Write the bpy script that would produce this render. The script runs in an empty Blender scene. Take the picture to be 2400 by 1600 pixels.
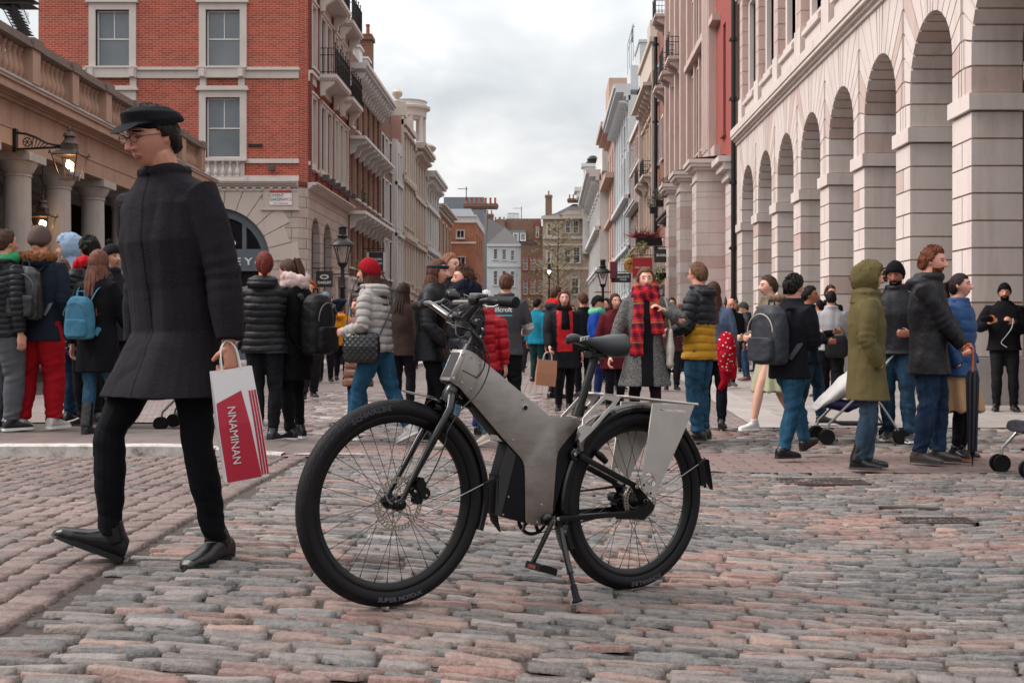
import bpy,bmesh,math,random
import numpy as np
from mathutils import Vector,Matrix,noise
from mathutils.bvhtree import BVHTree
random.seed(7)
R=math.radians
sc=bpy.context.scene
COL=sc.collection
# camera
FPX,VX,VY,CH=2667.0,1285.0,777.0,1.10
cam_d=bpy.data.cameras.new('camera')
cam=bpy.data.objects.new('camera',cam_d)
COL.objects.link(cam)
cam.location=(0,0,CH)
cam.rotation_euler=(R(90),0,0)
cam_d.sensor_width=36.0
cam_d.lens=FPX/2400*36
cam_d.shift_x=-(VX-1200)/2400
cam_d.shift_y=-(800-VY)/2400
cam_d.clip_start=0.05
cam_d.clip_end=1500
cam_d.dof.use_dof=True;cam_d.dof.focus_distance=4.3;cam_d.dof.aperture_fstop=16
sc.camera=cam
# sky and light: overcast
SUN_EL,SUN_AZ=46,-92
world=bpy.data.worlds.new('World')
sc.world=world
world.use_nodes=True
nt=world.node_tree
nt.nodes.clear()
def N(t,**kw):
 n=nt.nodes.new(t)
 for k,v in kw.items():
  setattr(n,k,v)
 return n
L=nt.links.new
out=N('ShaderNodeOutputWorld');bg=N('ShaderNodeBackground')
sky=N('ShaderNodeTexSky',sky_type='NISHITA',sun_disc=False,sun_elevation=R(SUN_EL),sun_rotation=R(SUN_AZ))
tc=N('ShaderNodeTexCoord');sep=N('ShaderNodeSeparateXYZ')
L(tc.outputs['Generated'],sep.inputs[0])
zc=N('ShaderNodeMath',operation='MAXIMUM');L(sep.outputs['Z'],zc.inputs[0]);zc.inputs[1].default_value=0.03
za=N('ShaderNodeMath',operation='ADD');L(zc.outputs[0],za.inputs[0]);za.inputs[1].default_value=0.22
dv=N('ShaderNodeVectorMath',operation='DIVIDE');L(tc.outputs['Generated'],dv.inputs[0])
cz=N('ShaderNodeCombineXYZ')
for i in range(3):L(za.outputs[0],cz.inputs[i])
L(cz.outputs[0],dv.inputs[1])
mp=N('ShaderNodeMapping');L(dv.outputs[0],mp.inputs['Vector']);mp.inputs['Scale'].default_value=(1.5,0.95,1.0)
mp.inputs['Location'].default_value=(0.35,0.2,0)
nz=N('ShaderNodeTexNoise');L(mp.outputs[0],nz.inputs['Vector'])
nz.inputs['Scale'].default_value=1.7;nz.inputs['Detail'].default_value=4.5;nz.inputs['Roughness'].default_value=0.5;nz.inputs['Distortion'].default_value=0.35
cr=N('ShaderNodeValToRGB');L(nz.outputs['Fac'],cr.inputs[0])
e=cr.color_ramp.elements
e[0].position=0.30;e[0].color=(0.48,0.52,0.545,1)
e[1].position=0.66;e[1].color=(0.86,0.85,0.845,1)
m_=e.new(0.47);m_.color=(0.62,0.64,0.655,1)
gr=N('ShaderNodeMath',operation='MULTIPLY_ADD');L(zc.outputs[0],gr.inputs[0]);gr.inputs[1].default_value=2.5;gr.inputs[2].default_value=0.80
mx=N('ShaderNodeVectorMath',operation='SCALE');L(cr.outputs[0],mx.inputs[0]);L(gr.outputs[0],mx.inputs['Scale'])
sk=N('ShaderNodeVectorMath',operation='SCALE');L(sky.outputs[0],sk.inputs[0]);sk.inputs['Scale'].default_value=0.006
ad=N('ShaderNodeVectorMath',operation='ADD');L(mx.outputs[0],ad.inputs[0]);L(sk.outputs[0],ad.inputs[1])
L(ad.outputs[0],bg.inputs['Color']);bg.inputs['Strength'].default_value=0.42
L(bg.outputs[0],out.inputs[0])
sun_d=bpy.data.lights.new('sun','SUN');sun=bpy.data.objects.new('sun',sun_d);COL.objects.link(sun)
sun_d.energy=1.5;sun_d.angle=R(28);sun_d.color=(1.0,0.915,0.875)
_d=Vector((math.sin(R(SUN_AZ))*math.cos(R(SUN_EL)),math.cos(R(SUN_AZ))*math.cos(R(SUN_EL)),math.sin(R(SUN_EL))))
sun.rotation_euler=_d.to_track_quat('Z','Y').to_euler()
sc.view_settings.view_transform='Standard'
sc.view_settings.look='None'
sc.view_settings.gamma=1.0
sc.view_settings.exposure=1.22
sc.cycles.use_denoising=True
sc.cycles.max_bounces=6
sc.cycles.transparent_max_bounces=8
# helpers
def lin(h):
 if isinstance(h,str):
  h=tuple(int(h[i:i+2],16)/255 for i in(0,2,4))
  return tuple(c/12.92 if c<=0.04045 else((c+0.055)/1.055)**2.4 for c in h)
 return tuple(h)
def smooth(t,a,b):
 t=min(max((t-a)/(b-a),0),1)
 return t*t*(3-2*t)
def gz(x,y):
 a=0.21*(1-smooth(x,-1.6,1.9))
 return a/(1+(max(y-4.0,0)/6.0)**2)
def px2g(px,py,zoff=0.0):
 dx,dz=(px-VX)/FPX,-(py-VY)/FPX
 y=5.0
 for _ in range(60):
  h=CH-gz(dx*y,y)-zoff
  y=0.5*y+0.5*h/max(-dz,1e-4)
 return Vector((dx*y,y,gz(dx*y,y)+zoff))
def at(px,py,y):
 return Vector(((px-VX)*y/FPX,y,CH-(py-VY)*y/FPX))
def tag(o,label=None,cat=None,group=None,kind=None):
 if label:o['label']=label
 if cat:o['category']=cat
 if group:o['group']=group
 if kind:o['kind']=kind
 return o
def empty(name,loc=(0,0,0),rz=0.0,label=None,cat=None,group=None,parent=None):
 o=bpy.data.objects.new(name,None);COL.objects.link(o)
 o.location=loc;o.rotation_euler=(0,0,rz);o.empty_display_size=0.2
 if parent:o.parent=parent
 return tag(o,label,cat,group)
def copy_tree(o,parent=None):
 kids=list(o.children)
 c=o.copy();COL.objects.link(c)
 if parent is not None:c.parent=parent
 for k in kids:copy_tree(k,c)
 return c
def mesh_obj(name,me,mats,parent=None,smooth_=False):
 for m in(mats if isinstance(mats,(list,tuple))else[mats]):
  me.materials.append(m)
 if smooth_:
  me.polygons.foreach_set('use_smooth',[True]*len(me.polygons))
 o=bpy.data.objects.new(name,me);COL.objects.link(o)
 if parent:o.parent=parent
 return o
class MB:
 """collects shapes; build() links them as one mesh object"""
 def __init__(s):s.v=[];s.f=[];s.m=[];s.c=[]
 def add(s,vs,fs,mi=0,col=None):
  b=len(s.v);s.v+=[tuple(v)for v in vs]
  s.f+=[tuple(i+b for i in f)for f in fs];s.m+=[mi]*len(fs)
  return s
 def box(s,x0,x1,y0,y1,z0,z1,mi=0,M=None):
  vs=[Vector((x,y,z))for z in(z0,z1)for y in(y0,y1)for x in(x0,x1)]
  if M is not None:vs=[M@v for v in vs]
  fs=[(0,2,3,1),(4,5,7,6),(0,1,5,4),(2,6,7,3),(1,3,7,5),(0,4,6,2)]
  if M is not None and M.determinant()<0:fs=[f[::-1]for f in fs]
  return s.add(vs,fs,mi)
 def tube(s,pts,r,n=8,mi=0,caps=True,closed=False):
  pts=[Vector(p)for p in pts];k=len(pts)
  rs=r if isinstance(r,(list,tuple))else[r]*k
  up=None;vs=[];fs=[]
  for i,p in enumerate(pts):
   if closed:t=pts[(i+1)%k]-pts[i-1]
   else:t=pts[min(i+1,k-1)]-pts[max(i-1,0)]
   t=t.normalized()if t.length>1e-9 else Vector((0,0,1))
   if up is None:
    up=t.orthogonal().normalized()
   up=(up-t*up.dot(t))
   up=up.normalized()if up.length>1e-6 else t.orthogonal().normalized()
   w=t.cross(up);rr=rs[i]
   ra,rb=(rr if isinstance(rr,(list,tuple))else(rr,rr))
   for j in range(n):
    a=2*math.pi*j/n
    vs.append(p+up*(ra*math.cos(a))+w*(rb*math.sin(a)))
  m=k if closed else k-1
  for i in range(m):
   for j in range(n):
    a,b=i*n+j,i*n+(j+1)%n
    c,d=((i+1)%k)*n+(j+1)%n,((i+1)%k)*n+j
    fs.append((a,b,c,d))
  if caps and not closed:
   fs.append(tuple(range(n))[::-1]);fs.append(tuple(range((k-1)*n,k*n)))
  return s.add(vs,fs,mi)
 def lathe(s,prof,n=16,M=None,mi=0,arc=2*math.pi):
  """prof: (radius, z) from bottom to top about local z"""
  vs=[];fs=[];k=len(prof)
  full=abs(arc-2*math.pi)<1e-6
  nn=n if full else n+1
  for r,z in prof:
   for j in range(nn):
    a=arc*j/n
    v=Vector((r*math.cos(a),r*math.sin(a),z))
    vs.append(M@v if M is not None else v)
  for i in range(k-1):
   for j in range(n):
    j2=(j+1)%nn
    fs.append((i*nn+j,i*nn+j2,(i+1)*nn+j2,(i+1)*nn+j))
  if full:
   if prof[0][0]>1e-5:fs.append(tuple(range(nn))[::-1])
   if prof[-1][0]>1e-5:fs.append(tuple(range((k-1)*nn,k*nn)))
  return s.add(vs,fs,mi)
 def prism(s,poly,f0,f1,mi=0):
  """poly: list of 2D points; f0(p), f1(p) map them on the two faces"""
  n=len(poly)
  ar=sum(poly[i][0]*poly[(i+1)%n][1]-poly[(i+1)%n][0]*poly[i][1]for i in range(n))
  vs=[f0(p)for p in poly]+[f1(p)for p in poly]
  fs=[tuple(range(n))[::-1],tuple(range(n,2*n))]
  fs+=[(i,(i+1)%n,n+(i+1)%n,n+i)for i in range(n)]
  return s.add(vs,fs,mi)
 def mesh(s,name):
  me=bpy.data.meshes.new(name)
  me.from_pydata(s.v,[],s.f)
  me.polygons.foreach_set('material_index',s.m)
  me.update()
  return me
 def build(s,name,mats,parent=None,sm=False,fixn=True,bevel=0.0,label=None):
  me=s.mesh(name)
  if fixn or bevel:
   bm=bmesh.new();bm.from_mesh(me)
   if fixn:bmesh.ops.recalc_face_normals(bm,faces=bm.faces[:])
   if bevel:
    es=[e for e in bm.edges if len(e.link_faces)==2 and e.calc_face_angle(0)>0.6]
    bmesh.ops.bevel(bm,geom=es,offset=bevel,segments=2,profile=0.6,affect='EDGES',clamp_overlap=True)
   bm.to_mesh(me);bm.free()
  o=mesh_obj(name,me,mats,parent,False)
  if sm:
   smooth_by_angle(me,40)
  if label:o['label']=label
  return o
def smooth_by_angle(me,deg=35):
 bm=bmesh.new();bm.from_mesh(me)
 for f in bm.faces:f.smooth=True
 lim=R(deg)
 for e in bm.edges:
  e.smooth=len(e.link_faces)==2 and e.calc_face_angle(0)<lim
 bm.to_mesh(me);bm.free()
def arc_pts(c,r,a0,a1,n):
 return[(c[0]+r*math.cos(a0+(a1-a0)*i/n),c[1]+r*math.sin(a0+(a1-a0)*i/n))for i in range(n+1)]
# materials
class MT:
 """small node-graph writer"""
 def __init__(s,name):
  s.m=bpy.data.materials.new(name);s.m.use_nodes=True
  s.t=s.m.node_tree;s.t.nodes.clear()
  s.o=s.n('ShaderNodeOutputMaterial');s.b=s.n('ShaderNodeBsdfPrincipled')
  s.l(s.b.outputs[0],s.o.inputs[0])
 def n(s,t,**kw):
  x=s.t.nodes.new(t)
  for k,v in kw.items():setattr(x,k,v)
  return x
 def l(s,a,b):s.t.links.new(a,b)
 def set(s,**kw):
  for k,v in kw.items():
   k=k.replace('_',' ').title()if k not in('ior',)else 'IOR'
   s.b.inputs[k].default_value=v
 def pos(s,scale=(1,1,1),obj=False):
  if obj:
   g=s.n('ShaderNodeTexCoord').outputs['Object']
  else:
   g=s.n('ShaderNodeNewGeometry').outputs['Position']
  m=s.n('ShaderNodeMapping');s.l(g,m.inputs[0]);m.inputs['Scale'].default_value=scale
  return m.outputs[0]
 def noise(s,vec,scale,detail=3,rough=0.55,dist=0):
  x=s.n('ShaderNodeTexNoise');s.l(vec,x.inputs['Vector'])
  x.inputs['Scale'].default_value=scale;x.inputs['Detail'].default_value=detail
  x.inputs['Roughness'].default_value=rough;x.inputs['Distortion'].default_value=dist
  return x.outputs['Fac']
 def ramp(s,fac,stops):
  x=s.n('ShaderNodeValToRGB');s.l(fac,x.inputs[0]);el=x.color_ramp.elements
  el[0].position,el[0].color=stops[0][0],(*lin(stops[0][1]),1)
  el[1].position,el[1].color=stops[-1][0],(*lin(stops[-1][1]),1)
  for p,c in stops[1:-1]:
   q=el.new(p);q.color=(*lin(c),1)
  return x.outputs[0]
 def mix(s,fac,a,b,mode='MIX'):
  x=s.n('ShaderNodeMix',data_type='RGBA',blend_type=mode)
  for sock,v in((x.inputs[0],fac),(x.inputs[6],a),(x.inputs[7],b)):
   if hasattr(v,'links')or hasattr(v,'is_linked'):s.l(v,sock)
   elif isinstance(v,(int,float)):sock.default_value=v
   else:sock.default_value=(*lin(v),1)
  return x.outputs[2]
 def math(s,op,a,b=None,c=None):
  x=s.n('ShaderNodeMath',operation=op)
  for i,v in enumerate((a,b,c)):
   if v is None:continue
   if hasattr(v,'is_linked'):s.l(v,x.inputs[i])
   else:x.inputs[i].default_value=v
  return x.outputs[0]
 def bump(s,h,dist,strength=1.0,prev=None):
  x=s.n('ShaderNodeBump');s.l(h,x.inputs['Height'])
  x.inputs['Distance'].default_value=dist;x.inputs['Strength'].default_value=strength
  if prev is not None:s.l(prev,x.inputs['Normal'])
  return x.outputs[0]
 def done(s,col=None,rough=None,nrm=None,metal=None):
  for nm,v in(('Base Color',col),('Roughness',rough),('Normal',nrm),('Metallic',metal)):
   if v is None:continue
   if hasattr(v,'is_linked'):s.l(v,s.b.inputs[nm])
   elif isinstance(v,(int,float)):s.b.inputs[nm].default_value=v
   else:s.b.inputs[nm].default_value=(*lin(v),1)
  return s.m
_MC={}
def plain(name,col,rough=0.6,metal=0.0,var=0.12,scale=6.0,bump=0.0,spec=0.5,coat=0.0):
 """paint / metal / plastic with slight mottling"""
 if name in _MC:return _MC[name]
 t=MT(name);p=t.pos(obj=True)
 c=lin(col)
 n=t.noise(p,scale,4,0.6)
 lo=tuple(max(x*(1-var),0)for x in c);hi=tuple(min(x*(1+var),1)for x in c)
 colr=t.mix(n,lo,hi)
 rr=t.math('MULTIPLY_ADD',n,0.25,rough-0.12)
 nr=t.bump(t.noise(p,scale*12,3),bump)if bump else None
 t.b.inputs['Specular IOR Level'].default_value=spec
 if coat:t.b.inputs['Coat Weight'].default_value=coat
 _MC[name]=t.done(colr,rr,nr,metal)
 return _MC[name]
def stone(name,c0,c1,stain='6b5a52',amt=0.45,rough=0.85,scale=1.0,bump=0.004,blocks=None,axis='y',joint='5a4c46'):
 """ashlar: mottled stone, streaked dirt; blocks=(w,h) adds joints"""
 if name in _MC:return _MC[name]
 t=MT(name);p=t.pos()
 n1=t.noise(p,1.3*scale,5,0.6);n2=t.noise(t.pos((2.6,2.6,0.35)),1.1*scale,5,0.65)
 col=t.mix(n1,c0,c1)
 f=t.ramp(n2,[(0.5,(0,0,0)),(0.78,(1,1,1))])
 f2=t.math('MULTIPLY',f,amt)
 col=t.mix(f2,col,stain)
 fine=t.noise(p,22*scale,4,0.7)
 col=t.mix(t.math('MULTIPLY',fine,0.22),col,stain)
 h=fine
 nr=t.bump(fine,bump)
 if blocks:
  g=t.n('ShaderNodeNewGeometry');sp=t.n('ShaderNodeSeparateXYZ');t.l(g.outputs['Position'],sp.inputs[0])
  cb=t.n('ShaderNodeCombineXYZ')
  t.l(sp.outputs['Y' if axis=='y' else 'X'],cb.inputs[0]);t.l(sp.outputs['Z'],cb.inputs[1])
  br=t.n('ShaderNodeTexBrick');t.l(cb.outputs[0],br.inputs['Vector'])
  br.inputs['Scale'].default_value=1.0;br.inputs['Brick Width'].default_value=blocks[0]
  br.inputs['Row Height'].default_value=blocks[1];br.inputs['Mortar Size'].default_value=0.012
  br.inputs['Mortar Smooth'].default_value=0.2;br.inputs['Bias'].default_value=0
  br.inputs['Color1'].default_value=(0.86,0.86,0.86,1);br.inputs['Color2'].default_value=(1,1,1,1);br.inputs['Mortar'].default_value=(1,1,1,1)
  col=t.mix(1.0,col,br.outputs['Color'],'MULTIPLY')
  col=t.mix(br.outputs['Fac'],col,joint)
  nr=t.bump(t.math('SUBTRACT',1.0,br.outputs['Fac']),0.02,1.0,nr)
 _MC[name]=t.done(col,rough,nr)
 return _MC[name]
def brick(name,c1,c2,mortar,axis='x',sc_=1.0,soot='3a2a26',amt=0.35):
 if name in _MC:return _MC[name]
 t=MT(name)
 g=t.n('ShaderNodeNewGeometry');sp=t.n('ShaderNodeSeparateXYZ');t.l(g.outputs['Position'],sp.inputs[0])
 cb=t.n('ShaderNodeCombineXYZ')
 t.l(sp.outputs['Y' if axis=='y' else 'X'],cb.inputs[0]);t.l(sp.outputs['Z'],cb.inputs[1])
 br=t.n('ShaderNodeTexBrick');t.l(cb.outputs[0],br.inputs['Vector'])
 br.inputs['Scale'].default_value=1.0;br.inputs['Brick Width'].default_value=0.235*sc_
 br.inputs['Row Height'].default_value=0.078*sc_;br.inputs['Mortar Size'].default_value=0.009*sc_
 br.inputs['Mortar Smooth'].default_value=0.3;br.inputs['Bias'].default_value=-0.1
 br.inputs['Color1'].default_value=(*lin(c1),1);br.inputs['Color2'].default_value=(*lin(c2),1);br.inputs['Mortar'].default_value=(*lin(mortar),1)
 p=t.pos()
 big=t.noise(p,0.9,4,0.6)
 f=t.ramp(big,[(0.42,(0,0,0)),(0.75,(1,1,1))])
 col=t.mix(t.math('MULTIPLY',f,amt),br.outputs['Color'],soot)
 fine=t.noise(p,14,3,0.7)
 col=t.mix(t.math('MULTIPLY',fine,0.25),col,c2)
 nr=t.bump(t.math('SUBTRACT',1.0,br.outputs['Fac']),0.008)
 _MC[name]=t.done(col,0.88,nr)
 return _MC[name]
def glass_mat(name='window_glass',col='23262b',rough=0.06):
 if name in _MC:return _MC[name]
 t=MT(name);p=t.pos()
 n=t.noise(p,0.8,3,0.5)
 c=lin(col)
 colr=t.mix(n,tuple(x*0.6 for x in c),tuple(x*1.7 for x in c))
 nr=t.bump(t.noise(p,1.5,2),0.01,0.6)
 t.b.inputs['Specular IOR Level'].default_value=0.9
 _MC[name]=t.done(colr,rough,nr)
 return _MC[name]
def emit_mat(name,col,strength):
 if name in _MC:return _MC[name]
 t=MT(name)
 t.b.inputs['Emission Color'].default_value=(*lin(col),1);t.b.inputs['Emission Strength'].default_value=strength
 _MC[name]=t.done(col,0.5)
 return _MC[name]
def text_obj(name,s,size,M,mat,parent=None,extrude=0.002,align='CENTER',squash=1.0,bold=0.0):
 cu=bpy.data.curves.new(name,'FONT');cu.body=s;cu.size=size;cu.extrude=extrude
 cu.align_x=align;cu.align_y='CENTER';cu.offset=bold
 cu.resolution_u=3
 tmp=bpy.data.objects.new('tmp',cu);COL.objects.link(tmp)
 dg=bpy.context.evaluated_depsgraph_get()
 me=bpy.data.meshes.new_from_object(tmp.evaluated_get(dg))
 bpy.data.objects.remove(tmp);bpy.data.curves.remove(cu)
 me.transform(M@Matrix.Diagonal((squash,1,1,1)))
 me.materials.clear()
 me.name=name
 return mesh_obj(name,me,mat,parent)
# GROUND
def vgrid(name,xs,ys,mat,zoff=0.0,parent=None,kind='structure',fn=None):
 nx,ny=len(xs),len(ys)
 vs=[(x,y,(fn or gz)(x,y)+zoff)for y in ys for x in xs]
 fs=[(j*nx+i,j*nx+i+1,(j+1)*nx+i+1,(j+1)*nx+i)for j in range(ny-1)for i in range(nx-1)]
 me=bpy.data.meshes.new(name);me.from_pydata(vs,[],fs);me.update()
 o=mesh_obj(name,me,mat,parent,True)
 if kind:o['kind']=kind
 return o
def setts_shader(name,cols,w,h,axis,mortar,fade=1.0):
 """distant setts: brick pattern on the ground plane with per-stone colour"""
 t=MT(name)
 g=t.n('ShaderNodeNewGeometry');sp=t.n('ShaderNodeSeparateXYZ');t.l(g.outputs['Position'],sp.inputs[0])
 wob=t.noise(g.outputs['Position'],1.2,2)
 yy=t.math('MULTIPLY_ADD',wob,0.12,sp.outputs['X' if axis=='y' else 'Y'])
 xx=sp.outputs['Y' if axis=='y' else 'X']
 cb=t.n('ShaderNodeCombineXYZ');t.l(xx,cb.inputs[0]);t.l(yy,cb.inputs[1])
 br=t.n('ShaderNodeTexBrick');t.l(cb.outputs[0],br.inputs['Vector'])
 br.inputs['Scale'].default_value=1;br.inputs['Brick Width'].default_value=w;br.inputs['Row Height'].default_value=h
 br.inputs['Mortar Size'].default_value=0.012;br.inputs['Mortar Smooth'].default_value=0.5
 br.inputs['Color1'].default_value=(0,0,0,1);br.inputs['Color2'].default_value=(1,1,1,1);br.inputs['Mortar'].default_value=(0.5,0.5,0.5,1)
 sc1=t.n('ShaderNodeSeparateColor');t.l(br.outputs['Color'],sc1.inputs[0])
 col=t.ramp(sc1.outputs[0],cols)
 big=t.noise(g.outputs['Position'],0.7,4,0.6)
 col=t.mix(t.math('MULTIPLY',big,0.5),col,cols[0][1])
 fine=t.noise(g.outputs['Position'],30,3,0.7)
 col=t.mix(t.math('MULTIPLY',fine,0.3),col,mortar)
 col=t.mix(br.outputs['Fac'],col,mortar)
 nr=t.bump(t.math('SUBTRACT',t.math('SUBTRACT',1.0,br.outputs['Fac']),t.math('MULTIPLY',fine,0.2)),0.015)
 return t.done(col,0.75,nr)
t=MT('joint_dirt');p=t.pos()
n1=t.noise(p,60,4,0.75);n2=t.noise(p,3,4)
c=t.ramp(n1,[(0.3,'1f1a18'),(0.55,'3d3531'),(0.78,'685d56')])
c=t.mix(t.math('MULTIPLY',n2,0.5),c,'57493f')
MAT_DIRT=t.done(c,0.95,t.bump(n1,0.012))
def fr(a,b,n):return[a+(b-a)*i/n for i in range(n+1)]
far_setts=setts_shader('far_setts',[(0.0,'7d7370'),(0.35,'8e7b75'),(0.7,'7f655f'),(1.0,'96918d')],0.22,0.115,'x','4f4643')
gr_=vgrid('ground',[-400,-60,-30,-15]+fr(-9,9,36)+[15,30,60,400],fr(-8,2,4)+fr(2.4,16,34)+[20,26,34,50,80,130,220,420,900],MAT_DIRT,-0.012)
street=vgrid('street_setts',fr(-8.6,3.2,18),fr(12.95,30,20)+[36,45,60,80,100,125],far_setts,0.004)
# individual setts, one mesh per paved field
def sett_field(name,cells,mat,nx=6,ny=4,seed=1,crown=0.012,pal=None,gap=0.006,jit=0.004,var=(.58,1.22),rough=1.0):
 """cells: list of (cx, cy, lx, ly); every stone a rounded, slightly tilted block"""
 rng=np.random.default_rng(seed)
 n=len(cells);C=np.array(cells)
 u=np.linspace(-1,1,nx);v=np.linspace(-1,1,ny)
 u=np.sign(u)*np.abs(u)**0.75;v=np.sign(v)*np.abs(v)**0.75
 u=np.concatenate([[-1.0],u*.93,[1.0]]);v=np.concatenate([[-1.0],v*.86,[1.0]]);nx+=2;ny+=2
 U,V=np.meshgrid(u,v);U=U.ravel()[None,:];V=V.ravel()[None,:]
 k=U.shape[1]
 gap=gap*rng.uniform(.5,1.7,(n,1))
 cx,cy,lx,ly=[C[:,i:i+1]for i in range(4)]
 cr=rng.uniform(0.04,0.16,(n,1))
 pull=1-cr*(np.abs(U)**4*np.abs(V)**4)-np.abs(rng.normal(0,.03,(n,k)))*(np.maximum(np.abs(U),np.abs(V))>.95)
 skew=rng.normal(0,0.05,(n,1));tap=rng.normal(0,0.10,(n,1))
 X=U*pull*(lx/2-gap)*(1+tap*V*0.25)
 Y=V*pull*(ly/2-gap)*(1+tap*U*0.8)+skew*X
 X=X+rng.normal(0,jit,(n,1))+rng.normal(0,jit*0.5,(n,k))*(np.abs(U)>0.9)
 Y=Y+rng.normal(0,jit,(n,1))+rng.normal(0,jit*0.6,(n,k))*(np.abs(V)>0.9)
 edge=((np.abs(U)>.97)|(np.abs(V)>.97)).astype(float)
 amp=crown*rng.uniform(0.6,1.3,(n,1))
 Z=amp*(1-0.25*U**2-0.5*V**2)-edge*(crown+0.016)+rng.normal(0,0.0022,(n,k))
 Z=Z+rough*(rng.normal(0,0.0042,(n,1))+rng.normal(0,0.014,(n,1))*U*lx+rng.normal(0,0.055,(n,1))*V*ly)
 GX=cx+X;GY=cy+Y
 A=np.clip((GX+1.6)/3.5,0,1);A=0.21*(1-A*A*(3-2*A));G=A/(1+(np.maximum(GY-4.0,0)/6.0)**2)
 co=np.stack([GX,GY,G+Z],-1).reshape(-1,3)
 q=[]
 for j in range(ny-1):
  for i in range(nx-1):
   a=j*nx+i
   q.append((a,a+1,a+nx+1,a+nx))
 q=np.array(q)
 F=(q[None]+(np.arange(n)*k)[:,None,None]).reshape(-1,4)
 me=bpy.data.meshes.new(name)
 me.vertices.add(len(co));me.vertices.foreach_set('co',co.ravel())
 me.loops.add(F.size);me.loops.foreach_set('vertex_index',F.ravel())
 me.polygons.add(len(F));me.polygons.foreach_set('loop_start',np.arange(len(F))*4)
 try:me.polygons.foreach_set('loop_total',np.full(len(F),4))
 except Exception:pass
 me.update(calc_edges=True)
 at_=me.attributes.new('stone','FLOAT_COLOR','POINT')
 P=np.array([lin(c)for c,w in pal]);W=np.array([w for c,w in pal]);W=W/W.sum()
 r=np.array([noise.noise((c[0]*0.9,c[1]*1.6,seed))for c in cells])*0.9
 idx=np.clip(((np.argsort(np.argsort(rng.normal(0,0.36,n)+r))/n)),0,0.999)
 pi=np.searchsorted(np.cumsum(W),idx)
 col=P[np.minimum(pi,len(P)-1)]*rng.uniform(*var,(n,1))
 col=np.repeat(np.concatenate([col,rng.uniform(0,1,(n,1))],1),k,0)
 at_.data.foreach_set('color',col.astype(np.float32).ravel())
 o=mesh_obj(name,me,mat,None,False)
 o['kind']='structure'
 return o
t=MT('sett_stone');p=t.pos()
a_=t.n('ShaderNodeAttribute');a_.attribute_name='stone'
n1=t.noise(p,45,5,0.72);n2=t.noise(p,9,4,0.6);n3=t.noise(p,220,2,0.6)
c=t.mix(t.math('MULTIPLY',t.ramp(n1,[(0.4,(0,0,0)),(0.7,(1,1,1))]),0.45),a_.outputs['Color'],'9c918b')
c=t.mix(t.math('MULTIPLY',t.ramp(n2,[(0.52,(0,0,0)),(0.72,(1,1,1))]),0.42),c,'463d3b')
c=t.mix(t.math('MULTIPLY',t.ramp(n3,[(0.55,(0,0,0)),(0.75,(1,1,1))]),0.42),c,'2a2424')
n4=t.noise(p,0.9,4,0.65)
c=t.mix(t.math('MULTIPLY',t.ramp(n4,[(0.42,(0,0,0)),(0.68,(1,1,1))]),0.25),c,'3a302d')
MAT_SETT=t.done(c,t.math('MULTIPLY_ADD',n1,0.4,0.42),t.bump(n1,0.009,1.0,t.bump(n2,0.016)))
PAL_MAIN=[('4c4e4f',1.5),('5c5c5b',2.0),('69625f',2.4),('7e7571',2.4),('74665f',1.8),('7c625a',1.6),('7d584e',1.0),('8b7064',1.0)]
PAL_SIDE=[('6b534d',2),('725b54',2.4),('79625c',1.8),('655550',1.2),('615d5c',0.6),('7e6660',1.0)]
rr=random.Random(3)
JX=lambda y:-1.62-0.045*(y-3.4)
def vis(x,y,m=0.25):return(0-VX)/FPX*y-m<x<(2400-VX)/FPX*y+m
cells=[]
y=2.25
while y<8.86:
 ly=rr.uniform(0.049,0.066)
 x=JX(y)+rr.uniform(0,0.12)
 x1=(2400-VX)/FPX*y+0.4
 while x<x1:
  lx=rr.uniform(0.15,0.28)
  w=0.03*noise.noise((x*0.8,y*0.5,4.0))
  cells.append((x+lx/2,y+w,lx,ly));x+=lx
 y+=ly
ph=bpy.data.objects
sett_field('cobbles_main',cells,MAT_SETT,6,4,11,0.0035,PAL_MAIN,gap=0.0038,jit=0.003)
cells=[]
x=-1.63
while x>-5.2:
 w=rr.uniform(0.115,0.15)
 y=2.6+rr.uniform(0,0.1)
 while y<8.86:
  l=rr.uniform(0.07,0.105)
  xx=x-w/2-0.045*(y-3.4)
  if vis(xx,y):cells.append((xx,y+l/2,w,l))
  y+=l
 x-=w
sett_field('cobbles_side',cells,MAT_SETT,4,4,5,0.004,PAL_SIDE,gap=0.003,var=(.74,1.06),rough=.6,jit=0.0025)
cells=[]
y=10.2
while y<12.95:
 ly=rr.uniform(0.09,0.12);x=-2.6
 while x<5.6:
  lx=rr.uniform(0.16,0.26)
  if vis(x,y,0.4):cells.append((x+lx/2,y,lx,ly))
  x+=lx
 y+=ly
sett_field('cobbles_crossing',cells,MAT_SETT,3,3,23,0.006,PAL_MAIN)
cells=[]
y=10.95
while y<20:
 ly=rr.uniform(0.10,0.13);x=-3.6-0.25*(y-10.9)
 while x<(-2.6 if y<13 else 0.8):
  lx=rr.uniform(0.17,0.26)
  if vis(x,y,0.3):cells.append((x+lx/2,y-0.16*(x+2.6),lx,ly))
  x+=lx
 y+=ly
sett_field('cobbles_left',cells,MAT_SETT,3,3,29,0.006,[(c,w)for c,w in PAL_SIDE]+[('a39791',3)])
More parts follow.
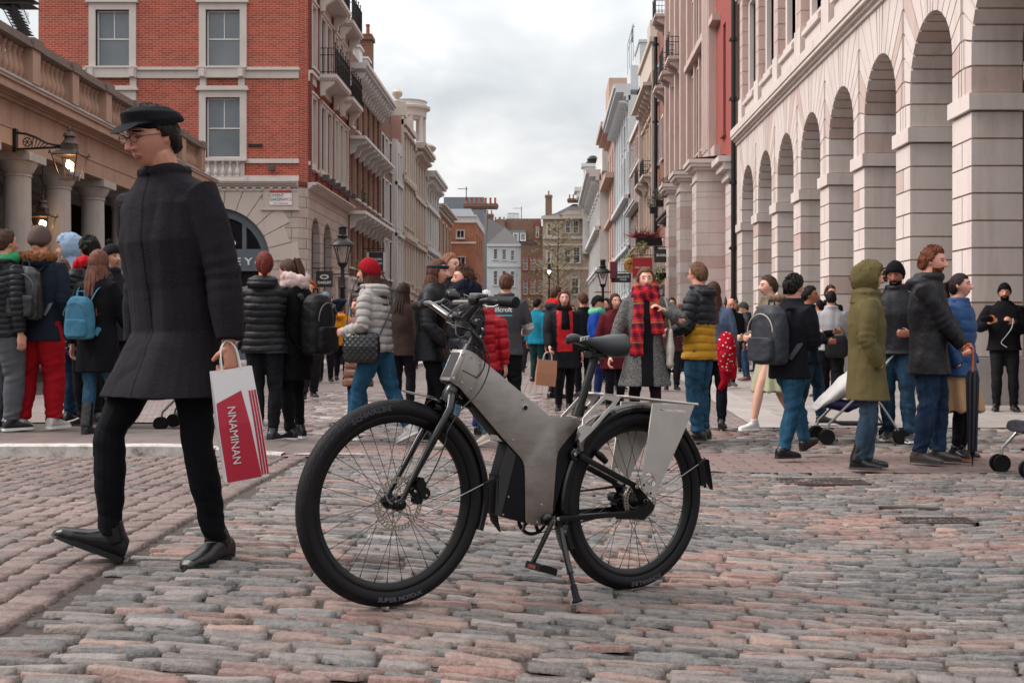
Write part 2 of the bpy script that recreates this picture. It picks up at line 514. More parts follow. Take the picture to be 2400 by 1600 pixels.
# cross path of flat pavers
def pavers(name,c0,c1,w,h,joint,axis='x',rough=0.8,ms=0.008):
 t=MT(name)
 g=t.n('ShaderNodeNewGeometry');sp=t.n('ShaderNodeSeparateXYZ');t.l(g.outputs['Position'],sp.inputs[0])
 cb=t.n('ShaderNodeCombineXYZ');t.l(sp.outputs['X' if axis=='x' else 'Y'],cb.inputs[0]);t.l(sp.outputs['Y' if axis=='x' else 'X'],cb.inputs[1])
 br=t.n('ShaderNodeTexBrick');t.l(cb.outputs[0],br.inputs['Vector'])
 br.inputs['Scale'].default_value=1;br.inputs['Brick Width'].default_value=w;br.inputs['Row Height'].default_value=h
 br.inputs['Mortar Size'].default_value=ms;br.inputs['Mortar Smooth'].default_value=0.3
 br.inputs['Color1'].default_value=(*lin(c0),1);br.inputs['Color2'].default_value=(*lin(c1),1);br.inputs['Mortar'].default_value=(*lin(joint),1)
 p=g.outputs['Position']
 n=t.noise(p,1.6,5,0.65);f=t.noise(p,26,4,0.7);s_=t.noise(p,7,2,0.5)
 col=t.mix(t.math('MULTIPLY',t.ramp(n,[(0.4,(0,0,0)),(0.7,(1,1,1))]),0.45),br.outputs['Color'],joint)
 col=t.mix(t.math('MULTIPLY',f,0.25),col,joint)
 col=t.mix(t.math('MULTIPLY',t.ramp(s_,[(0.66,(0,0,0)),(0.70,(1,1,1))]),0.25),col,'2f2a29')
 nr=t.bump(t.math('SUBTRACT',1.0,br.outputs['Fac']),0.006,1.0,t.bump(f,0.002))
 return t.done(col,rough,nr)
vgrid('cross_path',fr(-2.66,6.4,24),fr(8.83,10.21,6),pavers('path_pavers','7d6660','88726c',0.30,0.14,'4d403d'),0.006)
KX=lambda x:0.075*smooth(-x,1.9,3.0)
PAVE_D=pavers('wet_slabs','6f615d','7b6d68',0.75,0.5,'4a403d',rough=0.5)
vgrid('pavement_left',fr(-8.0,-1.9,30),fr(9.02,10.85,5),PAVE_D,0.004,fn=lambda x,y:gz(x,y)+KX(x))
mb=MB();x=-7.2
while x<-2.1:
 x2=min(x+rr.uniform(0.8,1.0),-2.08);xs=fr(x+0.004,x2-0.004,4)
 vs=[];fs=[]
 for i,q in enumerate(xs):
  for(yy,zz)in((8.86,-0.02),(8.862,KX(q)+0.004),(8.88,KX(q)+0.016),(9.01,KX(q)+0.018),(9.02,KX(q)+0.0)):
   vs.append((q,yy+0.012*noise.noise((q*1.3,yy,0)),gz(q,yy)+zz+0.003*noise.noise((q*4,yy*6,3))))
 for i in range(len(xs)-1):
  for j in range(4):fs.append((i*5+j,i*5+j+1,(i+1)*5+j+1,(i+1)*5+j))
 mb.add(vs,fs);x=x2
t=MT('kerb_paint');p=t.pos();n=t.noise(p,9,5,0.75)
MAT_KERB=t.done(t.ramp(n,[(0.30,'5d534f'),(0.44,'a29a94'),(0.64,'b9b3ae')]),0.8,t.bump(n,0.006))
tag(mb.build('kerb',MAT_KERB,sm=True,fixn=False),kind='structure')
vgrid('kerb_line',fr(-6.5,-1.75,12),[10.86,10.93],MAT_KERB,0.03,fn=lambda x,y:gz(x,y)+KX(x)*0.5)
vgrid('painted_line',fr(-2.0,-1.45,4),[8.9,8.97],MAT_KERB,0.018)
PAVE_L=pavers('left_slabs','9a8f8a','a59a95',0.7,0.5,'6d6360')
vgrid('pavement_far_left',fr(-20,-4.2,10),[31.3,36,40.5,60,90,118],PAVE_L,0.10)
mb=MB();mb.box(-20,-4.2,31.1,31.3,-0.02,0.11);mb.box(-4.2,-4.0,31.1,118,-0.02,0.11)
tag(mb.build('kerb_far_left',MAT_KERB),kind='structure')
PAVE_R=pavers('pale_slabs','928a85','9c9490',0.9,0.6,'6b625e')
BAND=pavers('border_slabs','9d9590','a59d99',1.2,0.9,'777069')
EX=lambda y:2.35+0.05*(y-12.95)
vs=[];fs=[]
ys_=[12.95,15,18,22,30,45,70,118]
for y in ys_:vs+=[(EX(y),y,gz(EX(y),y)+0.012),(EX(y)+0.55,y,gz(EX(y),y)+0.012)]
for i in range(len(ys_)-1):fs.append((2*i,2*i+1,2*i+3,2*i+2))
me=bpy.data.meshes.new('pavement_border');me.from_pydata(vs,[],fs)
tag(mesh_obj('pavement_border',me,BAND),kind='structure')
vs=[];fs=[]
for y in ys_:
 for q in(0.55,2.0,9.0):vs.append((EX(y)+q,y,gz(EX(y)+q,y)+0.010))
for i in range(len(ys_)-1):
 for j in range(2):fs.append((3*i+j,3*i+j+1,3*i+j+4,3*i+j+3))
me=bpy.data.meshes.new('pavement_right');me.from_pydata(vs,[],fs)
tag(mesh_obj('pavement_right',me,PAVE_R),kind='structure')
# iron covers let into the setts
IRON=plain('cast_iron','554a46',0.55,0.6,0.3,30)
def cover(px,py,lx,ly,rz,label,bars):
 o=px2g(px,py);root=empty('drain_cover',o+Vector((0,0,0.008)),rz,label,'drain cover')
 root.rotation_euler=(math.atan2(gz(o.x,o.y+0.3)-gz(o.x,o.y-0.3),0.6),0,rz)
 m=MB()
 m.box(-lx/2,lx/2,-ly/2,-ly/2+0.02,-0.03,0.004);m.box(-lx/2,lx/2,ly/2-0.02,ly/2,-0.03,0.004)
 m.box(-lx/2,-lx/2+0.02,-ly/2,ly/2,-0.03,0.0035);m.box(lx/2-0.02,lx/2,-ly/2,ly/2,-0.03,0.0035)
 m.build('frame',IRON,root)
 m=MB()
 nx_,ny_=bars
 m.box(-lx/2+0.02,lx/2-0.02,-ly/2+0.02,ly/2-0.02,-0.03,-0.008)
 for i in range(nx_):
  for j in range(ny_):
   cx=-lx/2+0.03+(lx-0.06)*(i+0.5)/nx_;cy=-ly/2+0.03+(ly-0.06)*(j+0.5)/ny_
   w=(lx-0.06)/nx_*0.33;h=(ly-0.06)/ny_*0.33
   m.box(cx-w,cx+w,cy-h,cy+h,-0.008,0.002)
 m.build('grate',IRON,root)
 return root
cover(1928,1130,0.62,0.34,R(0),'wide studded iron cover near the hooded person in the olive parka',(16,8))
cover(2195,1222,0.42,0.20,R(0),'slotted iron grate in the cobbles in front of the man with the umbrella',(10,3))
cover(2130,1192,0.36,0.05,R(-12),'thin dark iron strip just behind the slotted grate',(6,1))
# BUILDING KIT
def inset(poly,d):
 n=len(poly);out=[]
 ar=sum(poly[i][0]*poly[(i+1)%n][1]-poly[(i+1)%n][0]*poly[i][1]for i in range(n))
 s=1 if ar>0 else-1
 ln=[]
 for i in range(n):
  a,b=Vector(poly[i]),Vector(poly[(i+1)%n]);e_=(b-a).normalized()
  nn=Vector((-e_.y,e_.x))*s
  ln.append((a+nn*d,e_))
 for i in range(n):
  p,u=ln[i-1];q,v=ln[i]
  cr_=u.x*v.y-u.y*v.x
  if abs(cr_)<1e-4:out.append(tuple(q));continue
  t_=((q.x-p.x)*v.y-(q.y-p.y)*v.x)/cr_
  out.append(tuple(p+u*t_))
 return out
def wall_mesh(mb,u0,u1,z0,z1,ops,rev=0.18,mi=0,rmi=None,y0=0.0):
 """front face at y=y0 with rectangular openings (u0,u1,z0,z1) and their reveals"""
 rmi=mi if rmi is None else rmi
 us=sorted({u0,u1,*[min(max(o[k],u0),u1)for o in ops for k in(0,1)]})
 zs=sorted({z0,z1,*[min(max(o[k],z0),z1)for o in ops for k in(2,3)]})
 def hole(u,z):return any(o[0]<u<o[1]and o[2]<z<o[3]for o in ops)
 for i in range(len(us)-1):
  j=0
  while j<len(zs)-1:
   if hole((us[i]+us[i+1])/2,(zs[j]+zs[j+1])/2):j+=1;continue
   k=j
   while k+1<len(zs)-1 and not hole((us[i]+us[i+1])/2,(zs[k+1]+zs[k+2])/2):k+=1
   mb.add([(us[i],y0,zs[j]),(us[i+1],y0,zs[j]),(us[i+1],y0,zs[k+1]),(us[i],y0,zs[k+1])],[(0,1,2,3)],mi)
   j=k+1
 for a,b,c,d in[o[:4]for o in ops]:
  y1=y0+rev
  mb.add([(a,y0,c),(a,y1,c),(a,y1,d),(a,y0,d)],[(0,1,2,3)],rmi)
  mb.add([(b,y0,c),(b,y0,d),(b,y1,d),(b,y1,c)],[(0,1,2,3)],rmi)
  mb.add([(a,y0,d),(a,y1,d),(b,y1,d),(b,y0,d)],[(0,1,2,3)],rmi)
  mb.add([(a,y0,c),(b,y0,c),(b,y1,c),(a,y1,c)],[(0,1,2,3)],rmi)
def arch_fill(mb,a,b,zs,zt,rev,mi=0,n=12,y0=0.0,r=None):
 """fills the corners of opening (a,b, .. zt) above the springing zs so that its head is round"""
 c=(a+b)/2;r=(b-a)/2;k=(zt-zs)/r
 for sgn in(-1,1):
  pts=[(c+sgn*r*math.cos(math.pi/2*i/n),zs+k*r*math.sin(math.pi/2*i/n))for i in range(n+1)]
  poly=pts+[(c+sgn*r,zt)]
  mb.prism(poly,lambda p:(p[0],y0,p[1]),lambda p:(p[0],y0+rev,p[1]),mi)
_WC={}
def window(root,u,z,w,h,fmat,gmat,y=0.16,style='sash',surround=None,smat=None,bars=1,proud=0.05,head=0.0,arch=False,sill=True,label=None,fw=0.055):
 """u = centre, z = sill level; frame (with its stone surround) is the part, the pane its sub-part"""
 key=(round(w,3),round(h,3),fmat.name,gmat.name,y,style,surround,smat.name if smat else '',bars,proud,head,arch,sill,fw)
 if key not in _WC:
  m=MB();x0,x1=-w/2,w/2
  m.box(x0,x0+fw,y-0.05,y+0.03,0,h);m.box(x1-fw,x1,y-0.05,y+0.03,0,h)
  m.box(x0+fw,x1-fw,y-0.05,y+0.03,0,fw*1.2);m.box(x0+fw,x1-fw,y-0.05,y+0.03,h-fw,h)
  if style=='sash':
   m.box(x0+fw,x1-fw,y-0.035,y+0.02,h*0.5-fw*0.4,h*0.5+fw*0.4)
   for k in range(bars):
    c=x0+w*(k+1)/(bars+1)
    lo=h*0.5+fw*0.4
    m.box(c-0.014,c+0.014,y-0.03,y+0.01,lo,h-fw)
    if bars>1:m.box(c-0.014,c+0.014,y-0.03,y+0.01,fw*1.2,h*0.5-fw*0.4)
   if bars>1:
    for q in(0.25,0.75):m.box(x0+fw,x1-fw,y-0.028,y+0.008,h*q-0.012,h*q+0.012)
  elif style=='mullion':
   for k in range(bars):
    c=x0+w*(k+1)/(bars+1)
    m.box(c-fw*0.5,c+fw*0.5,y-0.04,y+0.02,fw*1.2,h-fw)
  if surround:
   s_,p_=surround,-proud
   m.box(x0-s_,x0,p_,y-0.052,-0.02,h+s_,1);m.box(x1,x1+s_,p_,y-0.052,-0.02,h+s_,1)
   m.box(x0,x1,p_,y-0.052,h,h+s_,1)
   if head:
    m.box(x0-s_-head*0.5,x1+s_+head*0.5,p_-head*0.6,0.01,h+s_,h+s_+head*0.55,1)
    m.box(x0-s_-head*0.2,x1+s_+head*0.2,p_-head*0.3,0.01,h+s_+head*0.55,h+s_+head,1)
  if sill:
   e_=(surround or 0.05)+0.03
   m.box(x0-e_,x1+e_,-proud-0.07,y-0.052,-0.10,-0.02,1)
  me=m.mesh('window');bm=bmesh.new();bm.from_mesh(me);bmesh.ops.recalc_face_normals(bm,faces=bm.faces[:]);bm.to_mesh(me);bm.free()
  me.materials.append(fmat);me.materials.append(smat or fmat)
  g=MB();g.add([(x0+fw*.5,y,fw*.5),(x1-fw*.5,y,fw*.5),(x1-fw*.5,y,h-fw*.5),(x0+fw*.5,y,h-fw*.5)],[(0,1,2,3)])
  pm=g.mesh('pane');pm.materials.append(gmat)
  _WC[key]=(me,pm)
 me,pm=_WC[key]
 o=bpy.data.objects.new('window',me);COL.objects.link(o);o.parent=root;o.location=(u,0,z)
 if label:o['label']=label
 p=bpy.data.objects.new('pane',pm);COL.objects.link(p);p.parent=o
 return o
def shell(mb,W,H,D,z0=0.0,mi=0):
 """side walls, back and flat top behind a front of width W"""
 mb.add([(0,0,z0),(0,D,z0),(0,D,H),(0,0,H)],[(0,3,2,1)],mi)
 mb.add([(W,0,z0),(W,D,z0),(W,D,H),(W,0,H)],[(0,1,2,3)],mi)
 mb.add([(0,D,z0),(W,D,z0),(W,D,H),(0,D,H)],[(0,3,2,1)],mi)
 mb.add([(0,0,H),(W,0,H),(W,D,H),(0,D,H)],[(0,1,2,3)],mi)
def cornice(mb,u0,u1,z,prof,mi=0,e=0.0,ends=True):
 """prof: list of (outward, height) steps stacked from z up"""
 for p,h in prof:
  mb.box(u0-(p*e if ends else 0),u1+(p*e if ends else 0),-p,0.02,z,z+h-0.002,mi);z+=h
 return z
def baluster(mb,u,y,z,h,r,n=8,mi=0):
 P=[(0.9,0),(0.9,0.07),(0.55,0.10),(0.75,0.16),(1.0,0.30),(0.85,0.44),(0.5,0.60),(0.42,0.74),(0.62,0.80),(0.45,0.84),(0.85,0.90),(0.85,1.0)]
 mb.lathe([(r*a,h*b)for a,b in P],n,Matrix.Translation((u,y,z)),mi)
ST_L=stone('portland_stone','dbcfc9','cbbfb8','9a877d',0.5,bump=0.003)
ST_P=stone('pink_stone','ccb8b0','bba59c','8c766d',0.5,bump=0.003)
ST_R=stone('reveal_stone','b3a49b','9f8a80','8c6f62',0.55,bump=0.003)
ST_M=stone('market_stone','b0907c','9c7b69','6a4c3e',0.6,bump=0.006)
ST_MD=stone('weathered_coping','7d6a60','6b5a51','3f3632',0.6,bump=0.008)
GRANITE=stone('grey_granite','b0a8a3','a09893','7a716d',0.45,scale=2.5,bump=0.002)
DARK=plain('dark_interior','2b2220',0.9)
GL=glass_mat();GLG=glass_mat('grey_glass','5c6064',0.12)
WH=plain('white_paint','d8d4d0',0.5);IRB=plain('black_iron','1a1718',0.45,0.3)
# ARCADED STONE BUILDING ON THE RIGHT
AC=6.30;BAY=2.87;D=0.76
YC=[AC*2.98+BAY*k for k in range(-2,7)]
Y_END=YC[-1]+BAY/2+0.55
root=empty('arcade_building',(AC,Y_END,0),R(-90),'long pale stone building with a row of tall rusticated arches','building')
U=lambda y:Y_END-y
HALF=1.02;SPR=5.33;CRN=SPR+HALF;IMP0,IMP1=4.38,4.65;BAND=7.36
blk=MB();ps=MB();base=MB()
def yz(poly,mi=0,d0=0.0,d1=D,ins=0.016):
 q=inset(poly,ins)
 blk.prism(q,lambda p:(p[0],d0,p[1]),lambda p:(p[0],d1,p[1]),mi)
rb=random.Random(5)
for k,yc in enumerate(YC):
 uc=U(yc)
 pts=[(HALF,IMP1),(HALF,IMP1+0.40)]
 na=6
 for i in range(na+1):
  a=math.pi/2*(i+0.35)/(na+0.85)
  pts.append((HALF*math.cos(a),SPR+HALF*math.sin(a)))
 key=pts[-1]
 rows=[IMP1,IMP1+0.43,IMP1+0.86,IMP1+1.29,IMP1+1.72,IMP1+2.15,BAND,BAND,BAND]
 HB=BAY/2
 path=[]
 for i,(px_,pz)in enumerate(pts):
  a=math.atan2(max(pz-SPR,0),px_)if i>1 else 0.0
  if i==0:path.append([(px_,pz),(HB,pz)]);continue
  zr=rows[i]
  if zr>=BAND:
   L_=(BAND-pz)/max(math.sin(a),0.2)
   q=(px_+L_*math.cos(a),BAND)
   if q[0]>HB:q=(HB,BAND)
   path.append([(px_,pz),q])
  else:
   if a<0.05:q=(px_+0.28,zr)
   else:
    L_=(zr-pz)/max(math.sin(a),0.3)
    q=(min(px_+max(L_,0.15)*math.cos(a),HB-0.05),zr)
   path.append([(px_,pz),q,(HB,zr)])
 for sg in(-1,1):
  if uc+sg*HB<-0.2:pass
  for i in range(len(path)-1):
   lo,hi=path[i],path[i+1]
   if len(hi)==3 and len(lo)>=2:
    kx=hi[1][0]
    if i==0:left=[lo[0],(kx,lo[0][1]),hi[1],hi[0]];right=[(kx,lo[0][1]),(HB,lo[0][1]),hi[2],hi[1]]
    else:
     left=[lo[0],lo[1],(max(kx,lo[1][0]+0.01),lo[-1][1]),hi[1],hi[0]]
     right=[(max(kx,lo[1][0]+0.01),lo[-1][1]),(HB,lo[-1][1]),hi[2],hi[1]]
    for P_ in(left,right):
     Q_=[(uc+sg*p[0],p[1])for p in P_]
     if abs(P_[1][0]-P_[0][0])<0.02 and P_ is right:continue
     yz(Q_,1 if rb.random()<0.18 else 0)
   else:
    P_=[lo[0]]+lo[1:]+([(HB,BAND)]if(lo[-1][1]<BAND-0.01 and hi[-1][0]<HB)else[])+hi[::-1]
    yz([(uc+sg*p[0],p[1])for p in P_],1 if rb.random()<0.18 else 0)
 kx,kz=key
 tx=min(kx+(BAND-kz)*0.09,0.32)
 yz([(uc-kx,kz),(uc,CRN),(uc,BAND),(uc-tx,BAND)]);yz([(uc,CRN),(uc+kx,kz),(uc+tx,BAND),(uc,BAND)])
 c=[(uc+(HALF+0.035)*math.cos(t_),SPR+(HALF+0.035)*math.sin(t_))for t_ in[math.pi*i/24 for i in range(25)]]
 poly=[(uc+HALF+0.02,IMP1)]+c+[(uc-HALF-0.02,IMP1),(uc-HB,IMP1),(uc-HB,BAND),(uc,BAND)]
 poly1=[(uc+HALF+0.02,IMP1)]+c[:13]+[(uc,BAND),(uc+HB,BAND),(uc+HB,IMP1)]
 poly2=c[12:]+[(uc-HALF-0.02,IMP1),(uc-HB,IMP1),(uc-HB,BAND),(uc,BAND)]
 for P_ in(poly1,poly2):base.prism(P_,lambda p:(p[0],0.045,p[1]),lambda p:(p[0],D-0.02,p[1]))
PW=(BAY-2*HALF)
for yc in YC+[YC[0]-BAY,YC[-1]+BAY]:
 u0=U(yc)-BAY/2-PW/2 if yc<YC[-1]-0.1 else None
 if u0 is None:continue
 if u0<-0.5:u0=0.0
 w=PW
 z=0.72;base.box(u0+0.035,u0+w-0.035,0.045,D-0.02,0.0,IMP0)
 n_=9;hh=(IMP0-0.72)/n_
 for i in range(n_):
  split=0.5 if i%2 else 0.5
  for(a,b)in(((u0,u0+w*0.52),(u0+w*0.52,u0+w))if i%2 else((u0,u0+w),)):
   q=inset([(a,z),(b,z),(b,z+hh),(a,z+hh)],0.014)
   blk.prism(q,lambda p:(p[0],0.0,p[1]),lambda p:(p[0],D,p[1]),1 if rb.random()<0.2 else 0)
  z+=hh
 MB().box(u0-0.05,u0+w+0.05,-0.06,D+0.03,IMP0+0.012,IMP1-0.012).build('impost',ST_L,root,bevel=0.006)
 MB().box(u0-0.04,u0+w+0.04,-0.04,D+0.04,-0.05,0.715).build('plinth',GRANITE,root,bevel=0.008)
u0=0.0;w=U(YC[-1])-HALF
base.box(0.0,w-0.02,0.025,D-0.02,0,IMP0)
z=0.72
for i in range(9):
 q=inset([(0,z),(w,z),(w,z+hh),(0,z+hh)],0.009);blk.prism(q,lambda p:(p[0],0.0,p[1]),lambda p:(p[0],D,p[1]),0);z+=hh
MB().box(0,w+0.05,-0.06,D+0.03,IMP0+0.012,IMP1-0.012).build('impost',ST_L,root);MB().box(0,w+0.04,-0.04,D+0.04,-0.05,0.715).build('plinth',GRANITE,root)
q=[(0,IMP1),(U(YC[-1])-BAY/2,IMP1),(U(YC[-1])-BAY/2,BAND),(0,BAND)]
yz(q)
blk.build('arch_stones',[ST_L,ST_P],root)
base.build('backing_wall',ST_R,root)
UE=U(YC[0]-BAY)
m=MB()
cornice(m,0,UE,BAND-0.06,[(0.05,0.10),(0.12,0.07),(0.20,0.09),(0.23,0.22)])
m.build('string_course',ST_L,root)
up=MB();ops=[]
Z1,Z2=7.78,15.0
for yc in YC:
 uc=U(yc);ops.append((uc-0.52,uc+0.52,8.75,11.6));ops.append((uc-0.52,uc+0.52,12.6,14.6))
wall_mesh(up,0,UE,Z1-0.02,Z2,ops,0.3,y0=0.30)
up.box(0,UE,0.301,8,Z2-0.1,Z2,0)
up.build('upper_wall',ST_P,root)
pl=MB()
for yc in YC:
 uc=U(yc);pu=uc-BAY/2
 pl.box(pu-0.34,pu+0.34,0.0,0.30,Z1,Z1+0.95)
 z=Z1+0.95;i=0
 while z<Z2:
  q=inset([(pu-0.26,z),(pu+0.26,z),(pu+0.26,z+0.43),(pu-0.26,z+0.43)],0.012)
  pl.prism(q,lambda p:(p[0],0.04,p[1]),lambda p:(p[0],0.30,p[1]),1);z+=0.43;i+=1
 pl.box(pu-0.22,pu+0.22,0.08,0.30,Z1+0.95,Z2,1)
 sg_=MB();sg_.box(uc-0.80,uc+0.80,0.06,0.30,Z1,Z1+0.62);sg_.box(uc-0.86,uc+0.86,-0.02,0.30,Z1+0.62,Z1+0.74);sg_.build('window_pedestal',ST_L,root)
 for zz in(8.75,12.6):
  window(root,uc,zz,1.04,2.85 if zz<10 else 2.0,WH,GL,y=0.52,surround=0.2,smat=ST_L,proud=-0.16,head=0.15)
pl.build('pilasters',[ST_L,ST_P],root)
m=MB();cornice(m,0,UE,12.0,[(-0.06,0.1),(0.06,0.14)]);m.build('upper_string',ST_L,root)
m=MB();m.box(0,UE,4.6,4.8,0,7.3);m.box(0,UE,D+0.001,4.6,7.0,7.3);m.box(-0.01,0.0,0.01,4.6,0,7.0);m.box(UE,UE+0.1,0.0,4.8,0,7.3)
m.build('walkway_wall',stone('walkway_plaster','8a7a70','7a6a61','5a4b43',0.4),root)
def drainpipe(x,y,z0,z1,r,label,collars,grp=None):
 p_=empty('drain_pipe',(x,y,z0),0,label,'drain pipe',grp)
 m=MB();m.tube([(0,0,0),(0,0,z1-z0)],r,10);m.build('pipe',IRB,p_,sm=True)
 for z in collars:
  c_=MB();c_.tube([(0,0,z-z0-0.06),(0,0,z-z0+0.06)],r*1.45,10);c_.box(-r*1.6,r*1.6,-0.02,r*2.2,z-z0-0.03,z-z0+0.03);c_.build('collar',IRB,p_,sm=True)
 return p_
drainpipe(6.22,Y_END+0.22,0,15.5,0.085,'tall black drain pipe at the end of the arcade, beside the red wall',[1.6,3.9,6.1,8.9,10.9,13.0])
# COLONNADED MARKET BUILDING ON THE LEFT
MB_=2.09;MROT=R(90+1.72)
root=empty('market_building',(-10.51,23.35,0),MROT,'low market hall with granite columns and a stone balustrade above','building')
UA,UB=-2*MB_-0.6,6*MB_+0.22
m=MB()
m.box(UA,UB,0.0,0.62,4.73,5.06);m.box(UA,UB,-0.02,0.62,5.06,5.10);m.box(UA,UB,0.02,0.62,5.10,5.58)
cornice(m,UA,UB,5.58,[(0.06,0.06),(0.12,0.05),(0.30,0.16),(0.34,0.07)],e=1)
m.build('entablature',ST_M,root)
m=MB();m.box(UA,UB+0.34,-0.35,0.0,5.922,5.935);m.tube([(UA,-0.34,5.93),(UB+0.34,-0.34,5.93)],0.025,6)
m.build('lead_flashing',plain('lead','9ea0a4',0.5,0.3,0.3,4),root)
m=MB();m.box(UA,UB,0.02,0.42,5.92,6.16)
for k in range(-2,7):m.box(k*MB_-0.19,k*MB_+0.19,-0.015,0.45,6.16,6.86)
m.build('parapet',ST_M,root)
m=MB();m.box(UA,UB+0.03,-0.04,0.48,6.862,6.93);m.box(UA,UB,-0.01,0.45,6.93,7.04)
for k in range(-2,7):m.box(k*MB_-0.24,k*MB_+0.24,-0.07,0.50,6.858,7.075)
m.build('coping',ST_MD,root)
m0=MB();baluster(m0,0,0,0,0.70,0.105,10)
bme=m0.mesh('baluster');bme.materials.append(ST_M);bme.polygons.foreach_set('use_smooth',[True]*len(bme.polygons))
for k in range(-2,6):
 for j in range(7):
  o=bpy.data.objects.new('baluster',bme);COL.objects.link(o);o.parent=root
  o.location=(k*MB_+0.19+(MB_-0.38)*(j+0.5)/7,0.22,6.16)
cm=MB()
cm.lathe([(0.285,0),(0.285,0.0),(0.285,1.2),(0.275,2.6),(0.262,4.0),(0.262,4.16),(0.285,4.17),(0.285,4.20),(0.265,4.215)],28)
cm.lathe([(0.265,4.215),(0.30,4.26),(0.345,4.34),(0.385,4.42),(0.39,4.46),(0.35,4.461)],28)
cm.box(-0.42,0.42,-0.42,0.42,4.46,4.63)
cme=cm.mesh('column');cme.materials.append(GRANITE);smooth_by_angle(cme,35)
for k in range(-2,7):
 if k==6:continue
 o=bpy.data.objects.new('column',cme);COL.objects.link(o);o.parent=root;o.location=(k*MB_,0.38,0.10)
m=MB();m.box(6*MB_-0.35,6*MB_+0.2,0.03,0.6,0,4.73);m.build('corner_pier',stone('dark_pier','70605a','5d4f4a','40342f',0.4),root)
m=MB();m.box(UA,UB-0.4,0.621,7.0,5.3,5.4,0)
z=4.2
for j in range(7):m.box(UA,UB-0.4,0.9+0.85*j,1.05+0.85*j,5.08-0.04*j,5.30,1)
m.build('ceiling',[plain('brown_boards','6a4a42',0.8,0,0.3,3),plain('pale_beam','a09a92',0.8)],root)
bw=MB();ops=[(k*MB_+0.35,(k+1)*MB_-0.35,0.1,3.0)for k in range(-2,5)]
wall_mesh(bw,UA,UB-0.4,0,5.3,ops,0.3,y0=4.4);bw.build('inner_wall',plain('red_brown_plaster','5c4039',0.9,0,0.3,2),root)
m=MB()
for o_ in ops:m.add([(o_[0],4.62,0.1),(o_[1],4.62,0.1),(o_[1],4.62,3.0),(o_[0],4.62,3.0)],[(0,1,2,3)])
m.build('shop_glass',glass_mat('shop_glass','3a2f28',0.2),root)
m=MB();m.box(UA,UB-0.3,4.30,4.4,3.35,3.6);m.box(UA,UB-0.3,4.32,4.4,4.2,4.35);m.build('inner_moulding',plain('pale_beam','a09a92',0.8),root)
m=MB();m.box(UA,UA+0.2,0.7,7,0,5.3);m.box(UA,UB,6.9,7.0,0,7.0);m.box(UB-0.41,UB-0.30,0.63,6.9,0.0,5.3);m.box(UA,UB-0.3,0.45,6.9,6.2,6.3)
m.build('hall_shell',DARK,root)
for k in range(-1,5):
 o=bpy.data.objects.new('column',cme);COL.objects.link(o);o.parent=root;o.location=(k*MB_-0.3,3.4,0.05)
# RED BRICK CORNER BUILDING, ENDING THE MARKET'S SIDE
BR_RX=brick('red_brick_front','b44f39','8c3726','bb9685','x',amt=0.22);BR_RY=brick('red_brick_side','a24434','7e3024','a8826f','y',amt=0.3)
BR_DX=brick('dark_red_brick','7a2c25','642620','8c6055','y')
S40=40/FPX
def fx(px):return(px-VX)*S40
def fz(py):return CH+(VY-py)*S40
XL,XR=fx(90),fx(699)
root=empty('corner_building',(XL,40,0),0,'big red brick corner building with stone window surrounds, stone base and a street name plate','building')
W=XR-XL;HT=19.0
u=lambda px:fx(px)-XL
m=MB()
wins=[(225,304,24,156),(483,563,24,156),(483,563,229,370),(225,304,229,370)]
wins+=[(a,b,c-205,d-205)for a,b,c,d in wins[:2]]
ops=[(u(a),u(b),fz(d),fz(c))for a,b,c,d in wins]
wall_mesh(m,0,W,6.38,HT,ops,0.22)
m.box(0,W,0.001,0.01,HT-0.1,HT)
ch=XR-XL;m.add([(W,0,6.38),(W+0.29,0.3,6.38),(W+0.29,0.3,HT),(W,0,HT)],[(0,1,2,3)])
m.build('wall',BR_RX,root)
ST_W=stone('trim_stone','cdc3bc','bcb0a9','99887f',0.35,bump=0.003)
for i,(a,b,c,d)in enumerate(wins):
 w,h=(b-a)*S40,(d-c)*S40
 window(root,u((a+b)/2),fz(d),w,h,WH,GLG,y=0.18,surround=0.235,smat=ST_W,proud=0.07,head=0.16,fw=0.05)
m=MB()
def band(z0,z1,p,uu0=0,uu1=None):m.box(uu0,(W if uu1 is None else uu1)+p*0.4,-p,0.0,z0,z1)
for zz in(0,205*S40):
 band(fz(184)+zz,fz(166)+zz,0.05);band(fz(166)+zz+0.002,fz(159)+zz,0.14)
band(fz(383),fz(373),0.07)
band(fz(424),fz(412),0.08)
m.build('string_courses',ST_W,root)
for a,b in((201,329),(461,583)):
 m=MB()
 m.box(u(a)+.05,u(b)-.05,-0.20,0.0,fz(162),fz(157.5));m.box(u(a)+.1,u(b)-.1,-0.16,0.0,fz(184),fz(162)-.003)
 for c in(a+16,b-16):m.box(u(c)-0.09,u(c)+0.09,-0.24,-0.162,fz(182),fz(164));m.box(u(c)-0.11,u(c)+0.11,-0.075,0.0,fz(210),fz(184)-.003)
 m.build('sill_apron',ST_W,root)
for a,b in((484,577),):
 m=MB();m.box(u(a)-0.1,u(b)-0.05,-0.05,-0.01,fz(421),fz(379))
 m.box(u(a)-0.1,u(b)+0.05,-0.20,-0.005,fz(379),fz(373.5));m.box(u(a)-0.1,u(b)+0.05,-0.16,-0.005,fz(423),fz(416))
 m.build('balcony_panel',ST_W,root)
 bm0=MB();baluster(bm0,0,0,0,fz(379)-fz(416),0.085,8);bm_=bm0.mesh('baluster');bm_.materials.append(ST_W)
 for j in range(5):
  o=bpy.data.objects.new('baluster',bm_);COL.objects.link(o);o.parent=root;o.location=(u(a)+0.10+j*0.255,-0.10,fz(416))
SG=stone('base_stone','c0b1a8','b0a097','8f7f76',0.35,bump=0.004,blocks=(0.95,0.365),axis='x',joint='75665e')
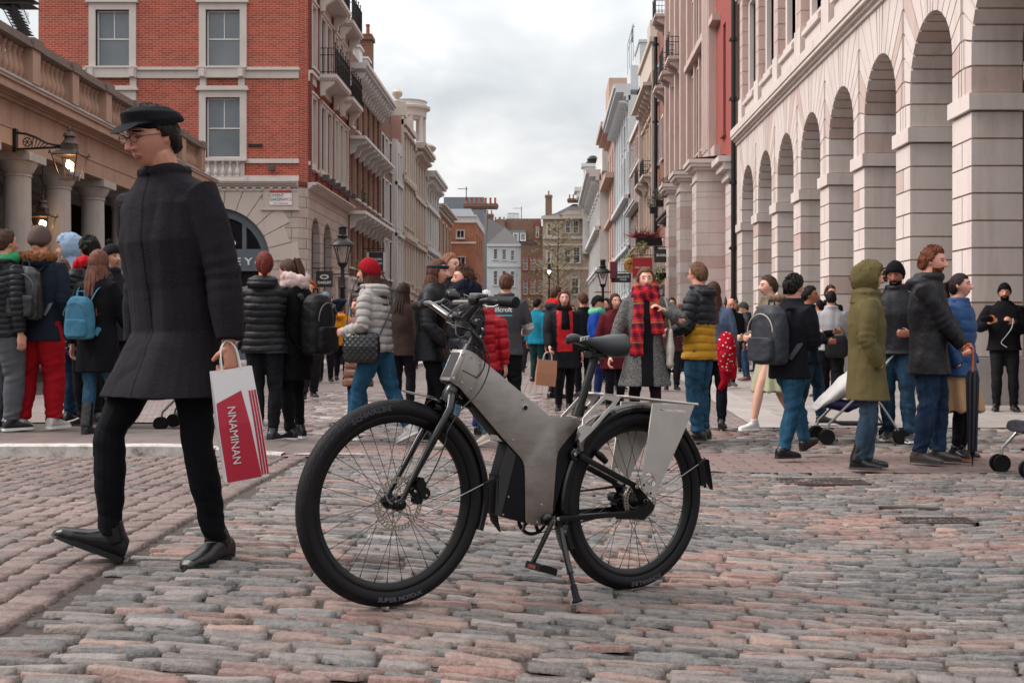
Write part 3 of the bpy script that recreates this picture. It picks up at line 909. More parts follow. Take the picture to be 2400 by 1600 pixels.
SGY=stone('base_stone_side','b3a197','a3918a','85736a',0.35,bump=0.004,blocks=(0.8,0.365),axis='y',joint='6b5c54')
ac,ar,az=u(509),1.86,fz(611)
m=MB();wall_mesh(m,0,W,0,6.16,[(ac-ar,ac+ar,0.0,az+ar)],0.5);arch_fill(m,ac-ar,ac+ar,az,az+ar,0.5,0,20)
m.add([(W,0,0),(W+0.29,0.3,0),(W+0.29,0.3,6.16),(W,0,6.16)],[(0,1,2,3)])
m.build('ground_storey',SG,root)
m=MB()
NV=13
for i in range(NV):
 a0,a1=math.pi*i/NV+0.008,math.pi*(i+1)/NV-0.008
 ro=ar+(1.05 if i%2==0 else 0.80)
 top=6.16-az
 P_=[]
 for a in(a0,(a0+a1)/2,a1):P_.append((ar*math.cos(a),ar*math.sin(a)))
 for a in(a1,a0):
  r_=min(ro,top/max(math.sin(a),0.01)-0.02);P_.append((r_*math.cos(a),r_*math.sin(a)))
 m.prism([(ac+p[0],az+p[1])for p in P_],lambda p:(p[0],-0.03,p[1]),lambda p:(p[0],0.3,p[1]))
m.box(u(617),u(700),-0.05,-0.004,5.45,6.1)
m.box(u(612),u(704),-0.10,-0.004,5.36,5.45)
m.build('voussoirs',stone('voussoir_stone','c6b8ae','b5a69d','95857c',0.3),root)
m=MB();z=cornice(m,0,W,6.161,[(0.06,0.06),(0.14,0.07),(0.24,0.05),(0.28,0.05)]);
for i in range(int(W/0.3)):m.box(i*0.3+0.05,i*0.3+0.17,-0.13,-0.061,6.10,6.159)
m.box(0,W,-0.08,-0.0,6.04,6.10)
m.build('cornice',ST_W,root)
BG=plain('slate_blue_paint','586067',0.45)
sf=MB()
pts_o=[(ac+(ar-0.004)*math.cos(math.pi*i/24),az+(ar-0.004)*math.sin(math.pi*i/24))for i in range(25)]
pts_i=[(ac+(ar-0.30)*math.cos(math.pi*i/24),az+(ar-0.30)*math.sin(math.pi*i/24))for i in range(25)]
for i in range(24):sf.prism([pts_o[i],pts_o[i+1],pts_i[i+1],pts_i[i]],lambda p:(p[0],0.18,p[1]),lambda p:(p[0],0.30,p[1]))
for q in(-0.9,-0.28,0.28,0.9):sf.box(ac+q-0.07,ac+q+0.07,0.19,0.29,az,az+math.sqrt((ar-.2)**2-q*q))
sf.box(ac-ar,ac+ar,0.16,0.30,az-0.35,az+0.42)
for q in(-1.6,-0.6,0.6,1.6):sf.box(ac+q-0.06,ac+q+0.06,0.19,0.29,0.3,az-0.35)
sf.box(ac-ar,ac+ar,0.18,0.30,0.0,0.45)
shop=sf.build('shopfront',BG,root)
g_=MB();g_.add([(ac+(ar)*math.cos(math.pi*i/24),0.27,az+ar*math.sin(math.pi*i/24))for i in range(25)]+[(ac-ar,0.27,0.2),(ac+ar,0.27,0.2)],[tuple(range(27))])
g_.build('shop_glass',glass_mat('dark_shop_glass','1c1c20',0.1),shop)
WL=plain('white_letters','d6d6d4',0.5)
def word(parent,s,size,x,y,z,mat,M0=None,ext=0.006,squash=1.0,bold=0.0):
 return text_obj('lettering',s,size,Matrix.Translation((x,y,z))@Matrix.Rotation(R(90),4,'X'),mat,parent,ext,squash=squash,bold=bold)
word(shop,'O A K L E Y',0.36,ac+0.02,0.145,fz(613),WL,squash=1.28,bold=0.006)
m=MB();n_=28
for i in range(n_):
 a,b=2*math.pi*i/n_,2*math.pi*(i+1)/n_
 f=lambda t_:[(0.62*math.cos(t_),0.22*math.sin(t_)),(0.42*math.cos(t_),0.12*math.sin(t_))]
 p,q=f(a),f(b)
 m.prism([p[0],q[0],q[1],p[1]],lambda v:(ac+v[0]+0.0,0.14,fz(569)+v[1]),lambda v:(ac+v[0],0.16,fz(569)+v[1]))
m.build('emblem',WL,shop)
sp_=empty('street_sign',(fx(659),39.93,fz(464)),0,'white street name plate with red lettering and strip on the stone corner','sign')
m=MB();m.box(-0.39,0.39,-0.012,0.0,-0.255,0.255);m.build('plate',plain('enamel_white','dcdad8',0.35,var=.03),sp_)
RED=plain('sign_red','b0202c',0.4);BLK=plain('sign_black','2a2728',0.4)
m=MB();m.box(-0.388,0.388,-0.016,-0.0121,0.165,0.254);m.build('red_strip',RED,sp_)
word(sp_,'COVENT',0.150,-0.145,-0.0135,0.075,BLK,squash=0.85);word(sp_,'GARDEN',0.150,-0.14,-0.0135,-0.065,BLK,squash=0.80)
word(sp_,'WC2',0.150,0.235,-0.0135,-0.065,RED,squash=0.8);word(sp_,'CITY OF WESTMINSTER',0.05,0.0,-0.0135,-0.20,RED)
o=empty('wall_lamp',(fx(639),39.9,fz(396)),0,'small square black floodlight on the red brick above the stone cornice','lamp')
m=MB();m.box(-0.10,0.10,-0.16,0.02,-0.09,0.09);m.build('housing',plain('dark_grey_metal','45403f',0.5),o,bevel=0.01)
m=MB();m.box(-0.03,0.03,0.02,0.10,-0.03,0.03);m.build('bracket',IRB,o)
o=MB();o.box(-0.21,0.21,-0.05,0,-0.05,0.05);o.box(-0.24,-0.2,-0.07,0,-0.06,0.06);o.box(0.2,0.24,-0.07,0,-0.06,0.06)
o=o.build('wall_bracket',IRB);o.location=(fx(599),39.999,fz(341));tag(o,'short black iron bar on the red brick right of the lower window','bracket')
side=empty('street_front',(-8.5,40.3,0),R(90));side.parent=root;side.matrix_parent_inverse=Matrix.Identity(4)
side.location=(-8.5-XL,0.3,0)
WS=8.0
m=MB();W_=[(0.25,0.95),(1.85,2.65),(3.0,3.8),(4.6,5.2),(5.6,6.3),(6.7,7.4)]
ops=[(a,b,c,d)for a,b in W_ for c,d in((6.95,9.45),(10.55,12.75),(13.7,15.6))]
wall_mesh(m,0,WS,6.38,HT,ops,0.25);m.box(0,WS,0.01,9,HT-0.1,HT)
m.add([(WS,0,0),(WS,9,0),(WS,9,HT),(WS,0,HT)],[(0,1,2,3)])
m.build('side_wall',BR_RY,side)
m=MB()
for a in(0.02,1.2,4.05,7.65):m.box(a,a+0.28,-0.10,-0.0,6.4,HT)
m.build('dark_piers',BR_DX,side)
for a,b in W_:
 for c,d in((6.95,9.45),(10.55,12.75),(13.7,15.6)):
  window(side,(a+b)/2,c,b-a,d-c,WH,GLG,y=0.2,surround=0.10,smat=ST_W,proud=0.12,head=0.10)
m=MB()
for z0 in(9.98,13.06):m.box(0,WS,-0.06,0,z0,z0+0.27);m.box(0,WS,-0.16,0,z0+0.272,z0+0.38)
m.box(0,WS,-0.08,0,7.02-0.02,7.15-0.02);m.build('string_courses',ST_W,side)
def balcony(par,u0,u1,z,dep,rail=0.95,n=None,slabm=None,brackets=(0,1)):
 b=empty('balcony',(0,0,0),0,parent=par)
 m=MB();m.box(u0,u1,-dep,-0.165,z,z+0.14);m.box(u0+0.05,u1-0.05,-dep+0.05,-0.165,z-0.06,z-0.002);m.build('slab',slabm or ST_W,b)
 for q in(u0+0.22,u1-0.22):
  k=MB();k.prism([(-0.16,-0.62),(-0.16,-0.062),(-dep+0.1,-0.062),(-dep+0.14,-0.2),(-0.34,-0.42),(-0.3,-0.6)],lambda p:(q-0.09,p[0],z+p[1]),lambda p:(q+0.09,p[0],z+p[1]));k.build('bracket',slabm or ST_W,b)
 r=MB();zt=z+0.14+rail
 P_=[(u0+0.04,-0.17),(u0+0.04,-dep+0.05),(u1-0.04,-dep+0.05),(u1-0.04,-0.17)]
 for zz in(zt,z+0.22,zt-0.25):r.tube([(p[0],p[1],zz)for p in P_],0.018,5)
 L_=int((u1-u0)/0.13)
 for i in range(L_+1):
  q=u0+0.04+(u1-u0-0.08)*i/L_;big=i%4==0
  r.tube([(q,-dep+0.05,z+0.14),(q,-dep+0.05,zt+(0.16 if big else 0))],0.02 if big else 0.011,5)
  if big:r.lathe([(0,0),(0.045,0.045),(0,0.10)],6,Matrix.Translation((q,-dep+0.05,zt+0.13)))
 for s_ in(u0+0.04,u1-0.04):
  for i in range(1,4):q=-0.17+(-dep+0.22)*i/4;r.tube([(s_,q,z+0.14),(s_,q,zt)],0.012,5)
 r.build('railing',IRB,b)
 return b
for z in(10.35,13.43):
 balcony(side,1.2,4.3,z,0.78);balcony(side,5.2,7.7,z,0.70)
m=MB();A_=[(0.55,2.05),(2.75,4.35)]
ops=[(a,b,0.35,5.25)for a,b in A_]+[(5.3,6.3,0.1,3.2),(6.8,7.6,0.6,3.6)]
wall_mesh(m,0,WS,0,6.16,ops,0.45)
for a,b in A_:arch_fill(m,a,b,5.25-(b-a)/2,5.25,0.45)
m.build('side_ground_storey',SGY,side)
m=MB();cornice(m,0,WS,6.161,[(0.06,0.06),(0.14,0.07),(0.28,0.05),(0.34,0.05)],ends=False);m.box(5.0,6.6,-0.3,0,3.3,3.5);m.box(5.1,5.3,-0.08,0,0,3.3);m.box(6.3,6.5,-0.08,0,0,3.3)
m.build('side_cornice',ST_W,side)
for a,b in A_:window(side,(a+b)/2,0.35,b-a,4.9,BG,GL,y=0.3,style='mullion',bars=2,sill=False,fw=0.08)
window(side,5.8,0.1,1.0,3.1,BG,GL,y=0.3,style='mullion',bars=1,sill=False);window(side,7.2,0.6,0.8,3.0,BG,GL,y=0.3,style='mullion',bars=1)
for k in range(6):
 o=MB();o.box(-0.11,0.11,-0.5,-0.28,-0.10,0.10);o.box(-0.025,0.025,-0.28,0,-0.02,0.02)
 o=o.build('floodlight',plain('dark_grey_metal','45403f',0.5));q=1.3+k*1.15
 o.location=(-8.5,40.3+q,6.72);o.rotation_euler=(0,0,R(90))
 tag(o,('nearest of','second nearest of','third nearest of','third farthest of','second farthest of','farthest of')[k]+" the six square floodlights above the corner building's side cornice",'floodlight','floodlights above the side cornice')
# THE STREET FRONTS
def fitz(y,py):return CH+(VY-py)*y/FPX
def street_house(name,label,side_,Y0,Y1,X,H,wall,floors,trim,cor=None,depth=9,n=3,ww=0.9,wmat=WH,surround=0.1,head=0.0,ground=None,roof=None,gm=GL,proud=0.04,parapet=0.0,strings=(),pilasters=0,quoin=None,jitter=0):
 """side_ 'L': front faces +x; 'R': faces -x; 'F': faces the viewer (Y0 = distance, X=(x0, x1))"""
 if side_=='L':loc,rz,W=(X,Y0,0),90,Y1-Y0
 elif side_=='R':loc,rz,W=(X,Y1,0),-90,Y1-Y0
 else:loc,rz,W=(X[0],Y0,0),0,X[1]-X[0]
 r=empty(name,loc,R(rz),label,'building')
 m=MB();ops=[];zt=ground[0]if ground else 0.0
 for(z,h)in floors:
  for k in range(n):
   c=W*(k+0.5)/n;ops.append((c-ww/2,c+ww/2,z,z+h))
 wall_mesh(m,0,W,zt,H,ops,0.2);shell(m,W,H,depth)
 m.build('wall',wall,r)
 for(z,h)in floors:
  for k in range(n):
   window(r,W*(k+0.5)/n,z,ww,h,wmat,gm,surround=surround,smat=trim,head=head,proud=proud)
 if ground:
  g=MB();gops=[(W*(k+0.15)/ground[2],W*(k+0.85)/ground[2],0.2,zt-0.7)for k in range(ground[2])]
  wall_mesh(g,0,W,0,zt,gops,0.3);g.box(0,W,-0.12,-0.001,zt-0.5,zt-0.08);g.box(-0.0,W,-0.22,-0.001,zt-0.08,zt+0.04)
  gs=g.build('shopfront',ground[1],r)
  g=MB()
  for o_ in gops:g.add([(o_[0],0.28,o_[2]),(o_[1],0.28,o_[2]),(o_[1],0.28,o_[3]),(o_[0],0.28,o_[3])],[(0,1,2,3)])
  g.build('shop_glass',GL,gs)
 if cor:
  m=MB();z,steps,br=cor
  zc_=cornice(m,0,W,z,steps,ends=False)
  if br:
   P,w_,h_,gap=br
   k=int(W/gap)
   for i in range(k):
    q=W*(i+0.5)/k
    m.prism([(0,-h_),(-P*0.25,-h_),(-P*0.4,-h_*0.55),(-P*0.85,-h_*0.35),(-P,0),(0,0)],lambda p:(q-w_/2,p[0],z+p[1]-0.002),lambda p:(q+w_/2,p[0],z+p[1]-0.002))
  m.build('cornice',trim,r)
 if strings or pilasters:
  m=MB()
  for z,p,h in strings:m.box(0,W,-p,0,z,z+h)
  for i in range(pilasters+1 if pilasters else 0):
   q=W*i/pilasters;q=min(max(q,0.16),W-0.16)
   m.box(q-0.16,q+0.16,-0.13,0,zt+0.05,H-0.02)
  m.build('mouldings',trim,r)
 if roof:
  kind_,hr,rm=roof[:3]
  m=MB()
  if kind_=='mansard':
   m.add([(0,0.35,H),(W,0.35,H),(W,1.4,H+hr),(0,1.4,H+hr),(0,depth,H),(W,depth,H),(W,depth,H+hr),(0,depth,H+hr)],[(0,1,2,3),(3,2,6,7),(0,3,7,4),(1,5,6,2),(4,7,6,5)])
   ro=m.build('roof',rm,r)
   for k in range(roof[3]):
    c=W*(k+0.5)/roof[3]
    dm=MB();dm.box(c-0.5,c+0.5,0.42,1.6,H+0.15,H+hr*0.72);dm.box(c-0.58,c+0.58,0.34,1.7,H+hr*0.72,H+hr*0.72+0.1);dm.build('dormer',WH if roof[4]is None else roof[4],ro)
    g=MB();g.add([(c-0.36,0.415,H+0.3),(c+0.36,0.415,H+0.3),(c+0.36,0.415,H+hr*0.66),(c-0.36,0.415,H+hr*0.66)],[(0,1,2,3)]);g.build('dormer_pane',GL,ro)
  else:
   m.add([(0,0,H),(W,0,H),(W,depth/2,H+hr),(0,depth/2,H+hr),(0,depth,H),(W,depth,H)],[(0,1,2,3),(3,2,5,4),(0,3,4),(1,5,2)])
   m.build('roof',rm,r)
 return r
def chimney(par,x,y,z0,z1,wx,wy,mat,pots=4,potm=None,along='x'):
 m=MB();m.box(x-wx/2,x+wx/2,y-wy/2,y+wy/2,z0,z1-0.3)
 m.box(x-wx/2-.07,x+wx/2+.07,y-wy/2-.07,y+wy/2+.07,z1-0.3,z1-0.1);m.box(x-wx/2-.02,x+wx/2+.02,y-wy/2-.02,y+wy/2+.02,z1-0.1,z1)
 c=m.build('chimney',mat,par)
 for i in range(pots):
  q=MB();t_=(i+0.5)/pots-0.5
  px_,py_=(x+wx*t_,y)if along=='x' else(x,y+wy*t_)
  q.lathe([(0.11,0),(0.13,0.05),(0.10,0.1),(0.085,0.45),(0.11,0.47),(0.11,0.55),(0.08,0.56)],8,Matrix.Translation((px_,py_,z1)));q.build('chimney_pot',potm or POT,c,sm=True)
 return c
POT=plain('terracotta','8a4438',0.8)
BRN=brick('brown_brick','7f5640','5e3f30','8a705e','y');BRNX=brick('brown_brick_x','80604c','64483a','8f7a6a','x')
ORX=brick('orange_brick_x','a8684a','96593e','b08a70','x');ORY=brick('orange_brick_y','b0714f','9c6044','b08a70','y')
SLATE=plain('slate','4c4848',0.7,0,0.3,2);LEADG=plain('lead_grey','6d7379',0.55,0.1,0.25,2)
CREAM=stone('cream_stone','c9bdb1','b6a99d','85766b',0.45);WHST=stone('white_stucco','d2cfcc','c0bdba','85827f',0.4)
BLUEW=stone('blue_white_stucco','c6c8c9','babdbf','909396',0.25);PINKS=stone('pinkish_stucco','b99c8e','aa8d80','a07c6d',0.3)
GREYP=plain('grey_green_shopfront','66686a',0.5)
WTR=plain('white_trim','c8c5c2',0.6)
r=street_house('brown_terrace','brown brick house with a big white bracketed cornice, beside the red corner building','L',48.32,57.6,-8.5,13.2,BRN,[(3.9,1.9),(7.0,2.2),(10.0,1.7)],WTR,cor=(12.15,[(0.2,0.12),(0.75,0.12),(0.85,
0.14)],
(0.7,
0.16,
0.55,
0.62)),
n=6,
ww=0.75,
surround=0.0,
ground=(3.4,
WTR,
3),
roof=('mansard',
1.8,
SLATE,
4,
None),
depth=10)
m=MB();m.box(0,9.28,-0.75,0,9.3,9.42);m.box(0,9.28,-0.75,0,6.1,6.24);m.build('balcony_ledges',WTR,r)
for z in(9.3,6.1):
 for i in range(8):
  q=0.4+i*1.2;k=MB();k.prism([(0,-0.6),(-0.2,-0.5),(-0.3,-0.25),(-0.7,-0.12),(-0.7,0),(0,0)],lambda p:(q,p[0],z+p[1]-0.003),lambda p:(q+0.16,p[0],z+p[1]-0.003));k.build('bracket',WTR,r)
chimney(r,9.0,1.3,12.8,16.0,0.7,1.9,BRN,4,along='y')
m=MB();m.prism([(0.25,13.2),(1.0,15.2),(2.4,15.3),(2.4,13.2)],lambda p:(8.95,p[0],p[1]),lambda p:(9.25,p[0],p[1]));m.build('party_wall',BRN,r)
r=street_house('narrow_brown_house','narrow brown brick house with white framed windows, left of the pale narrow front','L',57.7,61.9,-8.5,12.3,BRN,[(3.9,2.0),(6.9,2.1),(9.7,1.5)],WTR,n=3,ww=0.85,surround=0.08,ground=(3.4,
GREYP,
2),
roof=('mansard',
2.6,
LEADG,
2,
LEADG))
r=street_house('white_front_house','very narrow white front between brown brick and cream stone','L',62.0,64.2,-8.35,11.6,WHST,[(3.9,2.0),(6.9,2.1),(9.4,1.4)],WHST,n=2,ww=0.7,surround=0.1,head=0.15,ground=(3.4,GREYP,1),pilasters=2,
strings=[(6.3,
0.25,
0.2),
(9.1,
0.2,
0.2)],
roof=('mansard',
2.8,
LEADG,
1,
LEADG))
r=street_house('cream_house','ornate cream stone house with pink panels and gabled parapet','L',64.3,69.3,-8.3,13.3,stone('faded_pink','b08578','a3786c','85605a',0.3),[(4.0,2.1),(7.2,2.2),(10.3,1.9)],CREAM,n=3,ww=0.85,surround=0.18,
head=0.3,
ground=(3.5,
CREAM,
2),
pilasters=4,
strings=[(6.4,
0.35,
0.3),
(9.7,
0.3,
0.3),
(12.8,
0.3,
0.3)],
proud=0.1)
m=MB();m.box(0.9,5,-0.1,0.6,13.31,13.7);m.box(0.0,0.9,-0.2,0.8,13.31,14.1);m.build('parapet',CREAM,r)
m=MB();m.lathe([(0.12,0),(0.2,0.1),(0.1,0.2),(0.3,0.45),(0.3,0.6),(0.1,0.8),(0,0.85)],10,Matrix.Translation((0.45,0.3,14.1)));m.build('finial',CREAM,r,sm=True)
r=street_house('orange_brick_terrace','orange brown brick front with a heavy dark cornice, right of the cream house','L',69.4,75.5,-8.25,12.4,ORY,[(3.9,2.0),(6.9,2.1),(9.7,1.7)],CREAM,n=4,ww=0.75,surround=0.12,ground=(3.4,
CREAM,
3),
strings=[(6.3,
0.25,
0.2),
(9.3,
0.2,
0.2)],
cor=(12.1,
[(0.25,
0.2),
(0.7,
0.15),
(0.8,
0.2)],
(0.6,
0.2,
0.4,
0.6)),
pilasters=4)
r=street_house('tower_house','white and grey ornate corner house below the round tower','L',75.6,84.0,-8.2,11.4,WHST,[(4.0,2.0),(7.2,2.2),(9.9,1.1)],WHST,n=4,ww=0.9,surround=0.15,head=0.2,ground=(3.4,GREYP,3),strings=[(6.5,
0.3,
0.3),
(9.4,
0.25,
0.25)],
cor=(11.2,
[(0.3,
0.2),
(0.7,
0.2),
(0.8,
0.2)],
(0.6,
0.2,
0.5,
0.8)),
pilasters=5)
TW=stone('tower_stone','c4bdb8','b5aea9','948c87',0.3)
def tz(py):return fitz(78,py)
tc_=Matrix.Translation((0.6+1.2,1.25,0))
m=MB();rad=1.28
m.lathe([(rad+.15,11.0),(rad,11.1),(rad,tz(362)),(rad+.45,tz(356)),(rad+.55,tz(350)),(rad+.35,tz(344)),(rad-.1,tz(342)),(0.01,tz(341))],28,tc_)
m.build('tower_drum',TW,r,sm=True)
m=MB();m.lathe([(0.7,tz(280)),(rad-.12,tz(280)),(rad-.1,tz(266)),(rad+.14,tz(262)),(rad+.16,tz(257)),(rad-.1,tz(254)),(rad-.12,tz(247)),(rad-.05,tz(244)),(0.01,tz(242))],28,tc_);m.build('tower_ring',TW,r,sm=True)
for i in range(8):
 a=2*math.pi*i/8+0.25;m=MB();m.lathe([(0.21,tz(342)),(0.17,tz(338)),(0.15,tz(284)),(0.2,tz(280.5))],10,tc_@Matrix.Translation((0.98*math.cos(a),0.98*math.sin(a),0)));m.build('column',TW,r,sm=True)
window(r,1.8,tz(404),0.75,0.75,WH,GL,y=-0.02,bars=2,surround=0.08,smat=TW,proud=0.06).location.y=0.0
for o_ in[c for c in r.children if c.name.startswith('window')][-1:]:
 o_.location=(0.5,1.2,tz(404));o_.rotation_euler=(0,0,R(-90))
r=street_house('curved_orange_house','orange and white stone house at the bend, with tall white framed windows','L',84.2,96,-8.2,10.6,ORY,[(3.9,2.2),(7.1,2.4)],CREAM,n=4,ww=1.0,surround=0.2,ground=(3.3,ORY,3),strings=[(6.5,
0.12,
0.2),
(10.0,
0.2,
0.2)],
cor=(10.3,
[(0.3,
0.15),
(0.6,
0.15)],
None))
m=MB();m.box(0.2,11,1.2,8,10.6,12.2);m.build('attic',ORY,r)
def frontal(name,label,Y,pxa,pxb,top,wall,floors_px,wins_px,trim,ww_px=None,depth=12,**kw):
 xa,xb=(pxa-VX)*Y/FPX,(pxb-VX)*Y/FPX
 r=empty(name,(xa,Y,0),0,label,'building')
 W=xb-xa;H=fitz(Y,top);m=MB();ops=[]
 for(a,b,c,d)in wins_px:ops.append(((a-pxa)*Y/FPX,(b-pxa)*Y/FPX,fitz(Y,d),fitz(Y,c)))
 wall_mesh(m,0,W,0,H,ops,0.15);shell(m,W,H,depth);m.build('wall',wall,r)
 for(a,b,c,d)in ops:window(r,(a+b)/2,c,b-a,d-c,kw.get('wm',WH),kw.get('gm',GL),y=0.12,bars=kw.get('bars',1),surround=kw.get('surround',0.12),smat=trim,proud=0.05,style=kw.get('style','sash'))
 return r,W,H
r,W,H=frontal('orange_brick_block','plain orange brick block with a lead roof and pale parapet band at the far bend',97,1046,1115,522,ORX,None,[(1070,1088,540,558),(1070,1090,602,632),(1070,1090,668,700)],WTR,style='mullion',
bars=1,
surround=0.05)
k=97/FPX
m=MB();m.box(0,W+.02,-0.06,0,fitz(97,522),fitz(97,508));m.box(-.0,W+0.1,-0.16,0.02,fitz(97,508)+.002,fitz(97,504));m.box(0,W+0.03,-0.05,-0.001,fitz(97,571),fitz(97,567));m.box(W,W+.08,0,12,fitz(97,522),fitz(97,505));m.build('parapet',
WTR,
r)
m=MB();m.add([(0.2,0.3,fitz(97,504)),(W-.1,0.3,fitz(97,504)),(W-.5,1.2,fitz(97,486)),(0.2,1.2,fitz(97,486)),(W-.1,11,fitz(97,504)),(W-.5,11,fitz(97,486)),(.2,11,fitz(97,486))],[(0,1,2,3),(1,4,5,2),(3,2,5,6)]);m.build('roof',
LEADG,
r)
m=MB()
for q,z in[(1.5+3*i,z)for i in range(3)for z in(4.3,7.6,)]:m.box(W+0.001,W+0.03,q,q+0.8,z,z+1.9)
m.build('side_panes',GL,r)
chimney(r,2.6,6,fitz(103,490),fitz(103,478),3.0,0.9,BRNX,7)
r,W,H=frontal('pale_skyline_block','flat topped pale grey block rising behind the orange brick roof',125,1040,1134,462,LEADG,None,[],WTR,depth=6)
r,W,H=frontal('white_house','white stucco house with nine small sash windows, at the far end of the street',150,1141,1221,572,BLUEW,None,[(1157,1166,584,608),(1177,1186,585,609),(1197,1206,587,611),(1157,1166,635,668),(1177,
1186,
635,
668),
(1197,
1206,
636,
672),
(1157,
1166,
690,
720),
(1177,
1186,
690,
720),
(1197,
1206,
690,
720)],
BLUEW,
bars=2,
surround=0.15,
depth=8)
k=150/FPX
m=MB();m.add([(0,0,H),(W,0,H),(W*.5,4,fitz(150,526)),(0,4,fitz(150,505)),],[(0,1,2,3)]);m.build('roof',SLATE,r);m=MB();m.box(0,W,-0.2,0,H-.3,H);m.build('cornice',BLUEW,r);m=MB();m.box(0,W,-.12,0,fitz(150,626),fitz(150,622));m.build('moulding',
BLUEW,
r)
r2,W2,H2=frontal('brown_brick_house','small brown brick house with red arches over white windows, beside the white house',149,1221,1274,568,BRNX,None,[(1226,1236,602,632),(1244,1254,602,632),(1261,1271,604,632),(1226,1236,
656,
690),
(1244,
1254,
656,
690),
(1261,
1271,
656,
690)],
brick('red_arch_brick',
'a04a3c',
'8c4034',
'9c6a5c',
'x'),
bars=2,
surround=0.14,
depth=8)
m=MB();m.box(0,W2,-0.08,0,fitz(149,572),fitz(149,567));m.build('coping',SLATE,r2)
r,W,H=frontal('dark_brick_block','dark brown brick block with chimney stacks and a mansard roof rising behind the white house',160,1134,1272,530,BRNX,None,[],WTR,depth=10)
m=MB();zz=lambda p:fitz(160,p);xx=lambda p:(p-1134)*160/FPX
m.box(xx(1185),xx(1268),0.2,8,H,zz(512));m.box(xx(1161),xx(1184),-0.3,1.5,H-2,zz(514));m.build('upper_wall',BRNX,r)
m=MB();m.box(xx(1190),xx(1232),-0.4,0.2,zz(566),zz(540));m.build('roof',LEADG,r)
for a in(1204,1221):window(r,xx(a+5),zz(564),0.6,0.95,WH,GL,y=-0.42,bars=2,surround=0.08,smat=WH,proud=0.5)
m=MB();m.box(xx(1254),xx(1265),-0.6,0.2,zz(570),zz(530));m.prism([(xx(1252),zz(530)),(xx(1267),zz(530)),(xx(1259.5),zz(514))],lambda p:(p[0],-0.6,p[1]),lambda p:(p[0],0.2,p[1]));m.build('dormer',brick('red_dormer_brick','8a3f36',
'7a352e',
'8c6055',
'x'),
r)
window(r,xx(1259.5),zz(558),0.4,1.5,WH,GL,y=-0.62,surround=0.0,proud=0.7,sill=False)
for a,p,t_ in((1142,3,492),(1165,2,508),(1176,2,508),):chimney(r,xx(a),1,H-.5,zz(t_)-.5,0.55*p,0.9,BRNX,p)
m=MB()
for i in range(9):q=xx(1190+i*3.2);m.tube([(q,0.8,zz(512)),(q,0.8,zz(498))],0.04,4)
m.tube([(xx(1190),.8,zz(499)),(xx(1216),.8,zz(499))],0.05,4);m.build('roof_railing',IRB,r)
r,W,H=frontal('bay_stone_house','tall pale stone house with a canted bay and slate roof behind the bare tree',146,1272,1400,514,stone('buff_stone','ab9a8a','9c8a7a','6f5f54',0.5),None,[(1326,1336,518,546),(1344,1355,517,546),
(1323,
1337,
582,
616),
(1344,
1359,
580,
616),
(1340,
1356,
652,
690),
(1283,
1290,
524,
552),
(1283,
1290,
590,
616)],
CREAM,
bars=1,
surround=0.16,
depth=10)
k=146/FPX
m=MB();m.box(-0.2,W+.1,-0.5,0,fitz(146,514),fitz(146,507));m.box(0,W,-0.2,0,fitz(146,560),fitz(146,554));m.box(0,W,-.2,0,fitz(146,576),fitz(146,572));m.box(0,W,-.2,0,fitz(146,632),fitz(146,626));m.build('mouldings',CREAM,
r)
m=MB();a=lambda p:(p-1272)*k
m.add([(a(1268),-0.3,fitz(146,507)),(a(1402),-0.3,fitz(146,507)),(a(1402),4,fitz(146,472)),(a(1345),4,fitz(146,470)),(a(1302),1.5,fitz(146,497))],[(0,1,2,3,4)])
m.build('roof',SLATE,r)
chimney(r,a(1286),1.2,H,fitz(146,455),0.85,0.9,stone('buff_chimney','8a6f5c','745a4a','4f3d34',0.4),1)
chimney(r,a(1350),4,fitz(150,475),fitz(150,466),2.0,1,BRNX,4)
m=MB();m.box(a(1317),a(1366),-0.9,-0.3,fitz(146,514),fitz(146,505));m.prism([(a(1312),fitz(146,505)),(a(1369),fitz(146,505)),(a(1360),fitz(146,496)),(a(1330),fitz(146,496))],lambda p:(p[0],-0.95,p[1]),lambda p:(p[0],0.5,p[1]));m.build('bay_head',
CREAM,
r)
for(px_,y0,y1,Y,arm)in((1093,470,438,100,20),(1222,512,484,155,20),(1482,100,62,90,5),(1137,500,470,120,3)):
 b=at(px_,y0,Y);t_=at(px_,y1,Y);o=empty('aerial',b,0,{1093:'thin television aerial above the orange brick roof',1222:'television aerial above the dark brown brick block',1482:'thin aerial with a small weather vane on the pale blue house',
1137:'slim rod on the roof left of the white house'}[px_],
'aerial')
 m=MB();h=t_.z-b.z;m.tube([(0,0,0),(0,0,h)],0.045,5);k=arm*Y/FPX
 if arm>10:m.tube([(-k,0,h*.85),(0.1,0,h*.85)],0.03,4);[m.tube([(-k*i/5,-0.3,h*.85),(-k*i/5,.3,h*.85)],0.02,4)for i in range(5)]
 elif arm==5:m.tube([(0,0,h*.95),(k,0,h)],0.05,4)
 m.build('mast',IRB,o)
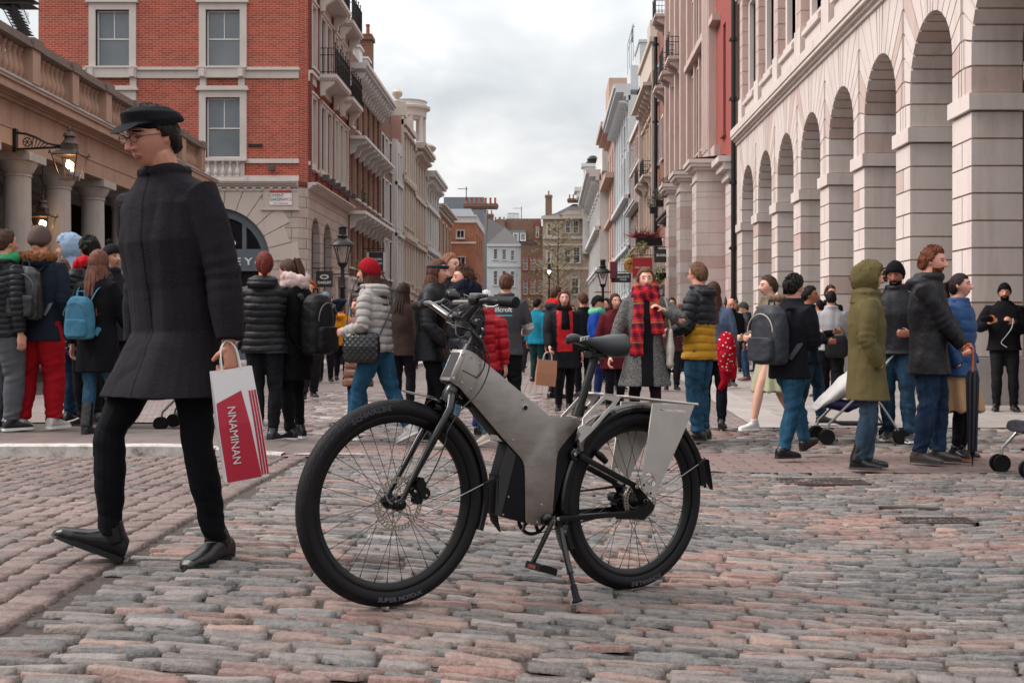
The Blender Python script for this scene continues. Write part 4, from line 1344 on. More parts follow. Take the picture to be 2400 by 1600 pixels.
# right side of the street
REDP=stone('red_painted_brick','a24f45','93453d','6a3c38',0.3)
BRR=brick('brown_red_brick','8c5a48','74483a','9a7a6c','y')
r=empty('red_porch_building',(6.35,60.0,0),R(-90),'red painted building with pale pilasters above a projecting rusticated stone porch','building')
W=60.0-38.5;V=lambda y:60.0-y
m=MB();ops=[(V(y)-0.42,V(y)+0.42,z,z+h)for y in(46.4,48.0,49.6)for z,h in((8.6,3.6),(13.3,2.2))]+[(V(41.0)-.3,V(41.0)+.3,8.2,12.2)]
wall_mesh(m,V(50.8),W,0,19,ops,0.35);m.box(0,W,0.36,9,18.9,19);m.add([(0,0,0),(0,9,0),(0,9,19),(0,0,19)],[(0,3,2,1)])
m.build('red_wall',REDP,r)
for y in(46.4,48.0,49.6):
 for z,h in((8.6,3.6),(13.3,2.2)):window(r,V(y),z,0.84,h,WH,GL,y=0.32,surround=0.1,smat=CREAM,proud=0.03)
window(r,V(41.0),8.2,0.6,4.0,REDP,GL,y=0.3)
m=MB()
for a,b,p in((43.0,44.7,0.30),(45.75,46.0,0.12),(47.05,47.3,0.12),(48.65,48.9,0.12),(50.4,50.8,0.2),(38.5,38.8,0.1)):m.box(V(b),V(a),-p,-0.0,7.4,19)
for i in range(3):m.box(V(44.6)+i*0.55,V(44.6)+0.3+i*0.55,-0.34,-0.30,8.0,18)
m.build('pilasters',ST_P,r)
for a,b,p in((12.6,12.85,.3),(7.5,8.0,.22)):m=MB();m.box(V(50.8),V(42.0),-p,0,a,b);m.build('string_course',ST_P,r)
def rust_pier(par,u0,u1,y0,y1,z0,z1,hh=0.42,name='porch_pier',mats=None):
 m=MB();z=z0;i=0
 m.box(u0+.02,u1-.02,y0+.02,y1,z0,z1)
 while z<z1-0.05:
  zt=min(z+hh,z1)
  cuts=[u0,u1]if i%2 else[u0,(u0+u1)/2,u1]
  for a,b in zip(cuts[:-1],cuts[1:]):
   m.box(a+0.008,b-0.008,y0,y1-0.01,z+0.01,zt-0.01,rb.randint(0,1))
  z=zt;i+=1
 return m.build(name,mats or[ST_L,ST_P],par)
def entab(par,u0,u1,y0,y1,z,name='entablature'):
 m=MB()
 for p,a,b in((0.0,0,0.35),(0.05,0.352,0.40),(0.0,0.402,0.75),(0.12,0.752,0.86),(0.24,0.862,0.98),(0.30,0.982,1.12)):m.box(u0-p,u1+p,y0-p,y1,z+a,z+b)
 e=m.build(name,ST_L,par)
 m=MB();m.add([(u0-0.3,y0-0.3,z+1.122),(u1+0.3,y0-0.3,z+1.122),(u1,y1,z+1.32),(u0,y1,z+1.32)],[(0,1,2,3)]);m.build('lead_top',LEADG,e)
for(ya,yb,xf)in((40.6,41.8,5.28),(43.6,44.8,5.05),(47.3,48.2,5.0)):
 rust_pier(r,V(yb),V(ya),xf-6.35,0.0,0,6.1,name='porch_pier');entab(r,V(yb),V(ya),xf-6.35,0.0,6.1)
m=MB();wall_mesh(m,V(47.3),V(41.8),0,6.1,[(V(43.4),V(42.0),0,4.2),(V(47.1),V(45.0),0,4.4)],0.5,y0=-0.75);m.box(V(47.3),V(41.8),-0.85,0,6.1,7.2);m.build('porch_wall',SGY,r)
rust_pier(r,V(39.9),V(38.7),-0.14,0.0,0,6.3)
m=MB();m.box(V(39.9)-.1,V(38.55),-0.26,0,6.3,6.6);m.box(V(39.95)-.1,V(38.5),-0.45,0,6.602,6.85);m.box(V(40.0)-.1,V(38.45),-0.6,0,6.852,7.05);m.build('porch_cornice',ST_L,r)
g=empty('grey_arch_shop',(5.75,55.5,0),R(-90),'grey shopfront with a tall round arch under a dark cornice with clipped shrubs on it','shopfront')
m=MB();wall_mesh(m,0,6.9,0,6.2,[(1.9,4.7,0.1,5.1)],0.45);arch_fill(m,1.9,4.7,3.7,5.1,0.45);shell(m,6.9,6.2,0.55);m.build('wall',plain('shop_grey','77757a',0.6),g)
m=MB();cornice(m,0,6.9,6.2,[(0.15,0.12),(0.42,0.16),(0.5,0.1)]);m.box(1.3,1.7,-.1,0,0,6.1);m.box(4.9,5.3,-.1,0,0,6.1);m.build('cornice',plain('dark_cornice','55504f',0.6),g)
window(g,3.3,0.1,2.8,4.98,IRB,GL,y=0.35,style='mullion',bars=3,sill=False)
def leaves(name,spots,mat,par=None,n=60,size=0.05,seed=1,M=None):
 """spots: (x,y,z,rx,ry,rz); many small leaf faces through each volume"""
 rg=random.Random(seed);m=MB()
 for(x,y,z,rx,ry,rz)in spots:
  for i in range(n):
   while True:
    p=Vector((rg.uniform(-1,1),rg.uniform(-1,1),rg.uniform(-1,1)))
    if 0.35<p.length<1:break
   c=Vector((x+p.x*rx,y+p.y*ry,z+p.z*rz))
   a=Vector((rg.gauss(0,1),rg.gauss(0,1),rg.gauss(0,1))).normalized();b=a.orthogonal().normalized()
   l=size*rg.uniform(0.6,1.5);w=l*0.4
   m.add([c-a*l,c+b*w,c+a*l,c-b*w],[(0,1,2,3)])
 return m.build(name,mat,par,fixn=False)
def leafmat(name,c0,c1):
 if name in _MC:return _MC[name]
 t=MT(name);n=t.noise(t.pos(),3.0,3,0.6)
 c=t.mix(n,c0,c1);t.b.inputs['Specular IOR Level'].default_value=0.3
 _MC[name]=t.done(c,0.6);return _MC[name]
LF_D=leafmat('dark_leaf','2c3524','454d33');LF_G=leafmat('green_leaf','4b6332','6d8045');LF_R=leafmat('red_leaf','5c2326','8a3a38');LF_O=leafmat('olive_leaf','6a6a40','8c8454')
for i,(px_,py_)in enumerate(((1562,446),(1545,468),(1532,484))):
 o=empty('clipped_shrub',at(px_,py_+14,(50,52.5,55)[i]),0,('largest and nearest','middle','smallest and farthest')[i]+' of the three dark round shrubs on the grey shop cornice','shrub','shrubs on the shop cornice')
 m=MB();m.box(-0.18,0.18,-0.18,0.18,-0.05,0.25);m.build('pot',IRB,o)
 leaves('foliage',[(0,0,0.5,0.36,0.36,0.36)],LF_D,o,260,0.05,4+i)
m=MB();ops=[(V(y)-.35,V(y)+.35,z,z+h)for y in(52.6,54.6,56.6,58.6)for z,h in((7.6,2.6),(11.2,2.2),(14.6,2))]
r=empty('pink_stone_house',(6.3,61.5,0),R(-90),'pinkish stone house with bay pilasters and three small iron balconies','building');V=lambda y:61.5-y
m=MB();ys_=(52.4,54.6,56.8,59.0);ops=[(V(y)-.4,V(y)+.4,z,z+h)for y in ys_ for z,h in((8.0,2.6),(11.4,2.1),(14.6,2.2))]
wall_mesh(m,0,V(50.8),0,19.5,ops,0.25);shell(m,V(50.8),19.5,9);m.build('wall',PINKS,r)
for y in ys_:
 for z,h in((8.0,2.6),(11.4,2.1),(14.6,2.2)):window(r,V(y),z,0.8,h,WH,GL,surround=0.14,smat=ST_P,head=0.2,proud=0.08)
 m=MB();m.box(V(y)+0.75,V(y)+1.15,-0.35,-0.0,7.2,19.4);m.box(V(y)+.68,V(y)+1.22,-.45,-0.0,7.0,7.2);m.build('pilaster',ST_P,r)
for y in(53.0,56.0,59.2):balcony(r,V(y)-0.8,V(y)+0.8,13.6,0.8,0.9,slabm=ST_P)
balcony(r,V(59)-0.9,V(59)+0.9,17.2,0.85,0.9,slabm=ST_P)
r=street_house('brown_strip_house','brown brick house with white framed windows beside the long thin drain pipe','R',61.6,66.0,6.3,18.4,BRR,[(4.2,1.9),(7.2,2.0),(10.6,2.3),(14.2,2.0)],WTR,n=2,ww=0.85,surround=0.12,ground=(3.6,
GREYP,
2))
p_=drainpipe(6.1,64.6,5.6,17.8,0.11,'long thin black drain pipe high on the brown brick house beyond the pink stone house',[9,13,17.4])
r=street_house('cream_bay_house','orange brick house with cream stone bay and bracketed top ledge','R',66.1,75.5,6.3,16.4,ORY,[(4.2,2.0),(7.4,2.6),(11.4,2.4)],CREAM,n=4,ww=0.9,surround=0.2,head=0.25,ground=(3.6,GREYP,3),cor=(15.2,
[(0.3,
0.2),
(0.8,
0.2)],
(0.6,
0.25,
0.5,
1.2)),
strings=[(10.6,
0.2,
0.2)])
m=MB();m.box(0.5,9.0,-0.25,2,16.4,18.0);m.box(0.3,9.2,-0.4,2,18.0,18.3);m.box(6.5,8.6,-0.3,2,18.3,19.4);m.build('attic',CREAM,r)
for u0 in(1.2,5.4):balcony(r,u0,u0+2.6,10.3,0.7,0.8,slabm=CREAM)
m=MB()
for q in(0.15,9.2):m.box(q-.15,q+.15,-0.3,0,3.7,16.3)
m.build('corner_strips',CREAM,r)
r=street_house('brown_gable_house','brown brick terrace house with white windows and dark gable wall','R',75.6,86.0,6.25,15.6,BRR,[(4.2,1.9),(7.2,2.1),(10.4,2.0),(13.2,1.5)],WTR,n=4,ww=0.9,surround=0.06,ground=(3.6,plain('dark_green_shop',
'3c4444',
0.5),
3),
cor=(9.7,
[(0.5,
0.14),
(0.6,
0.1)],
None),
strings=[(12.7,
0.12,
0.15),
(15.3,
0.15,
0.3)])
m=MB();m.box(10.0,10.39,-0.1,6,15.6,17.4);m.build('gable_wall',BRR,r)
r=street_house('pale_blue_house','tall pale blue white house with a deep classical cornice','R',86.1,104,6.2,19.0,BLUEW,[(4.4,2.4),(8.2,2.8),(12.2,2.8),(15.8,1.8)],BLUEW,n=5,ww=1.0,surround=0.15,ground=(3.8,BLUEW,4),cor=(18.6,
[(0.3,
0.3),
(0.5,
0.3),
(1.1,
0.3),
(1.25,
0.35)],
(0.9,
0.3,
0.3,
0.7)),
pilasters=6,
strings=[(11.2,
0.5,
0.3),
(7.4,
0.3,
0.25)])
m=MB();m.box(11.5,15.5,0.2,4,19.9,21.8);m.box(12.5,17.0,0.8,5,19.9,23.2);m.box(12.4,17.1,0.7,5.1,23.2,23.4);m.build('attic',BLUEW,r)
m=MB();m.box(17.92,17.95,1.0,3.4,13,18);m.build('blue_panel',plain('blue_grey_panel','50545f',0.6),r)
m=MB()
for z in(24.0,24.6):m.tube([(10.8,0.3,z),(17.0,0.3,z)],0.035,4)
for q in(10.8,12.9,15,17):m.tube([(q,0.3,21.8),(q,0.3,24.6)],0.035,4)
m.build('roof_railing',plain('pale_rail','9a9da0',0.5),r)
r=street_house('pink_house','narrow pink stucco house behind the pale blue one','R',104.1,115,6.0,20.0,PINKS,[(4.4,2.4),(8.2,2.6),(12.2,2.6),(16,2)],PINKS,n=3,ww=1.0,surround=0.15,ground=(3.8,PINKS,3),cor=(19.3,[(0.4,0.3),
(0.9,
0.3),
(1.2,
0.4)],
None),
strings=[(15.2,
0.8,
0.5),
(11.3,
0.4,
0.3)])
m=MB();m.box(4,10,-0.4,3,20.3,24.5);m.build('turret_block',PINKS,r)
r=street_house('white_ornate_house','long white stucco building with a domed corner urn at the far end of the street','R',115.1,146,5.3,17.0,WHST,[(4.4,2.4),(8.2,2.8),(12.6,2.2)],WHST,n=8,ww=1.1,surround=0.25,head=0.4,ground=(3.8,
WHST,
6),
cor=(16.4,
[(0.5,
0.4),
(1.2,
0.3),
(1.5,
0.4)],
(1.0,
0.4,
0.5,
1.6)),
strings=[(11.4,
0.6,
0.4),
(7.4,
0.4,
0.3)],
pilasters=8)
m=MB();m.box(14,30,0.2,4,17.5,20.5);m.build('attic',WHST,r)
m=MB()
for p,a,b in((0.1,11,17.5),(0.5,17.502,18.1),(0.9,18.102,18.8),(1.2,18.802,19.3),(0.0,19.302,22.0),(0.3,22.002,22.4)):m.box(-0.5-p,1.6+p,-0.8-p,1.6+p,a,b)
tw=m.build('corner_turret',WHST,r)
m=MB();m.lathe([(0.9,22.4),(0.9,22.7),(0.7,22.8),(0.75,23.1),(0.4,23.5),(0,23.6)],12,Matrix.Translation((0.6,0.4,0)));m.build('urn',IRB,tw)
# SIGNS HUNG OVER THE PAVEMENT
def blade(name,label,Y,pxa,pxb,pya,pyb,base,lines,frame=None,post='L',thick=0.05,lc=None,arm=True):
 c=at((pxa+pxb)/2,(pya+pyb)/2,Y);w=(pxb-pxa)*Y/FPX;h=(pyb-pya)*Y/FPX
 o=empty(name,c,0,label,'sign')
 m=MB();m.box(-w/2,w/2,-thick/2,thick/2,-h/2,h/2);m.build('board',base,o,bevel=0.008)
 if frame:
  m=MB();q=frame[1]
  for a,b,c_,d in((-w/2,w/2,h/2-q,h/2),(-w/2,w/2,-h/2,-h/2+q),(-w/2,-w/2+q,-h/2+q,h/2-q),(w/2-q,w/2,-h/2+q,h/2-q)):
   m.box(a+frame[2],b-frame[2],-thick/2-0.012,-thick/2-0.001,c_+(frame[2]if c_<0 else-frame[2]),d-(frame[2]if d>0 else-frame[2]))
  m.build('border',frame[0],o)
 for s,sz,dx,dz,sq in lines:
  word(o,s,sz,dx,-thick/2-0.006,dz,lc or WL,squash=sq,bold=0.004)
 if arm:
  m=MB();e_=w/2+0.25;a,b=(-e_,w/2)if post=='L' else(-w/2,e_)
  m.tube([(a,0,h/2+0.10),(b,0,h/2+0.10)],0.02,6)
  for q in(-w/2+0.08,w/2-0.08):m.tube([(q,0,h/2-0.01),(q,0,h/2+0.10)],0.012,5)
  m.build('bracket',IRB,o)
 return o
SB=plain('sign_charcoal','2b2729',0.5)
o=blade('hanging_sign','dark square hanging sign with a white ring emblem over the word OAKLEY',41.7,741,780,635,673,SB,[('OAKLEY',0.13,0,-0.13,1.05)],lc=WL)
m=MB()
for i in range(24):
 a,b=2*math.pi*i/24,2*math.pi*(i+1)/24;f=lambda t_:[(0.165*math.cos(t_),0.085*math.sin(t_)),(0.105*math.cos(t_),0.045*math.sin(t_))]
 p,q=f(a),f(b);m.prism([p[0],q[0],q[1],p[1]],lambda v:(v[0],-0.036,v[1]+0.08),lambda v:(v[0],-0.027,v[1]+0.08))
m.build('emblem',WL,o)
blade('hanging_sign','tall black hanging sign with thin white border reading SERVICED APARTMENTS',52,862,901,588,640,SB,[('SERVICED',0.125,0,0.12,0.95),('APARTMENTS',0.115,0,-0.07,0.8)],frame=(WL,0.012,0.05))
blade('hanging_sign','small black sign reading DOWN near the red hat',50,833,862,662,686,SB,[('DOWN',0.16,0,0,0.9)])
blade('hanging_sign','wide black hanging sign reading BURBERRY in white',48.6,1533,1581,584,615,plain('sign_black','2a2728',0.4),[('BURBERRY',0.145,0,0.02,0.98)],post='R')
GOLD=plain('gold_paint','b98a4a',0.4,0.4)
blade('hanging_sign','red hanging sign with gold border reading PALM COURT',55,1482,1529,603,652,plain('sign_crimson','b32630',0.4),[('~PALM COURT~',0.125,0,0.0,0.85)],frame=(GOLD,0.03,0.02),post='R',lc=plain('cream_letters',
'd8c9a8',
0.5))
blade('hanging_sign','dark hanging sign reading HACKETT LONDON beside the street lamp',66,1442,1479,641,662,SB,[('HACKETT',0.17,0,0.06,0.95),('LONDON',0.09,0,-0.1,1.0)],post='R')
o=empty('round_sign',at(1479,622,56),0,'round golden sign partly behind the red hanging sign','sign')
m=MB();m.lathe([(0.01,0),(0.34,0),(0.36,0.03),(0.34,0.06),(0.01,0.06)],24,Matrix.Rotation(R(90),4,'X'));m.build('disc',GOLD,o,sm=True)
m=MB();m.tube([(-0.12,-0.07,-0.2),(0.0,-0.07,0.2),(0.12,-0.07,-0.2)],0.02,5);m.tube([(-0.2,-0.07,0.08),(0.2,-0.07,0.08)],0.02,5);m.tube([(0,0,0.34),(0,0,0.5),(0.9,0,0.5)],0.02,5);m.build('ironwork',IRB,o)
o=empty('wall_box_sign',at(1437,632,72),0,'maroon box sign on the white fronts above the street lamp','sign')
m=MB();m.box(-0.2,0.25,-0.3,0.3,-0.55,0.5);m.build('box',plain('maroon','6b2c34',0.5),o,bevel=0.02);m=MB();m.box(-0.12,0.15,-0.2,0.2,-0.8,-0.55);m.build('lamp_housing',IRB,o)
o=empty('hanging_planter',at(1500,560,58),0,'box of dark red spiky leaves high on the right, above the red hanging sign','planter')
m=MB();m.box(-0.2,1.1,-0.2,0.3,-0.35,0.05);m.build('box',IRB,o)
rg=random.Random(8);m=MB()
for i in range(150):
 a=Vector((rg.gauss(0,1),rg.gauss(0,.8),abs(rg.gauss(0.5,.6)))).normalized();c=Vector((rg.uniform(-0.3,0.9),0,0.1));l=rg.uniform(0.5,1.0);b=a.orthogonal().normalized()*0.035
 e_=c+a*l+Vector((0,0,-0.25*l*l));m.add([c-b,c+b,e_],[(0,1,2)])
m.build('foliage',LF_R,o,fixn=False)
o=empty('trailing_plant',at(1500,605,57.5),0,'olive green trailing plant below the red spiky planter','plant')
leaves('foliage',[(-0.2,0,0.1,0.45,0.3,0.6),(-0.55,0,-0.1,0.35,0.3,0.35),(0.1,0,0.5,0.3,.3,.4)],LF_O,o,260,0.06,3)
m=MB();m.box(-0.3,0.5,-0.1,0.2,-0.4,-0.1);m.build('trough',plain('brick_trough','8a4a3a',0.8),o)
o=empty('hanging_basket',at(1552,640,50),0,'hanging basket of bright green leaves and small flowers under the BURBERRY sign','plant')
leaves('foliage',[(0,0,0.0,0.42,0.3,0.32),(-0.2,0,-0.25,0.25,0.2,0.25)],LF_G,o,300,0.05,5);leaves('flowers',[(0,0,0.1,0.4,0.3,0.3)],plain('flower_red','c05048',0.6),o,14,0.05,6)
m=MB();m.lathe([(0.02,-0.3),(0.25,-0.15),(0.3,0)],10);m.tube([(0,0,0),(0,0,0.6)],0.012,4);m.build('basket',IRB,o)
def pot_plant(p,label,col=LF_G,s=0.35,seed=2,n=200,pot=True):
 o=empty('potted_plant',p,0,label,'plant')
 if pot:m=MB();m.lathe([(s*.4,-s),(s*.55,-s*.2),(s*.6,-s*.2),(s*.6,-s*.1),(0.01,-s*.1)],12);m.build('pot',POT,o,sm=True)
 leaves('foliage',[(0,0,s*.5,s,s*.9,s*.8)],col,o,n,s*0.13,seed);return o
pot_plant(at(835,475,52),'dark shrub on the white balcony ledge of the brown terrace',LF_D,0.5,12,320)
pot_plant(at(846,488,53.5),'second darker shrub behind it on the same white balcony ledge',LF_D,0.42,13,260)
pot_plant(at(842,632,46.5),'small round bush on the white porch beside the left street lamp',LF_G,0.3,14)
pot_plant(px2g(283,835)+Vector((0,6,0.9)),'leafy bush behind the girl with the teal rucksack',LF_O,0.5,15,420)
# STREET LAMPS
GLS=None
def lamp_glass():
 if 'lamp_glass' in _MC:return _MC['lamp_glass']
 t=MT('lamp_glass');t.b.inputs['Transmission Weight'].default_value=1.0;t.b.inputs['IOR'].default_value=1.02;t.b.inputs['Alpha'].default_value=0.35
 _MC['lamp_glass']=t.done('e6e2dc',0.05);return _MC['lamp_glass']
def gas_lamp(x,y,z0,top,label,s=1.0,lit=False,cat='street lamp'):
 o=empty('street_lamp',(x,y,z0),0,label,cat);H=top-z0;hb=H-1.05*s
 m=MB();m.lathe([(0.16*s,0),(0.16*s,0.3),(0.11*s,0.36),(0.11*s,0.9),(0.14*s,0.95),(0.075*s,1.05),(0.06*s,hb*.75),(0.09*s,hb*.77),(0.055*s,hb*.8),(0.05*s,hb-.12),(0.1*s,hb-.06),(0.12*s,hb)],14);m.build('post',IRB,o,sm=True)
 m=MB();m.tube([(-0.32*s,0,hb*.9),(0.32*s,0,hb*.9)],0.02*s,6);m.build('ladder_bar',IRB,o)
 m=MB()
 for a in range(4):
  t_=math.pi/4+a*math.pi/2;m.tube([(0.12*s*math.cos(t_),0.12*s*math.sin(t_),hb),(0.27*s*math.cos(t_),0.27*s*math.sin(t_),hb+0.50*s)],0.014*s,5)
 m.lathe([(0.13*s,hb),(0.15*s,hb+.03*s),(0.1*s,hb+.04*s)],12)
 m.build('lantern_frame',IRB,o)
 m=MB();m.lathe([(0.12*s,hb+.02),(0.26*s,hb+0.5*s)],16);m.build('lantern_glass',lamp_glass(),o,sm=True,fixn=False)
 m=MB();m.lathe([(0.34*s,hb+.48*s),(0.33*s,hb+.52*s),(0.18*s,hb+.64*s),(0.12*s,hb+.68*s),(0.14*s,hb+.74*s),(0.10*s,hb+.78*s),(0.10*s,hb+.95*s),(0.14*s,hb+.97*s),(0.12*s,hb+1.0*s),(0.02,hb+1.05*s)],18);m.build('lantern_cap',
IRB,
o,
sm=True)
 m=MB();m.lathe([(0.0,hb+.22*s),(0.05*s,hb+.26*s),(0.11*s,hb+.36*s),(0.14*s,hb+.47*s),(0.0,hb+.475*s)],12)
 m.build('bulb',emit_mat('warm_bulb','ffc27a',5.0)if lit else plain('milky_glass','b8b6b2',0.2),o,sm=True)
 return o
p=at(803,700,34.5);gas_lamp(p.x,34.5,0.1,4.35,'black gas lamp post on the left pavement between the OAKLEY sign and the black sign',1.15)
p=at(1413,700,50);gas_lamp(p.x,50,0,4.3,'black gas lamp post before the white houses, left of the HACKETT sign',1.1)
p=at(1287,700,80);gas_lamp(p.x,80,0,5.9,'thin distant lamp post with its lamp lit, in front of the bare tree',0.9,True)
LANT=plain('old_bronze','4a3c36',0.5,0.4)
def lantern(o,s=1.0,M=None):
 """four sided tapering gas lantern hanging from its top at the origin"""
 def sq(h,z):return[(h,h,z),(-h,h,z),(-h,-h,z),(h,-h,z)]
 m=MB()
 a,b=sq(0.30*s,-0.28*s),sq(0.16*s,-0.86*s)
 for i in range(4):m.tube([a[i],b[i]],0.016*s,4);m.tube([a[i],a[(i+1)%4]],0.018*s,4);m.tube([b[i],b[(i+1)%4]],0.016*s,4)
 f=m.build('frame',LANT,o)
 m=MB();m.add(a+b,[(i,(i+1)%4,4+(i+1)%4,4+i)for i in range(4)]);m.build('glass',lamp_glass(),o,fixn=False)
 m=MB();c=sq(0.33*s,-0.27*s);d=sq(0.15*s,-0.13*s);m.add(c+d,[(i,(i+1)%4,4+(i+1)%4,4+i)for i in range(4)]+[(3,2,1,0)])
 m.box(-.15*s,.15*s,-.15*s,.15*s,-0.13*s,0.0)
 for i in range(4):x,y,z=c[i];m.lathe([(0.05*s,0),(0.03*s,0.05*s),(0,0.12*s)],6,Matrix.Translation((x,y,z)))
 m.lathe([(0.19*s,0),(0.17*s,0.03*s),(0.12*s,0.10*s),(0.10*s,0.16*s),(0.15*s,0.18*s),(0.12*s,0.25*s),(0.04*s,0.29*s),(0.03*s,0.31*s),(0.045*s,0.35*s),(0.01,0.45*s)],14)
 m.build('cap',LANT,o)
 for dx,dz in((-0.03,-0.38),(0.06,-0.5)):
  m=MB()
  for q in(-0.03,0,0.03):m.tube([((dx+q)*s,0,dz*s),((dx+q)*s,0,(dz-0.15)*s)],0.008*s,6)
  m.build('bulb',emit_mat('filament','ffb468',5.0),o)
 l=bpy.data.lights.new('lantern_light','POINT');l.energy=9*s;l.color=(1,0.6,0.3);l.shadow_soft_size=0.08
 lo=bpy.data.objects.new('lantern_light',l);COL.objects.link(lo);lo.parent=o;lo.location=(0,0,-0.5*s)
YL=22.3
o=empty('wall_lantern',at(163,338,YL)+Vector((0,0,0)),0,'lit bronze lantern hung from a scrolled iron bracket on the market front','lantern')
lantern(o,0.82)
xw=-10.45-o.location.x
m=MB();t0=0.0
prof=[(0,0),(0,0),]
z0,zb=-0.02,0.0
top_=[(xw+0.02,0.26),(xw+0.22,0.24),(xw+0.42,0.17),(xw+0.62,0.06),(xw+0.80,0.02),(-0.12,0.01)]
m.tube([(a,0,b-0.04)for a,b in top_],0.022,6);m.tube([(xw+0.02,0,-0.10),(-0.14,0,-0.06)],0.022,6);m.box(xw-0.03,xw+0.04,-0.05,0.05,-0.16,0.30)
m.tube([(xw+0.24+0.085*math.cos(a),0,0.04+0.085*math.sin(a))for a in[i*math.pi/6 for i in range(12)]],0.011,5,closed=True)
for i in range(6):a=i*math.pi/3;m.tube([(xw+0.24,0,0.04),(xw+0.24+0.085*math.cos(a),0,0.04+0.085*math.sin(a))],0.009,4)
for i in range(5):m.tube([(xw+0.33+i*0.05,0,-0.07),(xw+0.36+i*0.07,0,0.13-i*0.035)],0.009,4)
m.build('bracket',IRB,o)
o=empty('hanging_lantern',at(100,488,24.3),0,'lit lantern hanging between two granite columns of the market','lantern');lantern(o,0.66)
m=MB();m.tube([(0,0,0.2),(0,0,5.2-o.location.z)],0.015,6);m.build('rod',IRB,o)
o=empty('bare_tree',(at(1308,700,120).x,120,0),0,'tall slender tree with bare twigs in front of the buff stone house','tree')
rg=random.Random(4);m=MB();tw=MB();buds=[]
m.tube([(0,0,0),(0.05,0,4),(-0.05,0,8),(0.05,0,12.5)],[0.22,0.16,0.10,0.03],8)
def branch(p,d,l,r_,lev):
 pts=[p];q=p.copy();dd=d.copy()
 for i in range(4):
  dd=(dd+Vector((rg.gauss(0,.16),rg.gauss(0,.16),rg.gauss(0.03,.12)))).normalized();q=q+dd*l/4;pts.append(q.copy())
 (m if lev==0 else tw).tube(pts,[r_*(1-0.2*i)for i in range(5)],4 if lev else 5)
 if lev<2:
  for i in range(6 if lev==0 else 5):
   k=rg.choice(pts[1:]);branch(k,(dd+Vector((rg.gauss(0,.7),rg.gauss(0,.7),rg.gauss(0.1,.5)))).normalized(),l*rg.uniform(0.35,0.6),r_*0.5,lev+1)
 else:
  for k in pts[1:]:buds.append((k.x,k.y,k.z,0.25,0.25,0.2))
for i in range(30):
 z=2.2+10*(i/30);a=i*2.4;l=(3.6 if z<6 else 2.6)*(1-(z-2)/13)+0.8
 branch(Vector((0,0,z)),Vector((math.cos(a),math.sin(a),0.45)).normalized(),l,0.05,0)
BARK=plain('bark','5a4c40',0.9)
m.build('trunk',BARK,o,fixn=False);tw.build('twigs',BARK,o,fixn=False);leaves('buds',rg.sample(buds,min(900,len(buds))),leafmat('bud_leaf','7c7452','948a62'),o,3,0.09,9)
o=empty('fire_escape',at(36,34,30),0,'black iron fire escape stairs in the top left corner','stairs')
m=MB()
m.box(-0.9,0.9,-0.5,0.6,0.62,0.70);m.box(-0.9,0.9,-0.5,0.6,0.38,0.42)
for i in range(9):m.box(-0.5+i*0.085,0.05+i*0.085,-0.3,0.4,0.33-i*0.16,0.36-i*0.16)
m.tube([(-0.55,-0.35,0.4),(0.25,-0.35,-1.1)],0.03,4);m.tube([(0.02,-0.35,0.4),(0.8,-0.35,-1.1)],0.03,4)
m.build('stairs',IRB,o);o.scale=(.55,.55,.55)
m=MB()
for i in range(16):q=0.1+i*0.05;m.tube([(q,-0.5,0.38-i*0.03),(q,-0.5,-0.7-i*0.05)],0.008,4)
m.tube([(0.5,-.5,0.4),(0.92,-.5,-0.6)],0.02,4);m.tube([(-0.9,-.5,1.5),(0.9,-.5,1.5)],0.02,4);m.box(-0.85,-0.8,-0.3,-0.25,-2,2)
for i in range(8):m.tube([(-0.9+i*0.25,-0.5,0.6),(-0.9+i*0.25,-.5,1.5)],0.012,4)
m.build('railing',IRB,o)
o=empty('iron_railings',(5.9,37.6,0),R(-60),'short run of black spear topped railings by the foot of the drain pipe','railings')
m=MB();m.tube([(-1,0,1.6),(0.6,0,1.6)],0.025,5);m.tube([(-1,0,0.3),(0.6,0,0.3)],0.025,5);m.build('rail',IRB,o)
for i in range(6):
 m=MB();q=-0.9+i*0.28;m.tube([(q,0,0),(q,0,2.0)],0.02,6);m.lathe([(0.03,0),(0.075,0.06),(0.05,0.13),(0.0,0.32)],8,Matrix.Translation((q,0,1.98)));m.build('spear',IRB,o)
# THE ELECTRIC BICYCLE
RW=0.351
AR,AF=Vector((0.3345,4.49,0.438)),Vector((-0.528,3.87,0.520))
bx_=(AF-AR).normalized();by_=Vector((-bx_.y,bx_.x,0)).normalized()
if by_.y>0:by_=-by_
bz_=bx_.cross(by_);bz_=bz_ if bz_.z>0 else-bz_
WB=(AF-AR).length
BM=Matrix((bx_,by_,bz_)).transposed().to_4x4();BM.translation=AR-bz_*RW
BI=BM.inverted()
bike=empty('bicycle',(0,0,0),0,'electric bicycle with brushed metal frame, rear rack and fat tyres, standing on its kickstand','bicycle')
bike.matrix_world=BM
bike.location=BM.translation;bike.rotation_euler=BM.to_euler()
C_L=BI@Vector((0,0,CH))
def bp(px,py,w=0.0):
 """photo pixel -> point of the bicycle lying w metres to the near side of its centre plane"""
 d=BI.to_3x3()@Vector(((px-VX)/FPX,1,-(py-VY)/FPX))
 t_=(w-C_L.y)/d.y
 return C_L+d*t_
def B_(x,y):return(1000+x/3.135,760+y/3.135)
def C_(x,y):return(1280+x/3.136,740+y/3.136)
def D_(x,y):return(1160+x/5.6,1160+y/5.6)
def E_(x,y):return(680+x/2.958,900+y/2.958)
def F_(x,y):return(980+x/7.84,670+y/7.84)
def A_(x,y):return(660+x/3.92,660+y/3.92)
t=MT('brushed_metal');p=t.pos((3,3,3),obj=True);st=t.noise(t.pos((2,2,2),obj=True),2.2,5,0.6)
gr2=t.noise(t.pos((30,30,900),obj=True),1.0,3,0.6)
sm_=t.noise(t.pos((4,4,9),obj=True),1.3,4,0.7,0.8)
